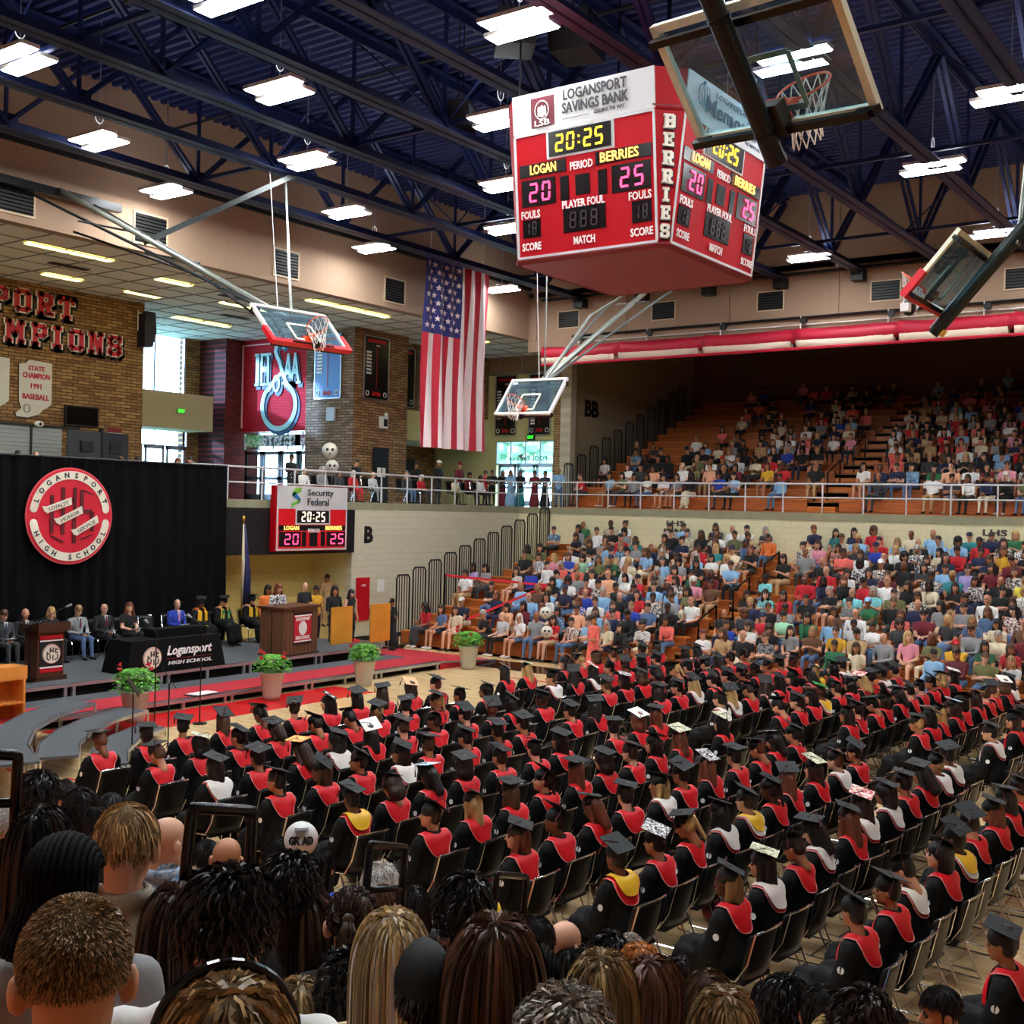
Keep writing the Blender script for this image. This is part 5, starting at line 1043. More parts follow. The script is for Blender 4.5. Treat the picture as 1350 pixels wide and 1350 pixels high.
planter('taupe pot of red geraniums before the covered table', 14.35, 19.45, 1.15, 1); planter('taupe pot of red geraniums, second from the left', 18.0, 19.5, 1.0, 2); planter('taupe pot of red geraniums, third from the left', 20.95, 19.45, 1.0, 3); planter('taupe pot of red geraniums, rightmost by the far stand', 25.15, 19.5, 1.0, 4)
t = thing('flag_pole', 'furled blue flag on a pole at the right end of the curtain', 'flag', (22.15, 25.3, .5))
M().tube([(0, 0, 0), (0, 0, 3.4)], .02, 8).build('pole', [mat('brass', (190, 150, 70), .3, .8)], t); M().lathe([(.2, 0), (.2, .03), (.05, .08)], n=16).build('base', [mat('brass', (190, 150, 70), .3, .8)], t); M().ell((0, 0, 3.45), (.05, .05, .09)).build('finial', [mat('brass', (190, 150, 70), .3, .8)], t)
mb = M(); mb.tube([(.02, -.02, 3.3), (.05, -.04, 2.6), (.1, -.05, 1.8), (.13, -.04, 1.0)], [.03, .09, .13, .11], 9); mb.build('blue_cloth', [mat('flag_dark_blue', (30, 36, 84), .6)], t, True)
M().tube([(-.04, -.05, 3.3), (-.05, -.08, 2.2), (-.07, -.08, 1.2)], [.02, .05, .03], 7).build('cream_cloth', [mat('flag_cream', (210, 196, 160), .6)], t, True)
t = thing('wood_cabinet', 'light wooden cabinet cut off by the left edge near the risers', 'cabinet', (12.15, 20.3, 0)); pin = mat('light_orange_wood', (222, 140, 62), .4, var=.12, vscale=3)
boxobj('side_panel', (-.5, -.2, 0), (-.46, .25, 1.25), pin, t); boxobj('side_panel', (.2, -.2, 0), (.24, .25, 1.25), pin, t); boxobj('top', (-.5, -.22, 1.0), (.26, .25, 1.25), pin, t); boxobj('shelf', (-.46, -.2, .55), (.2, .25, .58), pin, t); boxobj('back', (-.46, .22, 0), (.2, .25, 1.0), pin, t)
t = thing('stage_papers', 'open white programme lying on the edge of the low stage', 'papers', (16.55, 20.1, .235)); M().obox((0, 0, .02), (.3, .03, 0), (-.02, .16, 0), (0, 0, .008)).build('sheet', [white], t); M().obox((-.25, -.02, .01), (.12, .03, 0), (-.02, .17, 0), (0, 0, .01)).build('folder', [black], t)

# ------------------------------------------------------------------ stands
def stand(lab, x0, dx, z0, dz, n, y0, y1, aisles, flip=1, seat_h=.44, name='bleacher_stand', m1=oak, m2=oakd, seats=True):
    t = thing(name, lab, 'bleachers', (0, 0, 0)); runs = []; y = y0
    for a, b in aisles: runs.append((y, a)); y = b
    runs.append((y, y1))
    for k in range(n):
        xa = x0 + flip * dx * k; zt = z0 + dz * k
        lo, hi = min(xa, xa + flip * dx), max(xa, xa + flip * dx)
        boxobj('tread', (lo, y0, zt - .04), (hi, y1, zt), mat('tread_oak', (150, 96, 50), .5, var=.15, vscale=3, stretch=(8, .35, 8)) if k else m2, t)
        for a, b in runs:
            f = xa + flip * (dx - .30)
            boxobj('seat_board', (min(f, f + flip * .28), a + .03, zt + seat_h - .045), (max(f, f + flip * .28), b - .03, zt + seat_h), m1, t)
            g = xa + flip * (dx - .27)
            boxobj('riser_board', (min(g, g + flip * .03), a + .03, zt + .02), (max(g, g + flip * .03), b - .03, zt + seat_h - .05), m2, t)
        for a, b in aisles:
            s_ = xa + flip * dx * .5; boxobj('aisle_step', (min(s_, s_ + flip * dx * .5), a + .05, zt), (max(s_, s_ + flip * dx * .5), b - .05, zt + dz * .5), m1, t)
    return t
LX0, LDX, LDZ, LN = 27.75, .68, .225, 13
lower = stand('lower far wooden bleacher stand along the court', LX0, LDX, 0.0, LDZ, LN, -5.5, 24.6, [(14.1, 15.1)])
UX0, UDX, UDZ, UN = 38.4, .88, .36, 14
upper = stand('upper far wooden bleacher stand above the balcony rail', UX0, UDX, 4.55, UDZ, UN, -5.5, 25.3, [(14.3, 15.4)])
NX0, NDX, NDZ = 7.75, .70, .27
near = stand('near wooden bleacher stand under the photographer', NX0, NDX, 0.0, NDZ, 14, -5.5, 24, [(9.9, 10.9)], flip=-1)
def endrail(lab, xs, zb, zt, y, grp):
    for k, (x, a, b) in enumerate(zip(xs, zb, zt)):
        t = thing('end_rail_panel', '%s, %s from the court' % (lab, ordn(k)), 'rail panel', (x, y, a), 0, grp); H = b - a; W = .62
        M().tube([(0, 0, 0), (0, 0, H - .1), (.08, 0, H), (W - .08, 0, H), (W, 0, H - .1), (W, 0, 0)], .028, 6).build('outer_frame', [blackm], t)
        for j in range(1, 5): M().tube([(W * j / 5, 0, .0), (W * j / 5, 0, H)], .018, 5).build('bar', [mat('rail_bar_black', (30, 30, 30), .4)], t)
xs = [27.95 + .8 * k for k in range(11)]; endrail('black barred end rail of the lower far stand', xs, [.22 * k for k in range(11)], [2.2 + .225 * k for k in range(11)], 24.63, 'end rails of the lower stand')
xs = [38.6 + .95 * k for k in range(11)]; endrail('black barred end rail of the upper far stand', xs, [4.5 + .38 * k for k in range(11)], [6.25 + .40 * k for k in range(11)], 25.33, 'end rails of the upper stand')
def hoop_rail(lab, pts, grp, r=.025):
    t = thing('aisle_rail', lab, 'handrail', (0, 0, 0), 0, grp); M().tube(pts, r, 8).build('tube_frame', [mat('rail_gloss_black', (10, 10, 11), .2, .3)], t); return t
for k, x in enumerate((29.2, 31.4, 33.6)):
    z = (x - LX0) / LDX * LDZ; hoop_rail('black aisle handrail in the lower far stand, %s up' % ['lowest', 'middle one', 'highest'][k], [(x, 14.6, z), (x, 14.6, z + .95), (x + 1.1, 14.6, z + 1.3), (x + 1.1, 14.6, z + .36)], 'aisle handrails of the lower stand', .03)
for k, x in enumerate((39.4, 42.0)):
    z = 4.55 + (x - UX0) / UDX * UDZ; hoop_rail('black aisle handrail in the upper far stand, %s' % ['lower one', 'higher one'][k], [(x, 14.85, z), (x, 14.85, z + .95), (x + 1.2, 14.85, z + 1.45), (x + 1.2, 14.85, z + .5)], 'aisle handrails of the upper stand', .03)
# red tape closing off the end of the lower stand
mb = M(); mb.bar((30.0, 24.3, 2.15), (30.6, 20.6, 2.0), .012, .07); mb.bar((30.6, 20.6, 2.0), (28.4, 22.1, .95), .012, .07)
tag(mb.build('red_tape', [mat('red_tape', (226, 40, 60), .5)]), 'red tape stretched across empty rows of the lower far stand', 'tape')
t = thing('tape_post', 'thin black post holding the red tape at its right end', 'post', (30.6, 20.6, .9)); M().tube([(0, 0, 0), (0, 0, 1.15)], .02, 6).build('pole', [blackm], t)
t = thing('tape_post', 'thin black post holding the red tape at its left end', 'post', (30.0, 24.3, .7)); M().tube([(0, 0, 0), (0, 0, 1.5)], .02, 6).build('pole', [blackm], t)
# ------------------------------------------------------------------ figures: implicit surfaces meshed as one continuous skin
def cap(a, b, ra, rb, tag_, k=.02): return ('c', np.array(a, float), np.array(b, float), ra, rb, tag_, k)
def elp(c, r, tag_, k=.02, R=None): return ('e', np.array(c, float), np.array(r, float), R, None, tag_, k)
def pdist(P, q):
    if q[0] == 'c':
        a, b, ra, rb = q[1:5]; ba = b - a; t = np.clip(((P - a) @ ba) / (ba @ ba + 1e-9), 0, 1)
        return np.linalg.norm(P - a - t[:, None] * ba, axis=1) - (ra + (rb - ra) * t)
    c, r, R = q[1:4]; d = P - c
    if R is not None: d = d @ R
    k0 = np.linalg.norm(d / r, axis=1); k1 = np.linalg.norm(d / (r * r), axis=1) + 1e-9
    return k0 * (k0 - 1) / k1
def sdf(P, prims):
    D = None
    for q in prims:
        d = pdist(P, q)
        if D is None: D = d; continue
        k = q[6]; h = np.clip(.5 + .5 * (D - d) / k, 0, 1); D = D * (1 - h) + d * h - k * h * (1 - h)
    return D
def net(prims, h, jitter=None):
    lo = np.min([np.minimum(q[1], q[2]) - max(q[3], q[4]) if q[0] == 'c' else q[1] - q[2].max() for q in prims], axis=0) - 2.2 * h
    hi = np.max([np.maximum(q[1], q[2]) + max(q[3], q[4]) if q[0] == 'c' else q[1] + q[2].max() for q in prims], axis=0) + 2.2 * h
    N = np.ceil((hi - lo) / h).astype(int) + 1
    g = np.stack(np.meshgrid(*[lo[i] + h * np.arange(N[i]) for i in range(3)], indexing='ij'), -1).reshape(-1, 3)
    D = sdf(g, prims)
    if jitter is not None: D = D + jitter(g)
    D = D.reshape(N); I = D < 0
    acc = np.zeros((*(N - 1), 3)); cnt = np.zeros(N - 1)
    for ax in range(3):
        sl0 = [slice(None)] * 3; sl1 = [slice(None)] * 3; sl0[ax] = slice(0, -1); sl1[ax] = slice(1, None)
        d0, d1 = D[tuple(sl0)], D[tuple(sl1)]; cr = (d0 < 0) != (d1 < 0); t = np.where(cr, d0 / (d0 - d1 + 1e-12), 0)
        o = [i for i in range(3) if i != ax]
        for u in (0, 1):
            for v in (0, 1):
                s_ = [None] * 3; s_[ax] = slice(None)
                s_[o[0]] = slice(u, N[o[0]] - 1 + u); s_[o[1]] = slice(v, N[o[1]] - 1 + v)
                c_ = cr[tuple(s_)]; tt = t[tuple(s_)]; acc[..., ax] += np.where(c_, tt, 0); acc[..., o[0]] += np.where(c_, u, 0); acc[..., o[1]] += np.where(c_, v, 0); cnt += c_
    has = cnt > 0; idx = -np.ones(N - 1, dtype=np.int64); idx[has] = np.arange(has.sum())
    base = np.stack(np.nonzero(has), -1).astype(float); V = lo + h * (base + acc[has] / cnt[has][:, None])
    F = []
    for ax in range(3):
        o = [(ax + 1) % 3, (ax + 2) % 3]
        sl0 = [slice(1, -1)] * 3; sl0[ax] = slice(0, -1); sl1 = [slice(1, -1)] * 3; sl1[ax] = slice(1, None)
        a, b = I[tuple(sl0)], I[tuple(sl1)]
        for flipd, msk in ((False, a & ~b), (True, ~a & b)):
            ijk = np.stack(np.nonzero(msk), -1); ijk[:, o[0]] += 1; ijk[:, o[1]] += 1
            q = []
            for du, dv in ((-1, -1), (0, -1), (0, 0), (-1, 0)):
                c_ = ijk.copy(); c_[:, o[0]] += du; c_[:, o[1]] += dv; q.append(idx[c_[:, 0], c_[:, 1], c_[:, 2]])
            q = np.stack(q, -1); F.append(q[:, ::-1] if flipd else q)
    F = np.concatenate(F); cen = V[F].mean(1)
    T = np.argmin(np.stack([pdist(cen, q) for q in prims]), 0); T = np.array([q[5] for q in prims])[T]
    return V, F, T
def rot(yaw=0., pitch=0., roll=0.):
    return np.array(Matrix.Rotation(yaw, 3, 'Z') @ Matrix.Rotation(pitch, 3, 'X') @ Matrix.Rotation(roll, 3, 'Y'))
def xf(prims, R, T, s=1.):
    out = []
    for q in prims:
        if q[0] == 'c': out.append(('c', R @ q[1] * s + T, R @ q[2] * s + T, q[3] * s, q[4] * s, q[5], q[6] * s))
        else: out.append(('e', R @ q[1] * s + T, q[2] * s, R @ (q[3] if q[3] is not None else np.eye(3)), None, q[5], q[6] * s))
    return out
SK, HR, TP, BT, SH, DK = 0, 1, 2, 3, 4, 5
def head_prims(fine=True):
    p = [elp((0, -.012, .035), (.076, .097, .088), SK), elp((0, .028, -.03), (.060, .068, .085), SK, .025), elp((0, .062, -.088), (.028, .026, .022), SK, .02),
         elp((0, .022, -.055), (.056, .055, .045), SK, .02), cap((0, .092, .012), (0, .112, -.022), .009, .014, SK, .012), cap((0, -.03, -.06), (0, -.045, -.20), .052, .056, SK, .03)]
    for s in (-1, 1): p.append(elp((s * .079, -.008, -.008), (.012, .021, .032), SK, .006))
    if fine:
        for s in (-1, 1):
            p += [elp((s * .030, .086, .006), (.014, .010, .007), DK, .002), elp((s * .031, .090, .026), (.018, .006, .004), HR, .002), elp((s * .034, .077, -.022), (.02, .015, .015), SK, .012)]
        p.append(elp((0, .094, -.052), (.022, .008, .006), 6, .002))
    return p
def hair_prims(style):
    b = [elp((0, -.014, .056), (.085, .101, .084), HR, .02), elp((0, -.05, .0), (.080, .070, .085), HR, .02)]
    if style == 'bald': return []
    if style == 'fringe': return [elp((0, -.055, -.01), (.079, .062, .05), HR, .02)]
    if style == 'short': return b
    if style == 'top': return b + [elp((0, .02, .10), (.066, .07, .045), HR, .02), elp((.02, -.03, .12), (.06, .06, .04), HR, .02)]
    if style == 'long': return b + [cap((0, -.06, .0), (0, -.095, -.21), .078, .062, HR, .04), cap((-.07, .005, .02), (-.08, .01, -.19), .030, .028, HR, .03), cap((.07, .005, .02), (.08, .01, -.19), .030, .028, HR, .03)]
    if style == 'bob': return b + [cap((-.065, -.02, .0), (-.078, -.01, -.12), .038, .036, HR, .03), cap((.065, -.02, .0), (.078, -.01, -.12), .038, .036, HR, .03), cap((0, -.07, 0), (0, -.085, -.13), .075, .07, HR, .03)]
    if style == 'bun': return b + [elp((0, -.12, .10), (.045, .042, .045), HR, .01)]
    if style == 'pony': return b + [cap((0, -.12, .06), (0, -.16, -.16), .034, .022, HR, .02)]
    if style == 'curly': return b + [elp((0, -.04, .04), (.115, .115, .11), HR, .03), elp((0, -.07, -.07), (.12, .09, .12), HR, .03)]
    if style == 'waves': return b + [cap((0, -.07, .0), (0, -.10, -.22), .082, .085, HR, .04), cap((-.07, .0, .02), (-.10, -.01, -.20), .034, .04, HR, .03), cap((.07, .0, .02), (.10, -.01, -.20), .034, .04, HR, .03)]
    if style == 'cap': return b[:1] + [elp((0, -.01, .072), (.092, .104, .078), 7, .005), cap((-.035, .10, .05), (.035, .10, .05), .02, .02, 7, .02), cap((-.03, .14, .042), (.03, .14, .042), .012, .012, 7, .03)]
    return b
def hand_mesh(T, fwd, down, side, s=1., curl=.5):
    """palm and five fingers; fwd along the fingers, down the palm side, side=+1 if the thumb leaves towards +x of cross(fwd, down)"""
    T = np.array(T, float); f = np.array(fwd, float); f /= np.linalg.norm(f); d = np.array(down, float); d -= f * (d @ f); d /= np.linalg.norm(d); x = np.cross(f, d) * side
    mb = M(); R = np.stack([x, f, -d], 1); mb.ell(T + f * .045 * s, (.04 * s, .052 * s, .016 * s), 8, 0, R)
    for k, (o, L) in enumerate(((.030, .072), (.011, .080), (-.010, .074), (-.029, .058))):
        p0 = T + f * .08 * s + x * o * s; a1, a2 = curl * .7, curl * 1.7; L *= s
        p1 = p0 + (f * cos(a1) + d * sin(a1)) * L * .5; p2 = p1 + (f * cos(a2) + d * sin(a2)) * L * .5
        mb.tube([p0 - f * .02 * s, p0, p1, p2], [.009 * s, .0095 * s, .0085 * s, .006 * s], 5)
    q0 = T + x * .034 * s + f * .02 * s; q1 = q0 + (x * .7 + f * .6 + d * .2) * .036 * s; q2 = q1 + (f * .9 + x * .15 + d * .3) * .03 * s
    mb.tube([q0 - x * .01 * s, q0, q1, q2], [.012 * s, .012 * s, .0095 * s, .007 * s], 5)
    return mb
def seated(pose='lap', lean=0., hs=.44, wide=1., sleeve='short', legs='pants', leg_len=.44):
    """prims of a seated body looking along +y, origin under the hips; returns prims, head frame origin, hands"""
    y = -.02 + lean * .35; Wd = wide; p = []
    slv = TP if sleeve == 'long' else SK; lg = BT if legs in ('pants', 'skirt') else SK
    p += [cap((0, -.03, hs + .13), (0, y * .5 - .02, hs + .28), .135 * Wd, .128 * Wd, TP), elp((0, y, hs + .40), (.165 * Wd, .112 * Wd, .165), TP, .05), cap((-.11, y - .01, hs + .50), (.11, y - .01, hs + .50), .075, .075, TP, .05)]
    hands = []
    for s in (-1, 1):
        sh = np.array([s * .185 * Wd, y - .01, hs + .50])
        if pose == 'lap': el = sh + [s * .045, .06, -.27]; wr = np.array([s * .06, .27, hs + .18])
        elif pose == 'knees': el = np.array([s * .16, y + .10, hs + .25]); wr = np.array([s * .03, .40, hs + .24])
        elif pose == 'cross': el = sh + [s * .03, .06, -.26]; wr = np.array([-s * .10, y + .17, hs + .30 + s * .02])
        elif pose == 'phone': el = sh + [s * .03, .10, -.24]; wr = np.array([s * .035, y + .34, hs + .38])
        elif pose == 'chin': el = (np.array([.10, .24, hs + .22]) if s > 0 else sh + [s * .04, .08, -.27]); wr = (np.array([.05, y + .12, hs + .56]) if s > 0 else np.array([.0, .24, hs + .2]))
        else: el = sh + [s * .03, .02, -.28]; wr = np.array([s * .15, .3, hs + .16])
        p += [cap(sh, sh * .45 + el * .55, .058, .05, TP, .03), cap(sh * .45 + el * .55, el, .048, .042, slv, .012), cap(el, wr, .041, .028, slv, .02)]
        f = wr - el; f[2] *= .4; hands.append((wr, f, (0, 0, -1), -s))
        hip = (s * .085 * Wd, -.02, hs + .09); kn = (s * (.11 if legs != 'skirt' else .075), .42, hs + .07); an = (s * .11, .40 + .06, hs - leg_len + .10)
        p += [cap(hip, kn, .088 * Wd, .064, BT if legs != 'bare' else BT, .03)]
        if legs == 'bare': p[-1] = cap(hip, (s * .1, .26, hs + .08), .088 * Wd, .075, BT, .03); p.append(cap((s * .1, .26, hs + .08), kn, .066, .058, SK, .015))
        p += [cap(kn, an, .056, .038, lg if legs != 'skirt' else BT, .02), cap((an[0], an[1] - .02, an[2] - .055), (an[0] + s * .015, an[1] + .14, an[2] - .062), .038, .03, SH, .015)]
    if legs == 'skirt': p += [cap((0, .38, hs + .06), (0, .42, hs - .22), .12, .15, BT, .05), cap((0, 0, hs + .08), (0, .38, hs + .06), .14, .12, BT, .05)]
    return p, np.array([0, y + .045, hs + .735]), hands
def standing(sleeve='long', legs='pants', wide=1., arms='down'):
    p = []; Wd = wide; hz = .92; slv = TP if sleeve == 'long' else SK
    p += [cap((0, 0, hz), (0, -.01, hz + .2), .135 * Wd, .12 * Wd, TP if legs != 'dress' else TP), elp((0, -.01, hz + .34), (.165 * Wd, .11 * Wd, .17), TP, .05), cap((-.12, -.015, hz + .46), (.12, -.015, hz + .46), .07, .07, TP, .05)]
    hands = []
    for s in (-1, 1):
        sh = np.array([s * .19 * Wd, -.01, hz + .46]); el = sh + [s * .04, -.01, -.28]; wr = el + [0, .07, -.25]
        if arms == 'front': wr = np.array([s * .05, .24, hz + .16]); el = sh + [s * .05, .02, -.28]
        if arms == 'rail': el = sh + [s * .06, .12, -.22]; wr = el + np.array([-s * .08, .22, .02])
        p += [cap(sh, el, .056, .043, TP if sleeve != 'none' else SK, .03), cap(el, wr, .04, .028, slv, .015)]; hands.append((wr, wr - el, (-s, 0, 0) if arms == 'down' else (0, 0, -1), -s if arms != 'down' else s))
        if legs in ('dress', 'robe'): pass
        else: p += [cap((s * .085, 0, hz - .04), (s * .10, .02, .50), .09 * Wd, .062, BT, .03), cap((s * .10, .02, .50), (s * .11, -.02, .10), .06, .042, BT if legs == 'pants' else SK, .02)]
        p += [cap((s * .11, -.04, .04), (s * .125, .13, .035), .038, .032, SH, .015)]
    if legs in ('dress', 'robe'): p += [cap((0, 0, hz), (0, 0, .35), .14, .22, BT, .05), cap((0, 0, .35), (0, 0, .12), .22, .25, BT, .05)]
    return p, np.array([0, .03, hz + .695]), hands
def figure(body, head_yaw=0, head_pitch=0, hair='short', hb=.03, hh=.016, fine=True, hand=True, hscale=1., extra=()):
    """one mesh: body surface, finer head, hands with fingers"""
    p, ho, hands = body
    mb = M(); V, F, T = net(list(p) + list(extra), hb); mb.add(V, F, T.tolist())
    R = rot(head_yaw, head_pitch)
    hp = xf(head_prims(fine) + hair_prims(hair), R, ho, hscale); V, F, T = net(hp, hh); mb.add(V, F, T.tolist())
    if hand:
        for wr, f, d, s in hands: hm = hand_mesh(wr, f, d, s, 1., .6); mb.add(hm.v, hm.f, [0] * len(hm.f))
    return mb
# palettes
SKINS = [mat('skin_%s' % n, c, .5, spec=.35) for n, c in (('light', (222, 170, 140)), ('fair', (208, 150, 118)), ('tan', (186, 128, 92)), ('olive', (166, 110, 76)), ('brown', (126, 80, 54)), ('deep', (84, 52, 38)))]
HAIRS = [mat('hair_%s' % n, c, .45, var=.35, vscale=14, bump=.5, bscale=60, stretch=(1, 1, .15)) for n, c in (('black', (18, 15, 15)), ('near_black', (30, 22, 20)), ('dark_brown', (52, 34, 24)), ('brown', (86, 56, 36)), ('auburn', (112, 56, 34)), ('blonde', (196, 158, 100)), ('dark_blonde', (150, 118, 78)), ('grey', (168, 162, 154)), ('white', (222, 216, 206)))]
HN = ['black', 'black', 'dark brown', 'brown', 'auburn', 'blonde', 'dark blonde', 'grey', 'white']
CL = {n: c for n, c in [('black', (20, 20, 23)), ('charcoal', (54, 56, 60)), ('navy', (28, 36, 70)), ('royal blue', (36, 64, 170)), ('light blue', (140, 186, 224)), ('denim blue', (84, 112, 150)), ('teal', (40, 130, 136)), ('aqua', (130, 214, 222)), ('white', (236, 236, 232)), ('cream', (226, 212, 180)), ('grey', (140, 142, 144)), ('light grey', (190, 192, 194)),
      ('red', (200, 30, 44)), ('maroon', (112, 26, 40)), ('coral', (238, 110, 100)), ('pink', (232, 150, 170)), ('peach', (240, 176, 140)), ('orange', (230, 120, 50)), ('mustard', (220, 168, 40)), ('yellow', (240, 222, 80)), ('olive', (110, 112, 70)), ('green', (40, 110, 70)), ('mint', (160, 220, 180)), ('tan', (190, 156, 112)), ('brown', (104, 70, 48)), ('lavender', (176, 160, 214)), ('purple', (92, 60, 130))]}
def cloth(n, patt=0):
    c = CL[n]
    if patt == 1: return mat('floral_cloth_' + n.replace(' ', '_'), c, .8, rgb2=(230, 220, 210) if sum(c) < 400 else (60, 50, 60), vscale=22)
    if patt == 2: return mat('print_cloth_' + n.replace(' ', '_'), c, .8, rgb2=tuple(min(255, int(x * .55 + 20)) for x in c), vscale=30)
    return mat('cloth_' + n.replace(' ', '_'), c, .85, var=.12, vscale=9, sheen=.1)
lipm = mat('lips', (176, 84, 80), .4); eyem = mat('eye_dark', (30, 22, 20), .3); shoem = mat('shoe_black', (20, 18, 18), .4); shoew = mat('shoe_white', (226, 224, 220), .5)
def slots(skin, hair, top, bot, shoe=None, capm=None): return [skin, hair, top, bot, shoe or shoem, eyem, lipm, capm or top]
def dress(o, sl):
    for i, m in enumerate(sl):
        if i < len(o.material_slots): o.material_slots[i].link = 'OBJECT'; o.material_slots[i].material = m
def base_mesh(mb, name='figure'):
    return mesh(name, mb.v, mb.f, slots(SKINS[0], HAIRS[0], cloth('grey'), cloth('navy')), mb.m, True)
# ------------------------------------------------------------------ projection helper used to match people with the photograph's layout
def px(P):
    P = np.array(P, float) - np.array([0, 0, CZ]); d = P @ _F; return 675 + 1532 * (P @ _R) / d, 675 - 1532 * (P @ _U) / d, d
def wpt(x, y, d): return np.array([0, 0, CZ]) + (_F + (x - 675) / 1532. * _R + (675 - y) / 1532. * _U) * d
# ------------------------------------------------------------------ stacking chair
shell = mat('chair_black_shell', (12, 12, 10), .4, spec=.35)
def chair_tree():
    t = thing('stacking_chair', '', 'chair')
    mb = M(); nx = 9; vs = []
    for d in (0, -.018):
        for j in range(7):
            z = .47 + .41 * j / 6
            for i in range(nx):
                u = -1 + 2 * i / (nx - 1); w_ = .235 * (1 - .06 * (j / 6) ** 3 - .1 * (1 - j / 6) ** 2); vs.append((u * w_, -.235 - .085 * j / 6 + .05 * u * u + d, z - (.02 * u * u if j == 6 else 0)))
    def grid(n, m, off): return [(off + j * n + i, off + j * n + i + 1, off + (j + 1) * n + i + 1, off + (j + 1) * n + i) for j in range(m - 1) for i in range(n - 1)]
    n_ = nx * 7; F_ = grid(nx, 7, 0)[:] + [q[::-1] for q in grid(nx, 7, n_)]; F_ = [q[::-1] for q in F_]
    ring = [i for i in range(nx)] + [nx * j + nx - 1 for j in range(1, 7)] + [nx * 6 + i for i in range(nx - 2, -1, -1)] + [nx * j for j in range(5, 0, -1)]
    F_ += [(a, b, b + n_, a + n_) for a, b in zip(ring, ring[1:] + ring[:1])]
    mb.add(vs, F_).build('backrest', [shell], t, True)
    M().box((-.22, -.22, .425), (.22, .22, .45)).tube([(-.2, .22, .435), (.2, .22, .435)], .02, 8).build('seat', [shell], t)
    for s in (-1, 1):
        M().tube([(s * .215, -.325, .885), (s * .235, -.26, .62), (s * .245, -.16, .46), (s * .245, .17, .42), (s * .25, .21, .38), (s * .262, .235, .02), (s * .262, .22, .008), (s * .262, -.30, .008), (s * .258, -.28, .05), (s * .245, -.10, .42)], .0095, 6).build('side_frame', [chrome], t)
    M().tube([(-.215, -.325, .885), (-.12, -.352, .895), (.12, -.352, .895), (.215, -.325, .885)], .0095, 6).build('top_frame', [chrome], t)
    M().tube([(-.26, -.02, .012), (.26, -.02, .012)], .008, 5).build('floor_bar', [chrome], t)
    return t
# ------------------------------------------------------------------ graduates
gownm = mat('gown_black', (9, 9, 11), .8, spec=.25, bump=.2, bscale=30); stm = mat('stole_red_satin', (218, 6, 26), .5); pipm = mat('stole_piping', (240, 150, 150), .5)
whs = mat('stole_white_satin', (240, 234, 226), .4); yls = mat('stole_gold_satin', (238, 186, 40), .4)
capm_ = mat('cap_charcoal', (26, 30, 32), .65, spec=.3); capd = mat('cap_dark', (20, 21, 22), .7); tasm = mat('tassel_black_red', (70, 14, 22), .7)
HS = .44
def gown_prims(lean=0.):
    y = -.02 + lean * .35
    p = [cap((0, -.03, HS + .12), (0, y - .01, HS + .34), .185, .165, 2), elp((0, y, HS + .42), (.185, .13, .17), 2, .05), cap((-.12, y - .01, HS + .50), (.12, y - .01, HS + .50), .083, .083, 2, .05),
         cap((0, 0, HS + .10), (0, .40, HS + .07), .16, .14, 2, .06), cap((0, .42, HS + .05), (0, .50, HS - .24), .13, .16, 2, .05)]
    for s in (-1, 1):
        sh = np.array([s * .19, y - .01, HS + .49]); el = sh + [s * .05, .06, -.27]; wr = np.array([s * .085, .25, HS + .19])
        p += [cap(sh, el, .078, .085, 2, .04), cap(el, wr, .08, .085, 2, .03), cap(el + [0, .02, -.06], wr + [s * .03, -.02, -.07], .06, .07, 2, .05), cap((s * .10, 0, HS + .10), (s * .12, .42, HS + .06), .10, .095, 2, .04), cap((s * .12, .42, HS + .06), (s * .13, .50, HS - .26), .09, .11, 2, .04)]
    return p
def wrinkle(g): return .006 * np.sin(g[:, 0] * 55 + 3 * np.sin(g[:, 2] * 9)) * np.clip((HS + .25 - g[:, 2]) * 4, 0, 1) + .004 * np.sin(g[:, 2] * 60 + g[:, 0] * 25)
def stole_mesh(gp, C, off, th_back, th_side, inner, m, pip, front=True, name='stole', squash=1.):
    """cloth panel laid on the gown: rays from the chest centre find its surface"""
    tor = gp[:3] + [q for q in gp[5:] if q[0] == 'c' and q[2][2] < q[1][2] and q[1][2] > HS + .4]
    def hit(th, ph):
        d = np.stack([np.sin(th) * np.sin(ph), -np.sin(th) * np.cos(ph), np.cos(th)], -1).reshape(-1, 3); r = np.full(len(d), .6)
        for _ in range(40): r -= (sdf(C + d * r[:, None], tor) - off) * .8
        return C + d * r[:, None]
    mb = M(); nphi, nt = 37, 9; ph = np.linspace(-2.3, 2.3, nphi)
    def outer(p):
        a = abs(p)
        if a < .55: return th_back - .10 * (a / .55) ** 2
        if a < 1.25: return th_back - .10 - (th_back - .10 - th_side) * ((a - .55) / .70)
        return th_side
    To = np.array([outer(p) for p in ph]); T = inner + (To[None] - inner) * np.linspace(0, 1, nt)[:, None]; Pm = np.broadcast_to(ph, T.shape)
    V = hit(T.ravel(), Pm.ravel()); mb.add(V, [(j * nphi + i, j * nphi + i + 1, (j + 1) * nphi + i + 1, (j + 1) * nphi + i) for j in range(nt - 1) for i in range(nphi - 1)])
    edge = V[(nt - 1) * nphi:]; mb.tube(edge, .006, 4, 1)
    if front:
        for s in (-1, 1):
            pp = np.linspace(s * 2.25, s * 2.75, 4); tt = np.linspace(.62, 1.9, 9); A, B = np.meshgrid(tt, pp, indexing='ij'); V = hit(A.ravel(), B.ravel())
            mb.add(V, [((j * 4 + i, j * 4 + i + 1, (j + 1) * 4 + i + 1, (j + 1) * 4 + i)) for j in range(8) for i in range(3)])
    return mesh(name, mb.v, mb.f, [m, pip], mb.m, True)
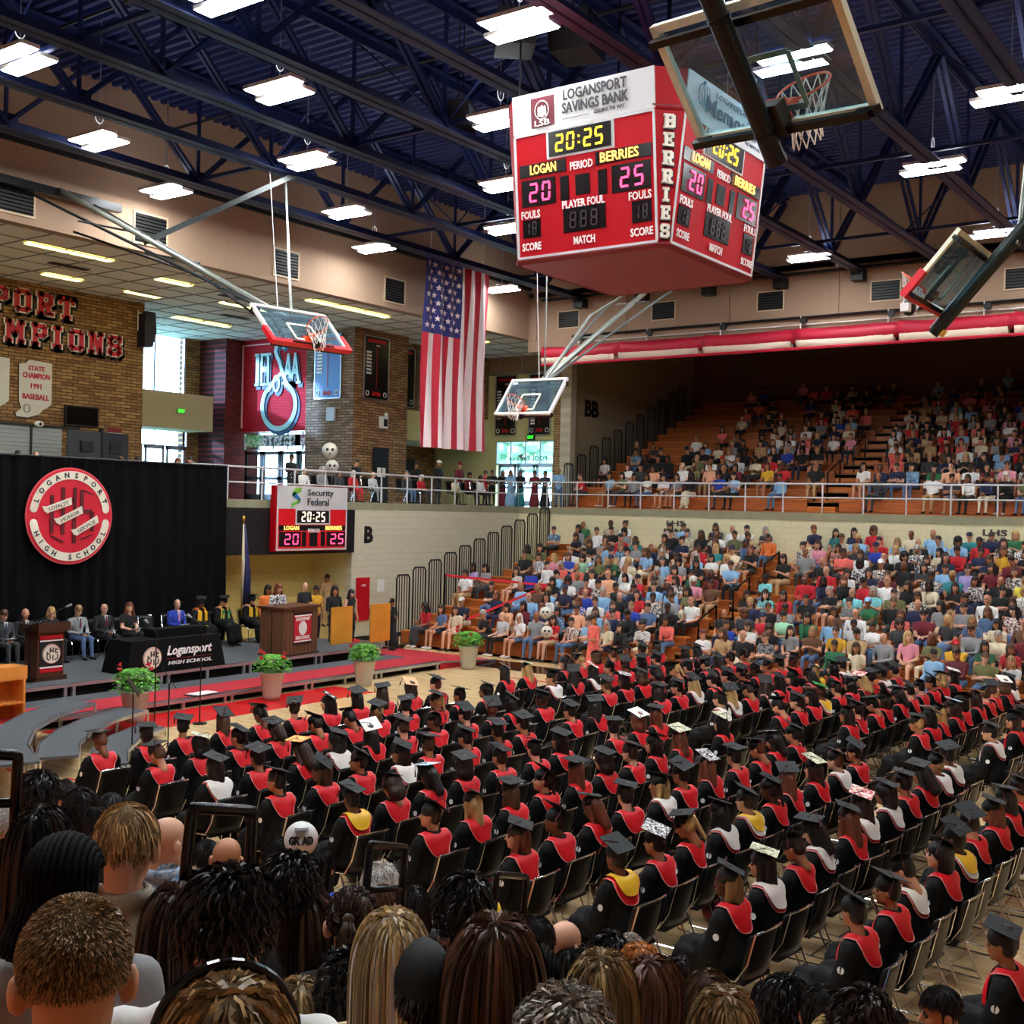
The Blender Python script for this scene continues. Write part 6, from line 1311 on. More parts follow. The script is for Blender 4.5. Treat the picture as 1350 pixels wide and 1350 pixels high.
def cap_parts():
    sk = M(); sk.ell((0, -.005, .058), (.088, .105, .09), 16); sk.lathe([(.096, 0), (.094, .05), (.07, .085)], (0, -.005, .045), 16)
    bd = M().box((-.128, -.133, 0), (.128, .123, .006)); bt = M().lathe([(.012, 0), (.012, .006), (.0, .01)], (0, 0, .006), 8)
    ts = M().tube([(0, 0, .012), (-.06, .03, .013), (-.12, .06, .011), (-.128, .062, -.01), (-.13, .062, -.09)], .0035, 5).tube([(-.13, .062, -.06), (-.13, .062, -.14)], [.006, .012], 6)
    return sk, bd, bt, ts
GM = {}
def grad_meshes():
    for li, lean in enumerate((0., .14)):
        gp = gown_prims(lean); V, F, T = net(gp, .026, wrinkle); GM['gown%d' % li] = mesh('gown', V, F, [gownm], None, True)
        C = np.array([0, -.02 + lean * .3, HS + .36])
        GM['red%d' % li] = stole_mesh(gp, C, .014, 1.55, .66, .36, stm, pipm)
        GM['white%d' % li] = stole_mesh(gp, C, .026, 1.36, .58, .34, whs, whs)
        GM['gold%d' % li] = stole_mesh(gp, C, .030, 1.10, .5, .32, yls, yls)
        for hi, (yaw, pit) in enumerate(((0, -.08), (-.35, -.1), (.35, 0), (-.8, -.1), (.1, -.42), (.7, .05))):
            b = seated('lap', lean, HS, .95, 'long'); mb = figure(b, yaw, pit, 'bald', .03, .015)
            GM['body%d%d' % (li, hi)] = base_mesh(mb, 'body'); GM['head%d%d' % (li, hi)] = (b[1], yaw, pit)
    for s in ('short', 'top', 'long', 'bob', 'bun', 'pony', 'curly', 'waves'):
        V, F, T = net(hair_prims(s), .016 if s != 'curly' else .018, (lambda g: .006 * np.sin(g[:, 0] * 90) * np.cos(g[:, 1] * 80)) if s in ('long', 'waves', 'bob', 'pony') else (lambda g: .010 * np.sin(g[:, 0] * 130) * np.sin(g[:, 1] * 120) * np.sin(g[:, 2] * 110)) if s == 'curly' else None)
        GM['hair_' + s] = mesh('hair', V, F, [HAIRS[0]], None, True)
    sk, bd, bt, ts = cap_parts()
    for n, q, m in (('skullcap', sk, capd), ('board', bd, capm_), ('button', bt, capd), ('tassel', ts, tasm)): GM[n] = mesh(n, q.v, q.f, [m], q.m, n == 'skullcap')
    q = M().lathe([(.02, 0), (.02, .003)], n=12); GM['crest'] = mesh('sleeve_crest', q.v, q.f, [white])
grad_meshes()
def deco(n, c1, c2, sc=30): return mat('cap_art_' + n, c1, .6, rgb2=c2, vscale=sc)
DECO = {'white': mat('cap_white', (232, 230, 220), .6), 'cream floral': deco('cream_floral', (236, 232, 206), (120, 130, 90), 34), 'white floral': deco('white_floral', (240, 238, 232), (190, 120, 130), 32), 'orange flowers': deco('orange', (232, 110, 30), (250, 210, 120), 40), 'light blue': deco('light_blue', (110, 170, 214), (230, 240, 246), 26),
        'peach': mat('cap_peach', (240, 172, 130), .6), 'black and white': deco('black_white', (24, 24, 26), (226, 226, 226), 36), 'pink': deco('pink', (240, 190, 190), (226, 150, 160), 20), 'green': deco('green', (40, 180, 60), (20, 40, 20), 34), 'red and white': deco('red_white', (232, 224, 214), (190, 30, 40), 26)}
flag3 = [mat('cap_green', (20, 130, 60), .6), mat('cap_off_white', (230, 226, 196), .6), mat('cap_red', (190, 30, 36), .6)]
def grad_fig(loc, rz, r_, style, hcol, skin, stole, capdec=None, hv=None, li=None, cap=True, name='graduate'):
    t = thing(name, '', 'graduate', loc, rz); li = r_.randint(0, 1) if li is None else li; hv = r_.choice([0, 0, 1, 1, 2, 3, 4, 5]) if hv is None else hv
    ho, yaw, pit = GM['head%d%d' % (li, hv)]
    b = put('body', GM['body%d%d' % (li, hv)], t); dress(b, slots(SKINS[skin], HAIRS[min(hcol, 3)], cloth('white'), cloth('black')))
    put('gown', GM['gown%d' % li], t); s_ = put('stole', GM['red%d' % li], t)
    if stole in ('white', 'gold'): s2 = put('honor_stole', GM['%s%d' % (stole, li)], s_); s2['label'] = '%s satin honor stole' % stole
    if stole == 'both': s2 = put('honor_stole', GM['white%d' % li], s_); s2['label'] = 'white satin honor stole'; s3 = put('gold_stole', GM['gold%d' % li], s_)
    h = put('hair', GM['hair_' + style], t, tuple(ho)); h.rotation_euler = (pit, 0, yaw); h.material_slots[0].link = 'OBJECT'; h.material_slots[0].material = HAIRS[hcol]
    if cap:
        k = put('cap', GM['skullcap'], t, tuple(ho)); k.rotation_euler = (pit, 0, yaw)
        bd = put('board', GM['board'], k, (0, -.02 if style != 'curly' else -.04, .148)); bd.rotation_euler = (.42 + r_.uniform(-.25, .22), r_.uniform(-.16, .16), r_.uniform(-.25, .25) + (.78 if r_.random() < .35 else 0))
        if capdec and capdec in DECO: bd.material_slots[0].link = 'OBJECT'; bd.material_slots[0].material = DECO[capdec]; bd['label'] = '%s decorated cap board' % capdec
        if capdec == 'flag':
            q = M()
            for i in range(3): q.box((-.118 + i * .079, -.123, .006), (-.118 + (i + 1) * .079, .113, .009), i)
            q.tube([(.03 * cos(a), .03 * sin(a), .010) for a in np.linspace(0, 6.28, 13)[:-1]], .008, 4, 3, closed=True); q.build('cap_art', flag3 + [mat('art_brown', (100, 80, 40), .6)], k, loc=(0, -.02, .148)).rotation_euler = bd.rotation_euler
        if capdec == 'class lettering':
            q = M(); [text(q, w_, (0, y_, .008), (1, 0, 0), (0, 1, 0), .05, None, 0, .004, .02) for w_, y_ in (('CLASS', .06), ('OF', 0), ('2025', -.06))]; q.build('cap_lettering', [white], k, loc=(0, -.02, .148)).rotation_euler = bd.rotation_euler
        put('button', GM['button'], k, (0, -.02, .148)).rotation_euler = bd.rotation_euler; put('tassel', GM['tassel'], k, (0, -.02, .148)).rotation_euler = (bd.rotation_euler[0], bd.rotation_euler[1], bd.rotation_euler[2] + r_.choice([0, 0, 1.57]))
    c = put('sleeve_crest', GM['crest'], t, (-.292, .0, HS + .36)); c.rotation_euler = (0, -1.45, 0); c.scale = (1.5, 1.5, 1)
    return t
rng = random.Random(11)
ch0 = chair_tree(); first = True
ROWS = [2.05] + [3.15 + 1.135 * k for k in range(10)]
COLS = [9.35 + .70 * k for k in range(11)] + [18.5 + .68 * k for k in range(10)]
DPX = [(97, 968, 'white floral'), (257, 985, 'cream floral'), (383, 970, 'orange flowers'), (497, 945, 'white'), (438, 912, 'class lettering'), (553, 908, 'peach'), (570, 998, 'light blue'), (603, 1038, 'flag'), (640, 1022, 'black and white'), (672, 880, 'light blue'), (697, 870, 'cream floral'), (733, 863, 'red and white'), (793, 868, 'white'), (833, 880, 'black and white'),
       (837, 928, 'white'), (912, 955, 'cream floral'), (712, 937, 'cream floral'), (923, 998, 'black and white'), (853, 1090, 'black and white'), (1028, 1125, 'cream floral'), (1090, 1012, 'cream floral'), (1133, 1050, 'red and white'), (1020, 967, 'black and white'), (1070, 908, 'pink'), (1085, 905, 'green'), (1145, 882, 'red and white'), (1185, 912, 'light blue'), (1234, 943, 'white'), (1255, 925, 'light blue'), (1295, 920, 'orange flowers'), (1260, 890, 'white'), (960, 950, 'cream floral'), (1325, 900, 'white')]
HPX = [(340, 1020, 'waves', 5, 'white'), (955, 1140, 'bob', 6, 'red'), (1125, 1080, 'waves', 4, 'red'), (1170, 1045, 'curly', 1, 'white'), (1045, 1030, 'waves', 4, 'red'), (560, 1000, 'long', 0, 'red'), (505, 945, 'waves', 0, 'red'), (820, 1115, 'short', 0, 'gold'), (855, 1095, 'short', 0, 'red'), (745, 1065, 'short', 1, 'red'), (680, 1080, 'long', 4, 'red'), (1210, 1110, 'short', 0, 'white'), (1262, 1085, 'short', 0, 'both'), (1130, 1165, 'short', 0, 'red'), (1168, 1148, 'short', 0, 'red'), (1100, 1070, 'long', 0, 'white'), (450, 1030, 'short', 0, 'gold'), (260, 1000, 'long', 0, 'white'), (165, 945, 'short', 3, 'red'), (165, 968, 'short', 0, 'red'), (285, 930, 'long', 3, 'red'), (220, 940, 'long', 3, 'red'), (923, 1000, 'waves', 4, 'red'), (862, 1010, 'long', 5, 'white'), (920, 890, 'waves', 5, 'white'), (975, 890, 'waves', 5, 'white'), (805, 985, 'curly', 1, 'red'), (1245, 930, 'waves', 5, 'red'), (700, 850, 'waves', 5, 'red'), (985, 1040, 'short', 2, 'both'), (760, 950, 'short', 1, 'gold'), (1085, 890, 'short', 2, 'both')]
taken = set(); seats = []
for ri, y in enumerate(ROWS):
    for ci, x in enumerate(COLS):
        hx, hy, d = px((x, y, 1.36))
        if hx > 1385 or hx < -60 or hy > 1400: continue
        if ri == 0 and ci > 0: continue
        seats.append((ri, ci, x, y, hx, hy))
def nearest(pxs, lst, lim=26):
    out = {}
    for k, q in enumerate(pxs):
        c = sorted((math.hypot(s_[4] - q[0], s_[5] - q[1]), i) for i, s_ in enumerate(lst) if i not in out)
        if c and c[0][0] < lim: out[c[0][1]] = q
    return out
dd = nearest(DPX, seats); hh_ = nearest(HPX, seats)
EMPTY = {(5, 9), (6, 7), (3, 10), (7, 8)}
GC = ['black', 'black', 'black', 'dark brown', 'brown', 'blonde']
for i, (ri, ci, x, y, hx, hy) in enumerate(seats):
    jx, jy = rng.uniform(-.02, .02), rng.uniform(-.04, .04); rz = rng.uniform(-.07, .07) - .05
    c = ch0 if first else copy_tree(ch0); first = False
    c.location = (x + jx, y + jy - .02, 0); c.rotation_euler = (0, 0, rz); c['group'] = 'stacking chairs of the graduates'
    blk = 'near block' if ci < 11 else 'block by the far stand'; cn = ci if ci < 11 else ci - 11
    where = '%s, %s row counted from bottom right, %s seat from camera' % (blk, ordn(ri), ordn(cn))
    emp = (ri, ci) in EMPTY or (i not in dd and i not in hh_ and rng.random() < .03)
    c['label'] = ('empty black chair' if emp else 'black chair') + ', %s, %s row, %s seat' % (blk, ordn(ri), ordn(cn))
    if emp: continue
    fem = rng.random() < .5; st_ = rng.choice(['long', 'long', 'waves', 'bob', 'pony', 'curly', 'bun']) if fem else rng.choice(['short', 'short', 'top']); hc = rng.choices([0, 1, 2, 3, 4, 5], [5, 4, 3, 2, 1, 1])[0]
    sk = rng.choices([0, 1, 2, 3, 4, 5], [3, 4, 4, 3, 2, 1])[0]; so = rng.choices(['red', 'white', 'gold', 'both'], [92, 8, .5, .3])[0]
    dec = dd[i][2] if i in dd else None
    if dec: st_ = rng.choice(['long', 'waves', 'long', 'curly'])
    if i in hh_: st_, hc, so = hh_[i][2:]
    hv = None
    g = grad_fig((x + jx, y + jy, 0), rz + rng.uniform(-.08, .08), rng, st_, hc, sk, so, dec, hv)
    sn = {'short': 'short', 'top': 'full', 'long': 'long straight', 'waves': 'long wavy', 'bob': 'bobbed', 'pony': 'ponytailed', 'curly': 'curly', 'bun': 'tied-up'}[st_]
    hn = ['black', 'black', 'dark brown', 'brown', 'auburn', 'blonde', 'ash blonde'][hc]
    cd = {None: 'plain cap', 'flag': 'green-white-red cap', 'class lettering': 'class-lettered cap', 'orange flowers': 'orange-flowered cap'}.get(dec, '%s cap' % dec); sd = {'red': '', 'white': ' white stole,', 'gold': ' gold stole,', 'both': ' white-gold stoles,'}[so]
    g['label'] = 'graduate, %s, %s %s hair,%s %s, %s row, %s seat' % (cd, sn.replace('long ', 'long-'), hn.replace(' ', '-'), sd, 'near block' if ci < 11 else 'far block', ordn(ri), ordn(cn)); g['group'] = 'seated graduates in black gowns'
# bags and papers under chairs
for k, (x, y, nm, c, lab) in enumerate([(10.6, 7.9, 'red_bag', (150, 24, 40), 'dark red bag on the floor between front chairs'), (9.9, 6.1, 'red_bag', (170, 24, 36), 'red folded bag on the floor beside a near chair'), (11.6, 5.5, 'red_bag', (120, 18, 34), 'maroon bag under the chair left of the bob-haired graduate')]):
    q = M().ell((0, 0, .09), (.22, .15, .10), 12); q.tube([(-.12, 0, .15), (-.06, .02, .24), (.06, .02, .24), (.12, 0, .15)], .012, 6); tag(q.build(nm, [mat('bag_%d' % k, c, .6)], None, True, (x, y, 0)), lab, 'bag')
tag(M().obox((0, 0, .006), (.15, .03, 0), (-.03, .11, 0), (0, 0, .003)).build('programme', [white], loc=(10.9, 4.05, 0)), 'white programme sheet lying on the floor behind the chairs', 'paper')

# ------------------------------------------------------------------ spectators of the far stands
SPV = []
for k, (pose, lean, yaw, pit, hair, slv, lg, wd) in enumerate([('lap', 0, .3, 0, 'short', 'short', 'pants', 1.08), ('knees', .5, .1, -.2, 'short', 'short', 'pants', 1.1), ('lap', 0, .5, 0, 'long', 'short', 'bare', .88), ('lap', .1, -.2, -.1, 'waves', 'short', 'skirt', .9), ('cross', 0, .6, .0, 'short', 'short', 'pants', 1.12), ('chin', .4, .3, -.1, 'long', 'long', 'pants', .9), ('phone', .1, .2, -.15, 'bob', 'short', 'pants', .95), ('lap', 0, .1, 0, 'bald', 'long', 'pants', 1.15), ('knees', .4, .4, 0, 'cap', 'short', 'pants', 1.1), ('cross', 0, -.3, 0, 'bun', 'short', 'bare', .9), ('lap', .2, .5, -.3, 'curly', 'short', 'pants', 1.0), ('rest', 0, .0, .1, 'fringe', 'short', 'pants', 1.18), ('lap', -.05, .7, .05, 'waves', 'none', 'bare', .88), ('knees', .5, -.1, -.3, 'top', 'long', 'pants', 1.0), ('phone', 0, .4, 0, 'long', 'short', 'bare', .88), ('rest', 0, .5, 0, 'short', 'long', 'pants', 1.05)]):
    b = seated(pose, lean, .44, wd * 1.06, 'short' if slv == 'none' else slv, lg); SPV.append((base_mesh(figure(b, yaw, pit, hair, .032, .0175), 'spectator'), hair, lg))
FEM = [2, 3, 5, 6, 9, 10, 12, 14]; MAL = [0, 1, 4, 7, 8, 11, 13, 15]; BYH = {}
for i, v in enumerate(SPV): BYH.setdefault(v[1], []).append(i)
TOPS = ['black'] * 24 + ['navy'] * 8 + ['white'] * 14 + ['charcoal'] * 5 + ['grey'] * 5 + ['light blue'] * 6 + ['royal blue'] * 2 + ['red'] * 4 + ['maroon'] * 3 + ['coral'] + ['pink'] * 2 + ['peach'] * 2 + ['cream'] * 6 + ['olive'] * 3 + ['green'] * 2 + ['teal', 'tan', 'tan', 'brown', 'brown', 'lavender', 'charcoal', 'mustard', 'navy', 'light grey', 'light grey', 'denim blue', 'denim blue']
def outfit(r_, top, bare=False):
    bt = r_.choice(['navy', 'denim blue', 'black', 'charcoal', 'tan', 'denim blue', 'black', 'cream']); return cloth(top, r_.choices([0, 1, 2], [16, 1.6, 1.4])[0]), cloth(bt)
OV = [(733, 706, 'light blue', 'short', 2), (691, 725, 'olive', 'waves', 0), (708, 725, 'olive', 'long', 1), (728, 734, 'pink', 'waves', 5), (741, 734, 'royal blue', 'bob', 3), (761, 734, 'mint', 'curly', 2), (778, 727, 'cream', 'short', 1), (807, 718, 'light blue', 'fringe', 7), (807, 731, 'tan', 'short', 1), (926, 723, 'red', 'short', 1), (941, 723, 'teal', 'long', 5), (919, 747, 'black', 'long', 0), (979, 750, 'light blue', 'short', 2), (751, 749, 'coral', 'bob', 7), (791, 762, 'white', 'short', 0), (777, 776, 'maroon', 'short', 0), (786, 784, 'light blue', 'short', 7), (852, 778, 'light blue', 'short', 2), (890, 752, 'coral', 'bob', 0), (675, 797, 'peach', 'long', 0), (673, 811, 'light grey', 'fringe', 7), (693, 810, 'white', 'waves', 8), (748, 785, 'navy', 'cap', 0), (765, 793, 'royal blue', 'bob', 4), (842, 796, 'red', 'waves', 0), (800, 811, 'navy', 'short', 1), (822, 805, 'royal blue', 'short', 6), (849, 804, 'denim blue', 'short', 1), (751, 811, 'maroon', 'short', 0), (761, 811, 'peach', 'short', 0), (820, 824, 'black', 'long', 0), (848, 826, 'white', 'bun', 0), (917, 827, 'white', 'bun', 4), (930, 817, 'peach', 'curly', 6), (946, 801, 'black', 'fringe', 3), (943, 775, 'brown', 'short', 1), (937, 786, 'peach', 'waves', 5), (969, 775, 'black', 'long', 0), (997, 778, 'aqua', 'long', 0), (1006, 762, 'aqua', 'bun', 1), (1014, 726, 'orange', 'short', 0), (1084, 716, 'pink', 'long', 2), (1106, 708, 'cream', 'short', 3), (1168, 710, 'red', 'short', 1), (1223, 703, 'light blue', 'fringe', 7), (1199, 725, 'white', 'bob', 7), (1216, 722, 'black', 'bald', 3), (1240, 716, 'light blue', 'short', 0), (1267, 747, 'lavender', 'short', 2), (1245, 749, 'light blue', 'short', 1), (1289, 739, 'navy', 'short', 0), (1320, 716, 'black', 'waves', 0), (1334, 728, 'mustard', 'long', 3), (1337, 770, 'yellow', 'fringe', 7), (1114, 757, 'white', 'waves', 0), (1065, 765, 'red', 'bald', 8), (1127, 783, 'aqua', 'fringe', 7), (1156, 787, 'aqua', 'bob', 7), (1179, 788, 'olive', 'short', 2), (1060, 783, 'black', 'short', 1), (1031, 793, 'red', 'long', 0), (1005, 804, 'red', 'cap', 1), (1027, 809, 'mint', 'short', 1), (1133, 817, 'light grey', 'short', 0), (1222, 796, 'navy', 'bald', 2), (1187, 811, 'coral', 'long', 3), (1294, 817, 'denim blue', 'waves', 6), (1315, 830, 'cream', 'short', 7), (1342, 837, 'maroon', 'bald', 7), (1091, 830, 'light blue', 'bald', 2), (1119, 832, 'tan', 'top', 0), (1176, 840, 'grey', 'bald', 7), (1207, 842, 'pink', 'waves', 5), (1220, 853, 'olive', 'bob', 4), (1257, 856, 'mustard', 'cap', 1), (1284, 842, 'grey', 'top', 3), (1321, 876, 'light grey', 'long', 6),
      (554, 803, 'red', 'waves', 0), (576, 800, 'denim blue', 'long', 2), (601, 803, 'cream', 'long', 2), (620, 798, 'navy', 'cap', 1), (643, 803, 'black', 'short', 7), (603, 744, 'white', 'short', 1), (621, 748, 'lavender', 'long', 0), (639, 747, 'grey', 'bob', 1)]
lows = []
for k in range(LN):
    for j in range(46):
        y = 24.15 - j * .60 + (.2 if k % 2 else 0)
        if 14.0 < y < 15.2: continue
        x = LX0 + LDX * k + .42; z = LDZ * k; hx, hy, d = px((x, y, z + 1.2))
        if hx > 1372 or y < 4.5: continue
        lows.append([k, j, x, y, hx, hy, z])
ovl = nearest([q for q in OV], lows, 22); n_ind = 0
def spectator(x, y, z, rz, r_, top=None, hair=None, hc=None, vi=None, name='spectator'):
    if vi is None:
        if hair: vi = r_.choice(BYH.get(hair, BYH['short']))
        else: vi = r_.choice(FEM if r_.random() < .55 else MAL)
    me, hs_, lg = SPV[vi]; o = put(name, me, None, (x, y, z), rz); s_ = r_.uniform(1.0, 1.10); o.scale = (s_, s_, s_)
    hc = r_.choices(range(9), [11, 8, 7, 4, 1, 1, 1.5, 1.5, .4])[0] if hc is None else hc; top = top or r_.choice(TOPS)
    a, b = outfit(r_, top); sk = r_.choices(range(6), [5, 6, 4, 3, 2, 1])[0]
    dress(o, slots(SKINS[sk], HAIRS[hc], a, b, shoew if r_.random() < .4 else shoem, cloth(r_.choice(['navy', 'white', 'red', 'black', 'light blue'])))); o['category'] = 'person'
    hw = {'short': 'short %s hair', 'top': 'full %s hair', 'long': 'long %s hair', 'waves': 'wavy %s hair', 'bob': 'bobbed %s hair', 'bald': 'bald head', 'fringe': 'thin %s hair', 'cap': 'ball cap', 'bun': '%s hair bun', 'curly': 'curly %s hair'}[hs_]
    desc = '%s top, %s' % (top, hw % HN[hc].replace('dark ', 'dark-') if '%s' in hw else hw); return o, desc
STUFF = []
rs = random.Random(5)
for i, (k, j, x, y, hx, hy, z) in enumerate(lows):
    force = i in ovl
    dens = .86
    if y > 20.9 and k in (2, 3) and not force: dens = 0
    if y > 22.6: dens = .08 if k > 0 else .5
    elif y > 21.0: dens = .15 if k in (1, 4) else (.75 if k > 4 else .4)
    if 12.9 < y < 14.1 and k in (5, 6, 7): dens = .25
    if y > 19.5 and k > 10: dens = .45
    if not force and rs.random() > dens: continue
    rz = pi / 2 - rs.uniform(-.1, .35) ; q = ovl.get(i); yy = y + rs.uniform(-.04, .04)
    if n_ind < 300 or force:
        o, desc = spectator(x, yy, z, rz, rs, *(q[2:] if q else ())); n_ind += 1
        o['label'] = 'person, %s, lower stand, %s row up, %s seat along' % (desc, ordn(k), ordn(j)); o['group'] = 'spectators in the lower far stand'
    else: STUFF.append((x, yy, z, rz))
print('lower spectators', n_ind, 'extra', len(STUFF))
# upper stand: first rows by the rail one by one, the dim rest as one crowd
ru = random.Random(8); nu = 0
for k in range(UN):
    for j in range(56):
        y = 24.7 - j * .59 + (.25 if k % 2 else 0); x = UX0 + UDX * k + .62; z = 4.55 + UDZ * k
        if y < 5.2 or 14.2 < y < 15.5: continue
        dens = .86 if y < 18 else (.8 if k < 6 else .25)
        if k == 0 and (15.5 < y < 18.6): dens = .25
        if y > 22.5: dens *= .6 if k < 4 else .2
        if 13 < y < 16.5 and k < 5: dens *= .5
        if k > 9: dens *= .6
        if k == 13: dens = .08
        if ru.random() > dens: continue
        rz = pi / 2 - ru.uniform(-.1, .35); yy = y + ru.uniform(-.05, .05)
        if k < 4:
            o, desc = spectator(x, yy, z, rz, ru, name='balcony_spectator'); nu += 1
            o['label'] = 'person, %s, upper stand, %s row up, %s seat along' % (desc, ordn(k), ordn(j)); o['group'] = 'spectators in the upper stand near the rail'
        else: STUFF.append((x, yy, z, rz))
print('upper spectators', nu, 'stuff', len(STUFF))
# the dim crowd: coarse figures joined into one object
LOWV = []
for v in (('lap', .1, .3, 'short'), ('knees', .5, .2, 'long'), ('cross', 0, .4, 'bob'), ('lap', 0, 0, 'short')):
    b = seated(v[0], v[1], .44, 1.02); mb = figure(b, v[2], 0, v[3], .055, .034, False, False); LOWV.append((np.array(mb.v), np.array([tuple(f) for f in mb.f]), np.array(mb.m)))
cm_mats = [SKINS[1], SKINS[3], HAIRS[0], HAIRS[3], HAIRS[6]] + [cloth(n) for n in ('black', 'navy', 'white', 'charcoal', 'light blue', 'red', 'cream', 'grey', 'pink', 'royal blue', 'coral', 'tan')] + [cloth('denim blue'), shoem]
AV, AF, AM = [], [], []; off = 0
for (x, y, z, rz) in STUFF:
    V, F, m = LOWV[ru.randrange(4)]; c, s = cos(rz), sin(rz); W = V @ np.array([[c, s, 0], [-s, c, 0], [0, 0, 1]]) * ru.uniform(.94, 1.05) + [x, y, z]
    mp = np.array([ru.choice([0, 0, 1]), ru.choice([2, 2, 3, 4]), ru.randrange(5, 17), ru.choice([17, 5, 8, 6]), 18, 2, 0, 2]); AV.append(W); AF.append(F + off); AM.append(mp[m]); off += len(V)
o = put('seated_crowd', mesh('seated_crowd', np.concatenate(AV).tolist(), np.concatenate(AF).tolist(), cm_mats, np.concatenate(AM), True)); tag(o, 'dim packed crowd filling the back rows of the upper stand', 'crowd', None, 'stuff')
# ------------------------------------------------------------------ people on the stage, by the lectern and on the concourse
def person(name, lab, body, loc, rz, yaw, pit, hair, sk, hc, top, bot, shoe=None, capm=None, hh=.014, hb=.024, extra=None, cat='person', group=None, patt=0, scale=1.):
    t = thing(name, lab, cat, loc, rz, group); mb = figure(body, yaw, pit, hair, hb, hh)
    o = put('body', base_mesh(mb, 'body'), t); dress(o, slots(SKINS[sk], HAIRS[hc], cloth(top, patt) if isinstance(top, str) else top, cloth(bot) if isinstance(bot, str) else bot, shoe, capm)); t.scale = (scale,) * 3
    return t
def folding_chair(loc, rz, lab):
    c = copy_tree(ch0); c.location = loc; c.rotation_euler = (0, 0, rz); c['label'] = lab; c['group'] = 'chairs on the stage'
def suit(t, tie):
    M().poly([(-.045, .16), (.045, .16), (.0, -.12)], (0, .128, HS + .42), (-1, 0, 0), (0, 0, 1), .03).build('shirt_front', [cloth('white')], t)
    if tie: M().poly([(-.014, .13), (.014, .13), (.02, -.1), (0, -.14), (-.02, -.1)], (0, .138, HS + .42), (-1, 0, 0), (0, 0, 1), .015).build('tie', [cloth(tie)], t)
# seated officials: (px of head, label, hair, skin, hair colour, top, bottom, tie, wide, yaw, pitch)
OFF = [(6, 'official in grey suit reading papers, cut off at the left edge', 'short', 0, 3, 'charcoal', 'charcoal', 'navy', 1.1, -.1, -.3), (34, 'man in black suit behind the small lectern', 'fringe', 1, 2, 'black', 'black', 'black', 1.12, -.4, 0),
       (68, 'blonde woman in black seated right of the small lectern', 'bob', 0, 5, 'black', 'black', None, .92, -.5, 0), (104, 'man in grey jacket reading a sheet, fair short hair', 'short', 0, 6, 'grey', 'denim blue', 'maroon', 1.12, -.1, -.35),
       (138, 'bald man in black suit with dark red tie', 'bald', 0, 3, 'black', 'black', 'maroon', 1.12, -.3, 0), (171, 'woman in black dress with long curly reddish hair', 'waves', 0, 4, 'black', 'black', None, .92, -.6, .1), (234, 'bald man in bright blue suit with glasses holding papers', 'bald', 0, 3, 'royal blue', 'navy', 'pink', 1.15, -.3, 0)]
for k, (x, lab, hair, sk, hc, top, bot, tie, wd, yaw, pit) in enumerate(OFF):
    P = onY(x, 800, 25.15); X = P[0]
    t = person('official', lab, seated('lap', .05, HS, wd, 'long' if hc != 4 else 'short'), (X, 25.2, .5), pi + .0, yaw, pit, hair, sk, hc, top, bot, group='officials seated on the stage')
    if tie: suit(t, tie)
    M().obox((.02, .34, HS + .20), (.13, 0, 0), (0, .08, .03), (0, -.001, .003)).build('paper', [white], t)
    if 'glasses' in lab: M().tube([(-.06, .115, HS + .75), (.06, .115, HS + .75)], .005, 4).build('glasses', [black], t)
    folding_chair((X, 25.22, .5), pi, 'black chair under the %s' % ['official at the left edge', 'man behind the small lectern', 'blonde woman in black', 'man in the grey jacket', 'bald man in the black suit', 'woman with curly reddish hair', 'man in the bright blue suit'][k])
P = onY(203, 800, 25.15); folding_chair((P[0], 25.2, .5), pi, 'empty black chair behind the covered table')
for k, (x, lab, st_, hc, sk, so) in enumerate([(264, 'stage graduate with gold stole and dark curly hair', 'curly', 0, 4, 'gold'), (294, 'stage graduate with green, gold and white stoles and flower-trimmed cap', 'top', 0, 1, 'both'), (331, 'stage graduate with white collar and yellow sash beside the lectern', 'long', 0, 1, 'both')]):
    P = onY(x, 800, 25.0); g = grad_fig((P[0], 25.0, .5), pi, rng, st_, hc, sk, so, None, 4, 0, True, 'stage_graduate'); g['label'] = lab; g['group'] = 'graduates seated on the stage'
    q = M()
    for s_ in (-1, 1): q.obox((s_ * .09, .135, HS + .32), (.04, 0, 0), (0, .006, 0), (0, .0, .20)); q.obox((s_ * .075, .30, HS + .175), (.04, 0, 0), (0, .16, -.01), (0, .0, .008))
    q.build('front_stole', [[yls, mat('green_stole', (30, 130, 80), .5), yls][k]], g); folding_chair((P[0], 25.02, .5), pi, 'black chair under the %s' % lab.split(' with ')[0] + ' ' + ['gold-stoled', 'green-stoled', 'white-collared'][k])
# people at the lectern and around the end recess (x px, y px of head top, depth plane Y, floor z, ...)
STD = [(367, 769, 22.95, .5, 'woman in white floral blouse speaking at the large lectern', 'waves', 1, 4, cloth('white', 1), 'black', 'short', 'front', 0), (353, 771, 23.6, .5, 'woman in orange top behind the speaker', 'bob', 3, 0, 'orange', 'black', 'long', 'down', 0), (402, 768, 24.4, .5, 'bald bearded man in black shirt behind the lectern', 'bald', 0, 2, 'black', 'charcoal', 'short', 'front', 0),
       (417, 772, 24.9, .3, 'child-height person in yellow top behind the lectern', 'short', 3, 0, 'mustard', 'black', 'short', 'down', 0), (431, 757, 26.9, .45, 'man in tan shirt standing in the recess', 'short', 2, 1, 'tan', 'tan', 'short', 'down', 0), (441, 772, 23.6, .25, 'woman in black with long black hair right of the lectern', 'long', 1, 0, 'black', 'black', 'long', 'front', -.5),
       (463, 777, 24.9, .12, 'woman in black top behind the left golden panel', 'waves', 0, 0, 'black', 'black', 'none', 'down', 0), (517, 790, 23.9, .12, 'person in long black robe and cap at the far microphone', 'bob', 3, 0, 'black', 'black', 'long', 'front', 0)]
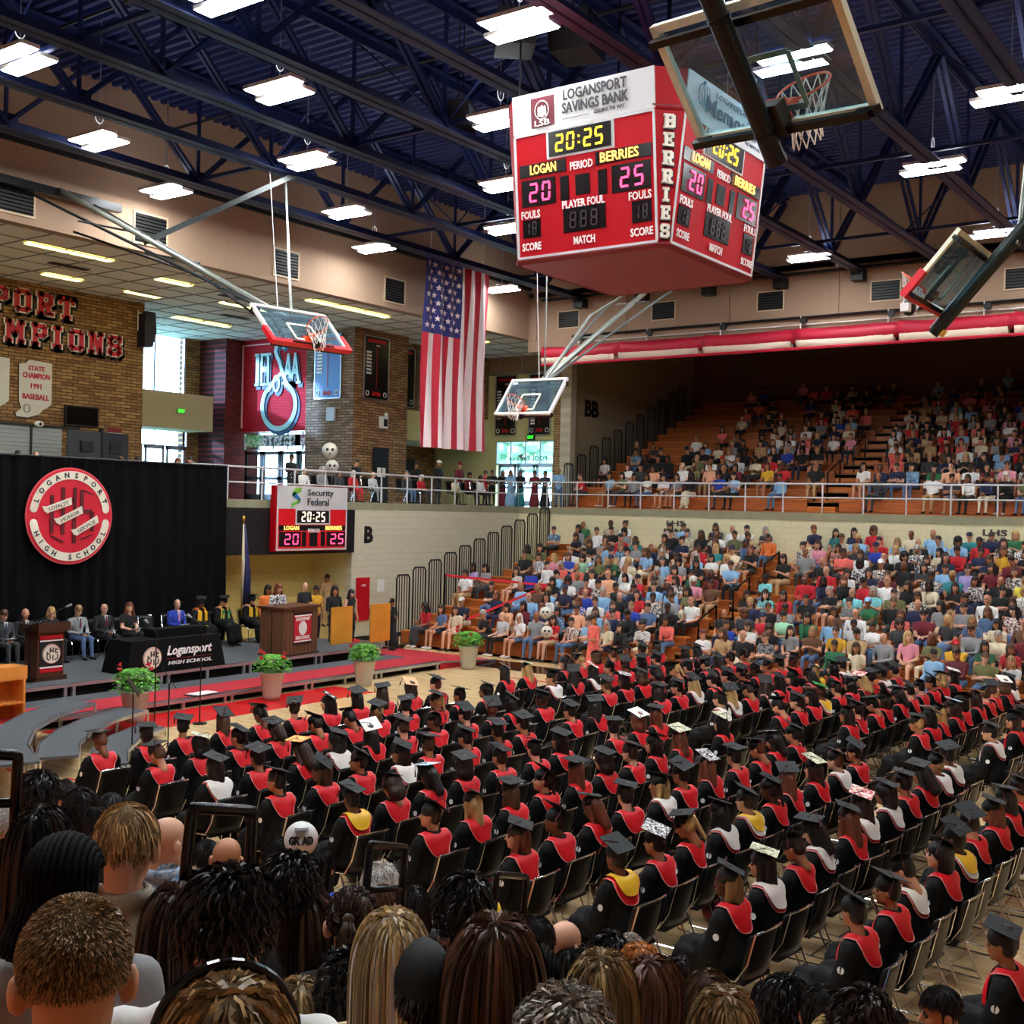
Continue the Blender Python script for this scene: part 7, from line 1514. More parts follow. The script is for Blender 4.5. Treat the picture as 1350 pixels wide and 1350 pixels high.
for k, (x, y, Y, z, lab, hair, sk, hc, top, bot, slv, arms, yaw) in enumerate(STD):
    P = onY(x, y, Y); H = P[2] - z; s = H / 1.74
    t = person('standing_person', lab, standing(slv, 'robe' if 'robe' in lab else 'pants', 1.0, arms), (P[0], P[1], z), pi * .95, yaw, -.15, hair, sk, hc, top, bot, group=None, scale=s)
    if 'robe' in lab:
        c = put('cap', GM['skullcap'], t, (0, .03, 1.615)); b_ = put('board', GM['board'], c, (0, -.02, .148))
P = (25.5, 17.2); t = person('standing_person', 'woman in long coral dress standing before the lower stand', standing('short', 'dress', .95, 'front'), (25.55, 15.75, 0), pi * .35, .3, -.3, 'bun', 2, 2, 'coral', 'coral')
# concourse: seated and standing guests above letter B
def guest(x, y, Y, lab, seat, hair, sk, hc, top, bot, rz=pi, arms='front', legs='pants', X=None, **kw):
    P = onY(x, y, Y) if X is None else wpt(x, y, 1) * 0 + (np.array([0, 0, CZ]) + (_F + (x - 675) / 1532. * _R + (675 - y) / 1532. * _U) * (X / (_F + (x - 675) / 1532. * _R + (675 - y) / 1532. * _U)[0]))
    H = P[2] - 4.5; s = H / (1.32 if seat else 1.74); s = min(max(s, .82), 1.12)
    body = seated('lap', .1, HS, 1.05, 'long', legs) if seat else standing('long', legs, 1.05, arms)
    t = person('concourse_guest', lab, body, (P[0], P[1], 4.5), rz, rng.uniform(-.3, .3), -.1, hair, sk, hc, top, bot, hh=.018, hb=.032, scale=s, group='guests on the concourse', **kw)
    if seat:
        c = copy_tree(ch0); c.location = (P[0], P[1] + .02, 4.5); c.rotation_euler = (0, 0, rz); c['label'] = 'concourse chair under the ' + lab.split(' on the ')[0][:60]; c['group'] = 'chairs on the concourse'
GS = [(400, 617, 27.1, 'person in white polo on the concourse above the small scoreboard', 1, 'fringe', 0, 7, 'white', 'tan'), (424, 614, 27.1, 'grey-haired person in grey cardigan on the concourse', 1, 'bob', 0, 7, 'grey', 'black'), (384, 599, 28.6, 'man in black standing before the lobby doors', 0, 'short', 3, 0, 'black', 'black'), (446, 620, 27.2, 'woman in dark patterned top on the concourse', 1, 'waves', 1, 3, 'charcoal', 'black'),
      (465, 621, 27.2, 'elderly person in red tracksuit on the concourse', 1, 'bob', 0, 8, 'red', 'red'), (491, 624, 27.2, 'white-haired person in pale sweater on the concourse', 1, 'fringe', 0, 8, 'light grey', 'grey'), (470, 606, 28.8, 'person in black standing near the brick pier', 0, 'short', 1, 1, 'black', 'black'), (535, 622, 27.2, 'bald man in dark jacket on the concourse', 1, 'fringe', 0, 7, 'charcoal', 'denim blue'),
      (555, 629, 27.2, 'white-haired person in bright red sweater on the concourse', 1, 'bob', 0, 8, 'red', 'charcoal'), (549, 609, 29.0, 'man in black cap and black shirt standing on the concourse', 0, 'cap', 2, 0, 'black', 'black'), (578, 607, 28.2, 'large man in black shirt and white cap standing on the concourse', 0, 'cap', 1, 3, 'black', 'charcoal'), (606, 609, 28.6, 'man in dark red shirt leaning down under the flag', 0, 'cap', 1, 0, 'maroon', 'black'),
      (600, 628, 27.2, 'person in cream hoodie hunched on the concourse', 1, 'short', 1, 0, 'cream', 'olive'), (618, 622, 27.8, 'person in dark red top right of the hunched guest', 1, 'short', 3, 0, 'maroon', 'black'), (633, 626, 27.2, 'seated person in black and white stripes with red bag', 1, 'long', 2, 0, 'white', 'black'), (640, 622, 28.5, 'man in red top standing behind the railing', 0, 'short', 1, 1, 'red', 'black')]
for g in GS: guest(g[0], g[1], g[2], g[3], g[4], *g[5:], capm=cloth('white') if 'white cap' in g[3] else None)
for x, y, Xp, lab, hair, top, bot, lg in [(649, 624, 36.9, 'person in black shirt at the concourse corner', 'short', 'black', 'black', 'pants'), (663, 625, 37.3, 'woman in black top and dark red skirt at the corner', 'long', 'black', 'maroon', 'dress'), (673, 630, 37.0, 'woman in light blue dress at the concourse corner', 'waves', 'light blue', 'light blue', 'dress'), (686, 621, 37.4, 'woman in black and dark green dress at the corner', 'long', 'black', 'teal', 'dress'),
                                   (705, 626, 37.6, 'woman in long magenta dress near the pool doors', 'bun', 'maroon', 'maroon', 'dress'), (719, 627, 37.8, 'woman in patterned dark dress near the pool doors', 'bob', 'charcoal', 'black', 'dress'), (737, 617, 38.2, 'grey-haired man in light blue shirt near the upper stand', 'fringe', 'light blue', 'denim blue', 'pants')]:
    guest(x, y, 0, lab, 0, hair, rng.choice([0, 1, 2]), 7 if 'grey-haired' in lab else rng.choice([0, 0, 2]), top, bot, pi * .7, 'front', lg, X=Xp)
for k, (x, y) in enumerate([(22, 598), (46, 596), (158, 602), (180, 601), (233, 603), (250, 601)]):
    guest(x, y, 27.0, 'top of a %s head peeking over the curtain, %s from the left' % (['black-haired', 'pink bald', 'brown-haired', 'dark-haired', 'reddish-haired', 'black-haired'][k], ordn(k)), 1, ['short', 'bald', 'short', 'short', 'bob', 'short'][k], 0, [0, 3, 3, 0, 4, 0][k], 'charcoal', 'black')
# balloons
def balloon(lab, P, r, msg=None, skull=False, tie=None):
    t = thing('balloon', lab, 'balloon', P); M().ell((0, 0, 0), (r, r, r * 1.02), 26).lathe([(.02, -r * 1.12), (.008, -r)], n=8).build('envelope', [mat('foil_white', (228, 228, 224), .3) if not skull else mat('foil_pale', (226, 220, 206), .35)], t, True)
    d = np.array([0, 0, CZ]) - np.array(P); d /= np.linalg.norm(d); ax = np.cross((0, 0, 1), d); ax /= np.linalg.norm(ax); up = np.cross(d, ax); q = M()
    def onb(u, v, ch, h): 
        n_ = d + ax * u / r + up * v / r; n_ /= np.linalg.norm(n_); a = np.cross((0, 0, 1), n_); a /= np.linalg.norm(a); b = np.cross(n_, a); return n_, a, b
    if msg:
        for i, ch in enumerate(msg):
            n_, a, b = onb((i - 1.5) * r * .42, -r * .12, ch, 0); text(q, ch, n_ * (r + .004), a, b, r * .5, r * .36, 0, .006, .03)
        n_, a, b = onb(0, r * .58, '', 0); q.obox(n_ * (r + .01), a * r * .4, b * r * .02 + a * 0, b * r * .2 + n_ * -.02)
    if skull:
        for u, v, k_ in ((-.35, .15, .2), (.35, .15, .2), (0, -.4, .12)): n_, a, b = onb(u * r, v * r, '', 0); q.ell(n_ * r, (k_ * r, k_ * r, k_ * r), 8)
    q.build('print', [black], t); M().tube([(0, 0, -r * 1.1), (.01, .01, -r * 1.6), (0, 0, -r * 3 if tie is None else tie)], .004, 4).build('string', [white], t)
balloon('white foil balloon printed GRAD among the near spectators', tuple(wpt(397, 1106, 7.2)), .105, 'GRAD', False, -.65)
balloon('cream balloon above the concourse left of the railing guests', tuple(onY(435, 594, 27.6)), .26, None, True, -1.4)
balloon('white skull-printed balloon just above the seated concourse guests', tuple(onY(438, 615, 27.4)), .22, None, True, -1.0)
balloon('silver balloon in the lower stand front rows, upper one', tuple(wpt(719, 808, 33.4)), .17, None, True, -1.3)
balloon('silver balloon in the lower stand front rows, lower one', tuple(wpt(721, 833, 33.0)), .17, None, True, -.8)

# ------------------------------------------------------------------ the near audience, heads and hair modelled strand by strand
HL = {}
def hmats(hc):
    c = {0: (20, 17, 17), 1: (36, 26, 22), 2: (58, 40, 28), 3: (84, 60, 42), 4: (108, 60, 38), 5: (206, 176, 118), 6: (164, 132, 88), 7: (158, 152, 142), 8: (224, 218, 208), 9: (138, 112, 74), 10: (186, 118, 62)}[hc]
    if hc not in HL: HL[hc] = [mat('strand_%d_%d' % (hc, i), tuple(min(255, int(x * f + a)) for x in c), .38 if i != 1 else .8, spec=.5 if i != 1 else .1) for i, (f, a) in enumerate(((1, 0), (.62, 0), (1.35, 14)))]
    return HL[hc]
HC_ = np.array([0, -.012, .045]); HRr = np.array([.080, .100, .088])
def strands(style, n, seed, hc, L=None):
    """ribbons that leave the scalp along the combed direction, fall under gravity and stay outside head and shoulders"""
    r_ = np.random.default_rng(seed); P, D = [], []
    u = r_.normal(size=(n * 3, 3)); u[n:n + n // 3, 2] = np.abs(u[n:n + n // 3, 2]) + .6; u /= np.linalg.norm(u, axis=1)[:, None]
    lowz = {'buzz': -.42, 'short': -.42, 'thick': -.38, 'curls': -.5}.get(style, -.35)
    ok = (u[:, 2] > lowz) & ~((u[:, 1] > .15) & (u[:, 2] < .42)) & ~((u[:, 1] > -.15) & (u[:, 2] < -.25)); u = u[ok][:n]; n = len(u)
    p = HC_ + u * HRr * 1.03; crown = np.array([0, -.35, .94]) + r_.normal(size=(n, 3)) * .16
    if style in ('buzz', 'short'): L0 = {'buzz': .015, 'short': .05}[style]; steps = 2 if style == 'buzz' else 4
    elif style == 'thick': L0 = .075; steps = 6
    elif style == 'curls': L0 = .09; steps = 6
    elif style == 'tied': L0 = .16; steps = 7
    else: L0 = L or .38; steps = 10
    Ln = L0 * r_.uniform(.75, 1.15, n); d = u - crown * 0.9; d -= u * np.sum(d * u, 1)[:, None]; d /= np.linalg.norm(d, axis=1)[:, None] + 1e-6
    if style == 'straight' or style == 'wavy': side = np.where(np.abs(u[:, :1]) > .02, np.sign(u[:, :1]), 1) * np.array([[1, 0, 0]]) * (u[:, 2:3] > .5) * .55; d = d + side; d[:, 2] -= .3; d -= u * np.sum(d * u, 1)[:, None]; d /= np.linalg.norm(d, axis=1)[:, None] + 1e-6
    tie = np.array([0, -.125, .06])
    pts = [p]; v = d * 1.0 + u * ({'buzz': .5, 'short': .25, 'thick': .6, 'curls': .9}.get(style, .12)); ph = r_.uniform(0, 6.3, n); fr = r_.uniform(.7, 1.3, n)
    for s in range(steps):
        v = v / (np.linalg.norm(v, axis=1)[:, None] + 1e-9)
        q = pts[-1] + v * (Ln / steps)[:, None]
        if style == 'thick': q = q + np.stack([np.sin(ph + s * 1.4), np.cos(ph * 1.3 + s), np.sin(ph * .7 + s * 1.1)], 1) * .006
        if style == 'curls': q = q + np.stack([np.sin(ph + s * 2.2), np.cos(ph + s * 2.2), np.sin(ph * .7 + s * 1.9)], 1) * .012
        if style == 'wavy': q = q + np.stack([np.sin(ph * .3 + s * 1.3 + q[:, 2] * 20), np.cos(ph * .3 + s * 1.2), 0 * ph], 1) * .007
        w = (q - HC_) / (HRr * 1.06); nn = np.linalg.norm(w, axis=1); ins = nn < 1; q[ins] = HC_ + (w[ins] / nn[ins][:, None]) * HRr * 1.06
        # shoulders and back
        b = (q - np.array([0, -.06, -.33])) / np.array([.19, .125, .15]); nb = np.linalg.norm(b, axis=1); i2 = nb < 1; q[i2] = np.array([0, -.06, -.33]) + b[i2] / nb[i2][:, None] * np.array([.19, .125, .15])
        if style == 'tied': tt = tie - q; tn = np.linalg.norm(tt, axis=1)[:, None]; v = v * .3 + tt / (tn + .01); q = np.where(tn < .03, pts[-1], q)
        else: v = v + np.array([0, 0, -1.]) * {'buzz': .1, 'short': .45, 'thick': .35, 'curls': .3}.get(style, 1.1) - np.array([0, .12, 0]) * (style in ('straight', 'wavy'))
        if style in ('straight', 'wavy') and s > 2: v[:, 0] *= .5; v[:, 1] *= .6
        pts.append(q)
    S = np.stack(pts, 1); T = np.gradient(S, axis=1); T /= np.linalg.norm(T, axis=2)[..., None] + 1e-9; N_ = S - HC_ * [1, 1, 0] - np.stack([0 * S[..., 0], 0 * S[..., 0], S[..., 2]], -1); N_ /= np.linalg.norm(N_, axis=2)[..., None] + 1e-9
    B = np.cross(T, N_ + r_.normal(size=(n, 1, 3)) * .5); B /= np.linalg.norm(B, axis=2)[..., None] + 1e-9
    wd = {'buzz': .0013, 'short': .003, 'thick': .004, 'curls': .0045, 'tied': .0045}.get(style, .0045); tp = np.linspace(1, .45, steps + 1)[None, :, None] * wd * r_.uniform(.6, 1.4, (n, 1, 1))
    V = np.stack([S - B * tp, S + B * tp], 2).reshape(-1, 3); k = np.arange(n)[:, None] * (steps + 1) * 2 + np.arange(steps)[None] * 2; k = k.ravel(); F = np.stack([k, k + 1, k + 3, k + 2], 1)
    mi = np.repeat(r_.choice(3, n, p=[.5, .3, .2]), steps)
    return V, F, mi
HPROTO = {}
def hair_object(style, hc, seed, parent, ho, yaw, pit, L=None, hl=None):
    key = (style, seed % 3, L)
    if key not in HPROTO:
        n = {'buzz': 9000, 'short': 2600, 'thick': 2200, 'curls': 2200, 'tied': 1300, 'straight': 2100, 'wavy': 2100}[style]; V, F, mi = strands(style, n, seed, hc, L)
        under = M(); under.ell(HC_ + [0, -.006, .004], HRr * 1.015, 22, 1)
        v2 = np.array(under.v); ok = lambda f: not (np.mean([v2[i][1] for i in f]) > -.0 + .01 and np.mean([v2[i][2] for i in f]) < .085) and not (np.mean([v2[i][2] for i in f]) < -.015 and np.mean([v2[i][1] for i in f]) > -.06)
        uf = [f for f in under.f if ok(f)]; nb = len(V); V = np.concatenate([V, v2]); FF = [tuple(f) for f in F] + [tuple(i + nb for i in f) for f in uf]; mm = list(mi) + [1] * len(uf)
        if style in ('straight', 'wavy'):
            g = M().tube([(0, -.05, .02), (0, -.07, -.06), (0, -.085, -.16), (0, -.10, -(L or .38) + .10)], [.03, .055, .06, .045], 14, 1); FF += [tuple(i + len(V) for i in f) for f in g.f]; mm += [1] * len(g.f); V = np.concatenate([V, np.array(g.v)])
        if style == 'tied':
            g = M().ell((0, -.118, .06), .022, 10, 2); 
            rr = random.Random(seed)
            for q in range(70):
                a = rr.uniform(0, 6.3); R1 = rr.uniform(.0, .035); g.tube([(R1 * .3 * cos(a), -.12, .06 + R1 * .3 * sin(a)), (R1 * cos(a), -.16, .0 + R1 * sin(a)), (R1 * cos(a), -.155, -.12), (R1 * .5 * cos(a), -.14, -.24 + rr.uniform(-.04, .03))], [.006, .008, .007, .002], 4, rr.choice([0, 0, 1, 2]))
            FF += [tuple(i + len(V) for i in f) for f in g.f]; mm += g.m; V = np.concatenate([V, np.array(g.v)])
        HPROTO[key] = mesh('hair', V.tolist(), FF, hmats(0), mm, True)
    o = put('hair', HPROTO[key], parent, tuple(ho)); o.rotation_euler = (pit, 0, yaw); mm = list(hmats(hc))
    if hl is not None: mm[2] = hmats(hl)[0]
    for i in range(3): o.material_slots[i].link = 'OBJECT'; o.material_slots[i].material = mm[i]
    return o
def braids(hc, seed, parent, ho, yaw, pit, hang=True):
    r_ = random.Random(seed); mb = M()
    for k in range(15):
        a = -1.25 + 2.5 * k / 14; pts = []
        for j in range(10):
            th = .95 - 2.75 * j / 9; pts.append(HC_ + HRr * 1.10 * np.array([sin(a), cos(a) * sin(th), cos(a) * cos(th)]))
        P_ = np.array(pts); L2 = []
        for a_, b_ in zip(P_[:-1], P_[1:]):
            for f in (0, .25, .5, .75): L2.append(a_ * (1 - f) + b_ * f)
        if hang:
            e = L2[-1]
            for j in range(6): L2.append(e + np.array([sin(a) * .02 * j / 3, -.012 * min(j, 4), -.026 * (j + 1)]))
        mb.tube(L2, [.0075 + .004 * (i % 2) for i in range(len(L2))], 6, 1)
    under = M(); under.ell(HC_, HRr * 1.04, 20, 1); v2 = np.array(under.v); uf = [f for f in under.f if not (np.mean([v2[i][1] for i in f]) > .02 and np.mean([v2[i][2] for i in f]) < .08)]; mb.add(under.v, uf, 1)
    return_ = mesh('hair', mb.v, mb.f, hmats(hc), mb.m, True); o = put('hair', return_, parent, tuple(ho)); o.rotation_euler = (pit, 0, yaw); return o
NBODY = {}
def nbody(kind):
    if kind not in NBODY:
        lean = {'lean': .25, 'up': 0, 'wide': .1, 'slim': .05}[kind]; b = seated('knees' if kind == 'lean' else 'lap', lean, HS, {'wide': 1.16, 'slim': .9}.get(kind, 1.0), 'short'); V, F, T = net(b[0] + [cap((0, b[1][1] - .05, HS + .56), (0, b[1][1] - .04, HS + .60), .06, .055, TP, .02)], .017)
        mb = M(); mb.add(V, F, T.tolist())
        for wr, f, d, s in b[2]: hm = hand_mesh(wr, f, d, s, 1., .6); mb.add(hm.v, hm.f, [0] * len(hm.f))
        NBODY[kind] = (mb, b[1] - np.array([0, 0, .03]))
    return NBODY[kind]
HEADF = net(head_prims(True) + [elp((s * .088, -.014, -.004), (.011, .022, .031), SK, .006) for s in (-1, 1)], .0085)
def near_person(x, y, w, lab, style, hc, sk, top, kind='up', dyaw=0., pit=-.12, L=None, hl=None, seed=1, extra=None, patt=0, hwid=.165):
    d0 = hwid * 1532 / w; v = _F + (x - 675) / 1532. * _R + (675 - y) / 1532. * _U
    k = min(9, max(0, round((v[0] * d0 - 1.1) / .7))); X = 1.1 + .7 * k + rng.uniform(-.06, .06); d = X / v[0]
    P = np.array([0, 0, CZ]) + v * d; sc = d / d0 if .85 < d / d0 < 1.15 else (1.12 if d > d0 else .88); sc = min(max(sc, .9), 1.1)
    top_z = P[2]; rz = math.atan2(v[1], v[0]) - pi / 2 + dyaw * .5; mb, ho = nbody(kind); hz = ho[2] + .137
    t = thing('audience_member', lab, 'person', (0, 0, 0), rz, 'audience in the near stand')
    # root sits on the seat board of its row: scale the figure so that the head top matches
    seat_z = max(.40, 2.86 - .27 * k); zt = seat_z - .44; sc2 = min(max((top_z - zt) / hz, .86), 1.16); zb = top_z - hz * sc2
    off = np.array([cos(rz) * 0 - sin(rz) * ho[1], cos(rz) * ho[1]]) * sc2
    t.location = (P[0] - off[0], P[1] - off[1], zb); t.scale = (sc2,) * 3
    yaw = dyaw * .5; R = rot(yaw, pit); q = M(); q.add(mb.v, mb.f, mb.m); V, F, T = HEADF; q.add((V @ R.T + ho).tolist(), F, T.tolist())
    o = put('body', mesh('body', q.v, q.f, slots(SKINS[sk], hmats(hc)[0], cloth('grey'), cloth('navy')), q.m, True), t); dress(o, slots(SKINS[sk], hmats(hc)[0], cloth(top, patt) if isinstance(top, str) else top, cloth('denim blue')))
    if style == 'braids': braids(hc, seed, t, ho, yaw, pit)
    elif style == 'cornrows': braids(hc, seed, t, ho, yaw, pit, False)
    elif style != 'bald': hair_object(style, hc, seed, t, ho, yaw, pit, L, hl)
    def put_on(name, bm, m, sm=False):
        a = bm.build(name, m, t, sm); a.location = tuple(ho); a.rotation_euler = (pit, 0, yaw); return a
    for e in (extra or ()):
        if e == 'glasses':
            g = M()
            for s in (-1, 1): g.tube([(s * .033 + .024 * cos(a), .104, .004 + .018 * sin(a)) for a in np.linspace(0, 6.28, 13)[:-1]], .0025, 4, closed=True); g.tube([(s * .057, .102, .01), (s * .080, .04, .012), (s * .084, -.03, .0)], .003, 5)
            put_on('glasses', g, [black])
        if e == 'headphones': g = M().tube([(.088 * cos(a), -.01, .03 + .115 * sin(a)) for a in np.linspace(0, pi, 14)], .007, 6); [g.ell((s * .092, -.01, .0), (.018, .036, .042), 12) for s in (-1, 1)]; put_on('headphones', g, [black])
        if e == 'band': put_on('headband', M().tube([(.104 * cos(a), .012 + .012 * sin(a), .04 + .108 * sin(a)) for a in np.linspace(-.5, pi + .5, 26)], .009, 8), [mat('gloss_black_plastic', (10, 10, 11), .15)])
        if e in ('cap_back', 'cap_front', 'cap_yellow'):
            cm = {'cap_back': mat('cap_fabric_white', (214, 212, 206), .8), 'cap_front': mat('cap_fabric_black', (14, 16, 15), .8), 'cap_yellow': mat('cap_fabric_yellow', (238, 200, 40), .8)}[e]; s = -1 if e == 'cap_back' else 1
            g = M(); g.ell(HC_ + [0, -.004, .022], HRr * [1.10, 1.09, 1.12], 24); v2 = np.array(g.v); g2 = M().add(g.v, [f for f in g.f if np.mean([v2[i][2] for i in f]) > .032]); cr = put_on('cap', g2, [cm], True)
            b_ = M(); vs = []
            for j in range(7):
                for i in range(13): a = -.95 + 1.9 * i / 12; rr = 1 + .78 * j / 6; vs.append((.088 * sin(a) * (1 + .12 * j / 6), -s * -(.09 * cos(a) * rr), .040 + .012 * (1 - abs(sin(a))) + (.0 if s > 0 else -.004) + (.05 * j / 6 if e == 'cap_front' else -.01 * j / 6)))
            b_.add(vs, [(j * 13 + i, j * 13 + i + 1, (j + 1) * 13 + i + 1, (j + 1) * 13 + i) for j in range(6) for i in range(12)])
            put_on('brim', b_, [mat('cap_fabric_navy', (34, 48, 92), .8) if e == 'cap_back' else cm], True)
            if e == 'cap_front': put_on('swoosh_mark', M().tube([(-.03, -.105, .075), (-.012, -.112, .066), (.012, -.108, .078), (.035, -.098, .095)], [.002, .006, .005, .001], 6), [mat('mark_red', (226, 70, 70), .5)])
            if e == 'cap_back': put_on('front_panel', M().add([tuple(HC_ + [0, -.004, .022] + HRr * [1.12, 1.12, 1.14] * np.array([sin(a) * cos(b), cos(a) * cos(b), sin(b)])) for b in (.35, .7, 1.05) for a in np.linspace(-.9, .9, 9)], [(j * 9 + i, j * 9 + i + 1, (j + 1) * 9 + i + 1, (j + 1) * 9 + i) for j in range(2) for i in range(8)]), [mat('cap_fabric_navy', (34, 48, 92), .8)], True); put_on('strap_opening', M().tube([(.03 * cos(a), -.108, .045 + .018 * sin(a)) for a in np.linspace(0, pi, 9)], .003, 4), [black])
        if e == 'collar': M().lathe([(.066, 0), (.064, .03), (.078, .022), (.085, -.02)], (0, ho[1] - .045, HS + .585), 20).build('collar', [cloth(top) if isinstance(top, str) else top], t, True)
    return t
plaid = mat('blue_plaid', (60, 96, 160), .85, rgb2=(226, 234, 240), vscale=60); ging = brick_mat('blue_gingham', (70, 110, 160), (224, 232, 236), (150, 180, 205), 'X')
for n_ in ging.node_tree.nodes:
    if n_.type == 'TEX_BRICK': n_.inputs['Brick Width'].default_value = .012; n_.inputs['Row Height'].default_value = .012; n_.inputs['Mortar Size'].default_value = .0015; n_.offset = .5
stripe = mat('green_white_stripe', (150, 190, 130), .85, rgb2=(232, 240, 220), vscale=4, stretch=(14, .5, .5)); suit_b = mat('beige_suit', (176, 168, 146), .8, var=.05)
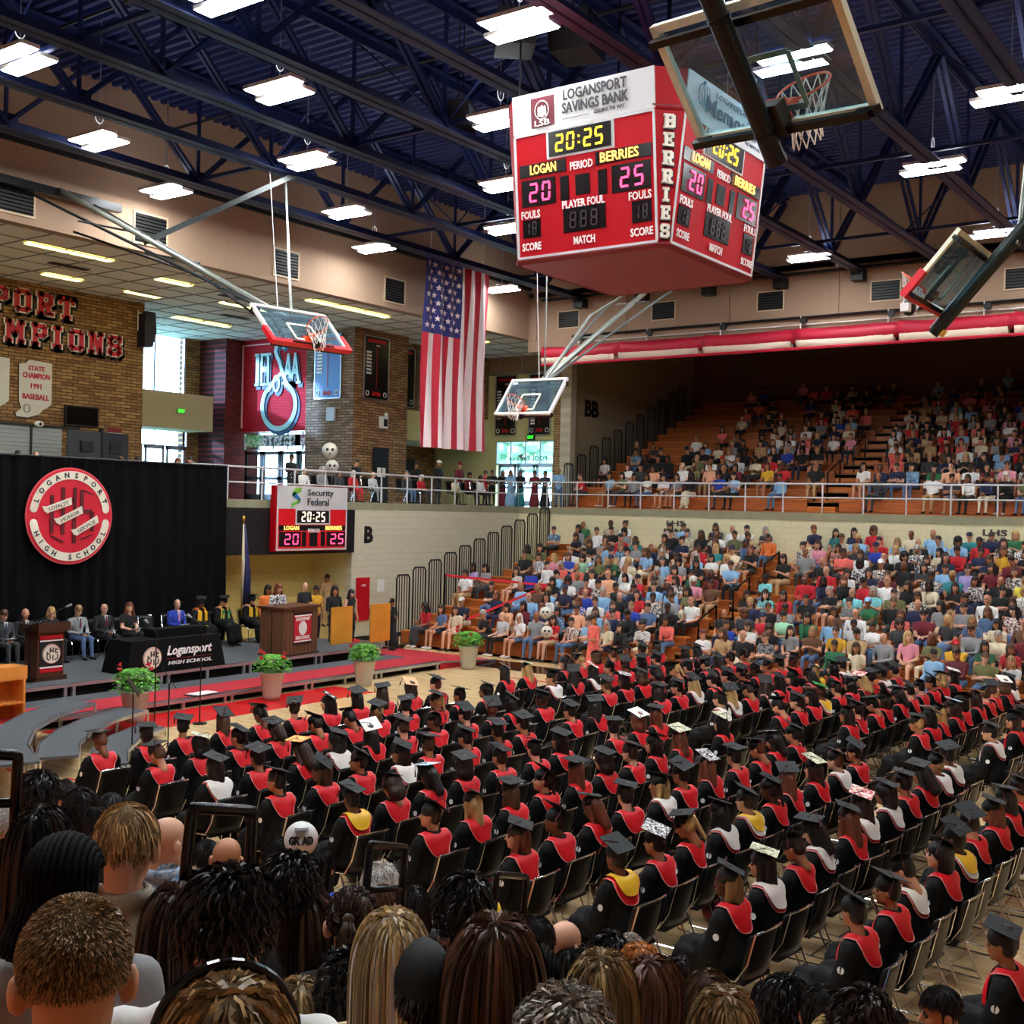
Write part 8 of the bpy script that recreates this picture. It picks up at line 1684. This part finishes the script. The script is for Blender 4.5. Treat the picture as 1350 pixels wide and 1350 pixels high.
NP = [
 (100, 1184, 140, 'man with short sandy buzz-cut hair and glasses, largest head bottom left', 'buzz', 9, 0, 'charcoal', 'wide', .0, -.12, None, None, 1, ('glasses',), 0, .175),
 (86, 1104, 122, 'person with thick black braids behind the sandy-haired man', 'braids', 0, 4, 'grey', 'up', -.25, -.1, None, None, 2, None, 0, .215),
 (2, 1058, 48, 'grey-haired man in blue plaid shirt cut off by the left edge', 'buzz', 8, 0, plaid, 'up', .2, -.05, None, None, 3, None),
 (168, 1060, 64, 'man with fair hair in beige suit jacket', 'short', 6, 0, suit_b, 'wide', -.15, -.2, None, None, 1, ('collar',)),
 (222, 1074, 44, 'bald man with glasses in blue checked shirt', 'bald', 3, 0, ging, 'wide', -.9, -.1, None, None, 1, ('glasses', 'collar')),
 (300, 1102, 38, 'bald man in white shirt seen through the black handrail', 'bald', 3, 2, 'white', 'up', -.3, -.2, None, None, 1, ('collar',)),
 (272, 1107, 33, 'black-haired head left of the bald man behind the handrail', 'short', 0, 3, 'navy', 'up', 0, -.1, None, None, 2, None),
 (58, 1062, 58, 'woman with straight near-black hair behind the braids', 'straight', 0, 2, 'charcoal', 'slim', -.5, -.05, .30, None, 1, None, 0, .18),
 (34, 1051, 36, 'person with short fair bob by the left handrail', 'short', 6, 0, 'mustard', 'slim', .1, -.05, None, None, 2, None),
 (52, 1019, 38, 'man with thick black hair near the left handrail', 'thick', 0, 2, 'black', 'up', -.6, -.1, None, None, 1, None),
 (84, 1029, 30, 'person with headphones and dark red top', 'buzz', 1, 1, 'maroon', 'up', -.8, -.3, None, None, 2, ('headphones',)),
 (108, 1038, 36, 'dark-haired head right of the headphones wearer', 'short', 0, 3, 'black', 'up', -.2, 0, None, None, 3, None), (113, 1056, 44, 'round black-haired head left of the beige suit', 'short', 0, 3, 'black', 'up', .1, 0, None, None, 1, None, 0, .18),
 (146, 1046, 30, 'black-haired person leaning down beside the beige suit', 'short', 0, 3, 'black', 'lean', -.5, -.3, None, None, 2, None), (131, 1066, 38, 'woman with straight brown hair beside the beige suit', 'straight', 3, 0, 'white', 'slim', -.4, -.1, .26, None, 2, None, 0, .18),
 (235, 1167, 68, 'woman with long dark brown hair left of the wavy-haired man', 'straight', 2, 1, 'charcoal', 'slim', .1, -.1, .46, 3, 1, None, 0, .185),
 (303, 1150, 104, 'young man with thick wavy black hair and white shirt', 'thick', 0, 1, 'white', 'wide', -.55, -.2, None, None, 2, ('collar',), 0, .20),
 (300, 1290, 200, 'head with streaky brown hair and black band at the bottom', 'straight', 9, 0, 'black', 'up', .1, -.05, .34, 5, 3, ('band',), 0, .20),
 (365, 1102, 32, 'small black-haired head left of the printed balloon', 'short', 0, 3, 'black', 'up', 0, 0, None, None, 1, None), (382, 1127, 58, 'person with tousled black hair below the balloon', 'thick', 0, 2, 'charcoal', 'up', -.4, -.1, None, None, 3, None, 0, .19),
 (424, 1118, 33, 'girl with black hair in sleeveless blue and red top', 'straight', 0, 1, 'royal blue', 'slim', -.6, -.1, .2, None, 1, None, 0, .18), (358, 1149, 46, 'person with light brown hair behind the white-shirted man', 'short', 6, 0, 'tan', 'up', -.7, 0, None, None, 3, None),
 (402, 1170, 72, 'woman with long brown hair turning auburn at the ends', 'straight', 2, 0, 'black', 'slim', 0, -.1, .48, 4, 2, None, 0, .19), (465, 1170, 60, 'woman with brown ponytail', 'tied', 2, 0, 'black', 'slim', -.1, -.05, None, 3, 1, None, 0, .17),
 (506, 1166, 32, 'brown-haired head just right of the ponytail', 'short', 3, 0, 'grey', 'up', -.4, 0, None, None, 1, None), (517, 1200, 82, 'woman with shoulder-length streaked blonde hair', 'straight', 5, 0, 'cream', 'slim', 0, -.12, .28, 8, 3, None, 0, .19),
 (547, 1168, 34, 'person with long black hair beyond the blonde woman', 'straight', 0, 2, 'black', 'slim', .2, 0, .26, None, 2, None, 0, .18), (502, 1142, 30, 'small white-haired person framed by the middle handrail', 'curls', 8, 0, 'charcoal', 'slim', -.4, -.2, None, None, 2, None, 0, .18),
 (612, 1154, 62, 'person with dense black curly hair and dark patterned shirt', 'thick', 0, 3, 'navy', 'up', -.1, -.1, None, None, 1, None, 2, .20), (612, 1190, 56, 'man in white mesh cap and grey-blue sweater', 'buzz', 7, 0, 'denim blue', 'wide', -.35, -.1, None, None, 1, ('cap_back',), 0, .18),
 (645, 1188, 30, 'person in yellow cap behind the white-capped man', 'short', 0, 2, 'black', 'up', 0, 0, None, None, 2, ('cap_yellow',)), (655, 1208, 84, 'woman with long auburn-brown hair and green striped top', 'straight', 3, 0, stripe, 'slim', -.05, -.1, .46, 4, 1, None, 0, .19),
 (552, 1246, 86, 'person in black cap with small red mark', 'short', 0, 3, 'black', 'up', .2, .15, None, None, 3, ('cap_front',), 0, .19), (470, 1262, 96, 'person with tight black curls at the bottom', 'curls', 0, 4, 'black', 'up', 0, -.1, None, None, 1, None, 0, .20),
 (702, 1248, 72, 'person with neat black cornrows at the bottom', 'cornrows', 0, 4, 'black', 'up', -.1, -.1, None, None, 2, None, 0, .18), (395, 1290, 100, 'person with light brown hair right of the black band head', 'straight', 9, 0, 'black', 'slim', .1, -.1, .36, 5, 2, None, 0, .2),
 (745, 1212, 40, 'bald man with glasses looking down', 'bald', 3, 0, 'charcoal', 'up', -.7, -.25, None, None, 1, ('glasses',)), (706, 1208, 46, 'black-haired head left of the bald man with glasses', 'short', 0, 2, 'black', 'up', 0, -.1, None, None, 1, None), (752, 1246, 42, 'woman with black hair below the bald man', 'straight', 0, 2, 'black', 'slim', -.2, -.1, .3, None, 1, None, 0, .18),
 (802, 1231, 46, 'man with thick short black hair right of the bald man', 'thick', 0, 2, 'charcoal', 'up', -.1, -.1, None, None, 1, None, 0, .18), (832, 1230, 34, 'grey-haired head behind the strawberry blonde woman', 'short', 7, 0, 'grey', 'up', 0, 0, None, None, 2, None), (843, 1244, 50, 'woman with strawberry blonde hair', 'straight', 10, 0, 'tan', 'slim', .1, -.1, .26, None, 3, None, 0, .18),
 (795, 1254, 76, 'woman with highlighted blonde hair and blue sparkly top', 'straight', 9, 0, 'royal blue', 'slim', -.1, -.1, .34, 5, 1, None, 1, .19), (863, 1264, 60, 'woman with auburn hair and glasses in profile', 'straight', 4, 0, 'white', 'slim', -.75, -.1, .40, 3, 2, ('glasses',), 0, .185),
 (745, 1316, 108, 'person with grey curly hair at the bottom edge', 'curls', 7, 0, 'grey', 'up', 0, -.1, None, None, 3, None, 0, .2), (898, 1260, 36, 'dark-haired head behind the woman in profile', 'straight', 0, 2, 'charcoal', 'slim', 0, 0, .25, None, 3, None, 0, .18),
 (935, 1279, 62, 'man with short brown hair near the bottom', 'short', 3, 0, 'black', 'up', -.3, -.1, None, None, 1, None, 0, .18), (955, 1303, 92, 'person with light brown hair at the bottom edge', 'straight', 9, 0, 'tan', 'slim', .1, -.1, .3, 6, 3, None, 0, .2), (962, 1330, 84, 'blonde head at the very bottom edge', 'straight', 5, 0, 'white', 'slim', 0, -.1, .3, None, 2, None, 0, .2),
 (1035, 1288, 56, 'young man with spiky black hair', 'thick', 0, 1, 'light grey', 'up', -.3, -.1, None, None, 2, ('collar',), 0, .19), (1009, 1294, 36, 'black-haired head left of the spiky-haired man', 'straight', 0, 2, 'black', 'slim', 0, 0, .22, None, 1, None, 0, .18), (1085, 1299, 48, 'young man with short black hair at the bottom', 'short', 0, 2, 'black', 'up', 0, -.1, None, None, 1, None, 0, .18),
 (1138, 1304, 62, 'person with dark brown side-swept hair at the bottom', 'thick', 1, 1, 'charcoal', 'up', -.4, -.1, None, None, 1, None, 0, .19), (1098, 1338, 52, 'pale blonde head at the bottom edge', 'short', 5, 0, 'white', 'up', 0, 0, None, None, 1, None), (1240, 1301, 36, 'boy with short black hair looking down', 'short', 0, 2, 'charcoal', 'lean', 1.9, -.2, None, None, 3, None, 0, .165),
 (1178, 1332, 30, 'small black-haired head near the bottom right', 'short', 0, 3, 'black', 'up', 0, 0, None, None, 2, None), (575, 1218, 30, 'black-haired head between the blonde woman and the white cap', 'short', 0, 2, 'denim blue', 'up', 0, 0, None, None, 3, None), (12, 1105, 60, 'person in dark grey at the left edge beside the braids', 'short', 1, 1, 'charcoal', 'up', .3, 0, None, None, 1, None, 0, .18),
 (640, 1335, 90, 'dark-haired head at the bottom edge under the striped top', 'short', 1, 2, 'black', 'up', 0, -.1, None, None, 1, None, 0, .2), (560, 1345, 90, 'black-haired head at the bottom edge under the black cap', 'curls', 0, 3, 'black', 'up', 0, -.1, None, None, 2, None, 0, .2), (180, 1215, 30, 'person in pink top half hidden by the sandy-haired man', 'straight', 1, 1, 'pink', 'slim', 0, 0, .3, None, 2, None, 0, .18)]
for a in NP: near_person(*a)
# foreground handrails: black tube hoops standing in the near aisle
def near_hoop(lab, x0, y0, x1, y1, d, dd=.0):
    A, B_, C2, D2 = wpt(x0, y1, d), wpt(x0 + (x1 - x0) * .12, y0, d), wpt(x1, y0 + 4, d + dd), wpt(x1 - 4, y1 - (y1 - y0) * .1, d + dd); up = np.array([0, 0, 1.])
    mb = M(); s = lambda p, q, f: p * (1 - f) + q * f
    mb.tube([A - [0, 0, .6], A, s(A, B_, .8), s(A, B_, .93) , B_, s(B_, C2, .1), s(B_, C2, .9), C2, s(C2, D2, .12), D2, D2 - [0, 0, .25]], .021, 10); mb.tube([s(A, B_, .12), s(A, B_, .12) * .08 + s(D2, C2, .06) * .92, s(D2, C2, .05)], .018, 10)
    tag(mb.build('aisle_rail', [mat('rail_gloss_black', (10, 10, 11), .2, .3)], None, True), lab, 'handrail', 'handrails of the near aisle')
near_hoop('black tubular handrail hoop in front of the bald man', 243, 1065, 333, 1165, 3.9, .25); near_hoop('black tubular handrail hoop around the white-haired person', 482, 1113, 534, 1182, 5.8, .3); near_hoop('black tubular handrail hoop right of the curly-haired person', 650, 1152, 694, 1215, 7.2, .3); near_hoop('black tubular handrail cut off by the left edge', -60, 992, 24, 1070, 4.2, .1)
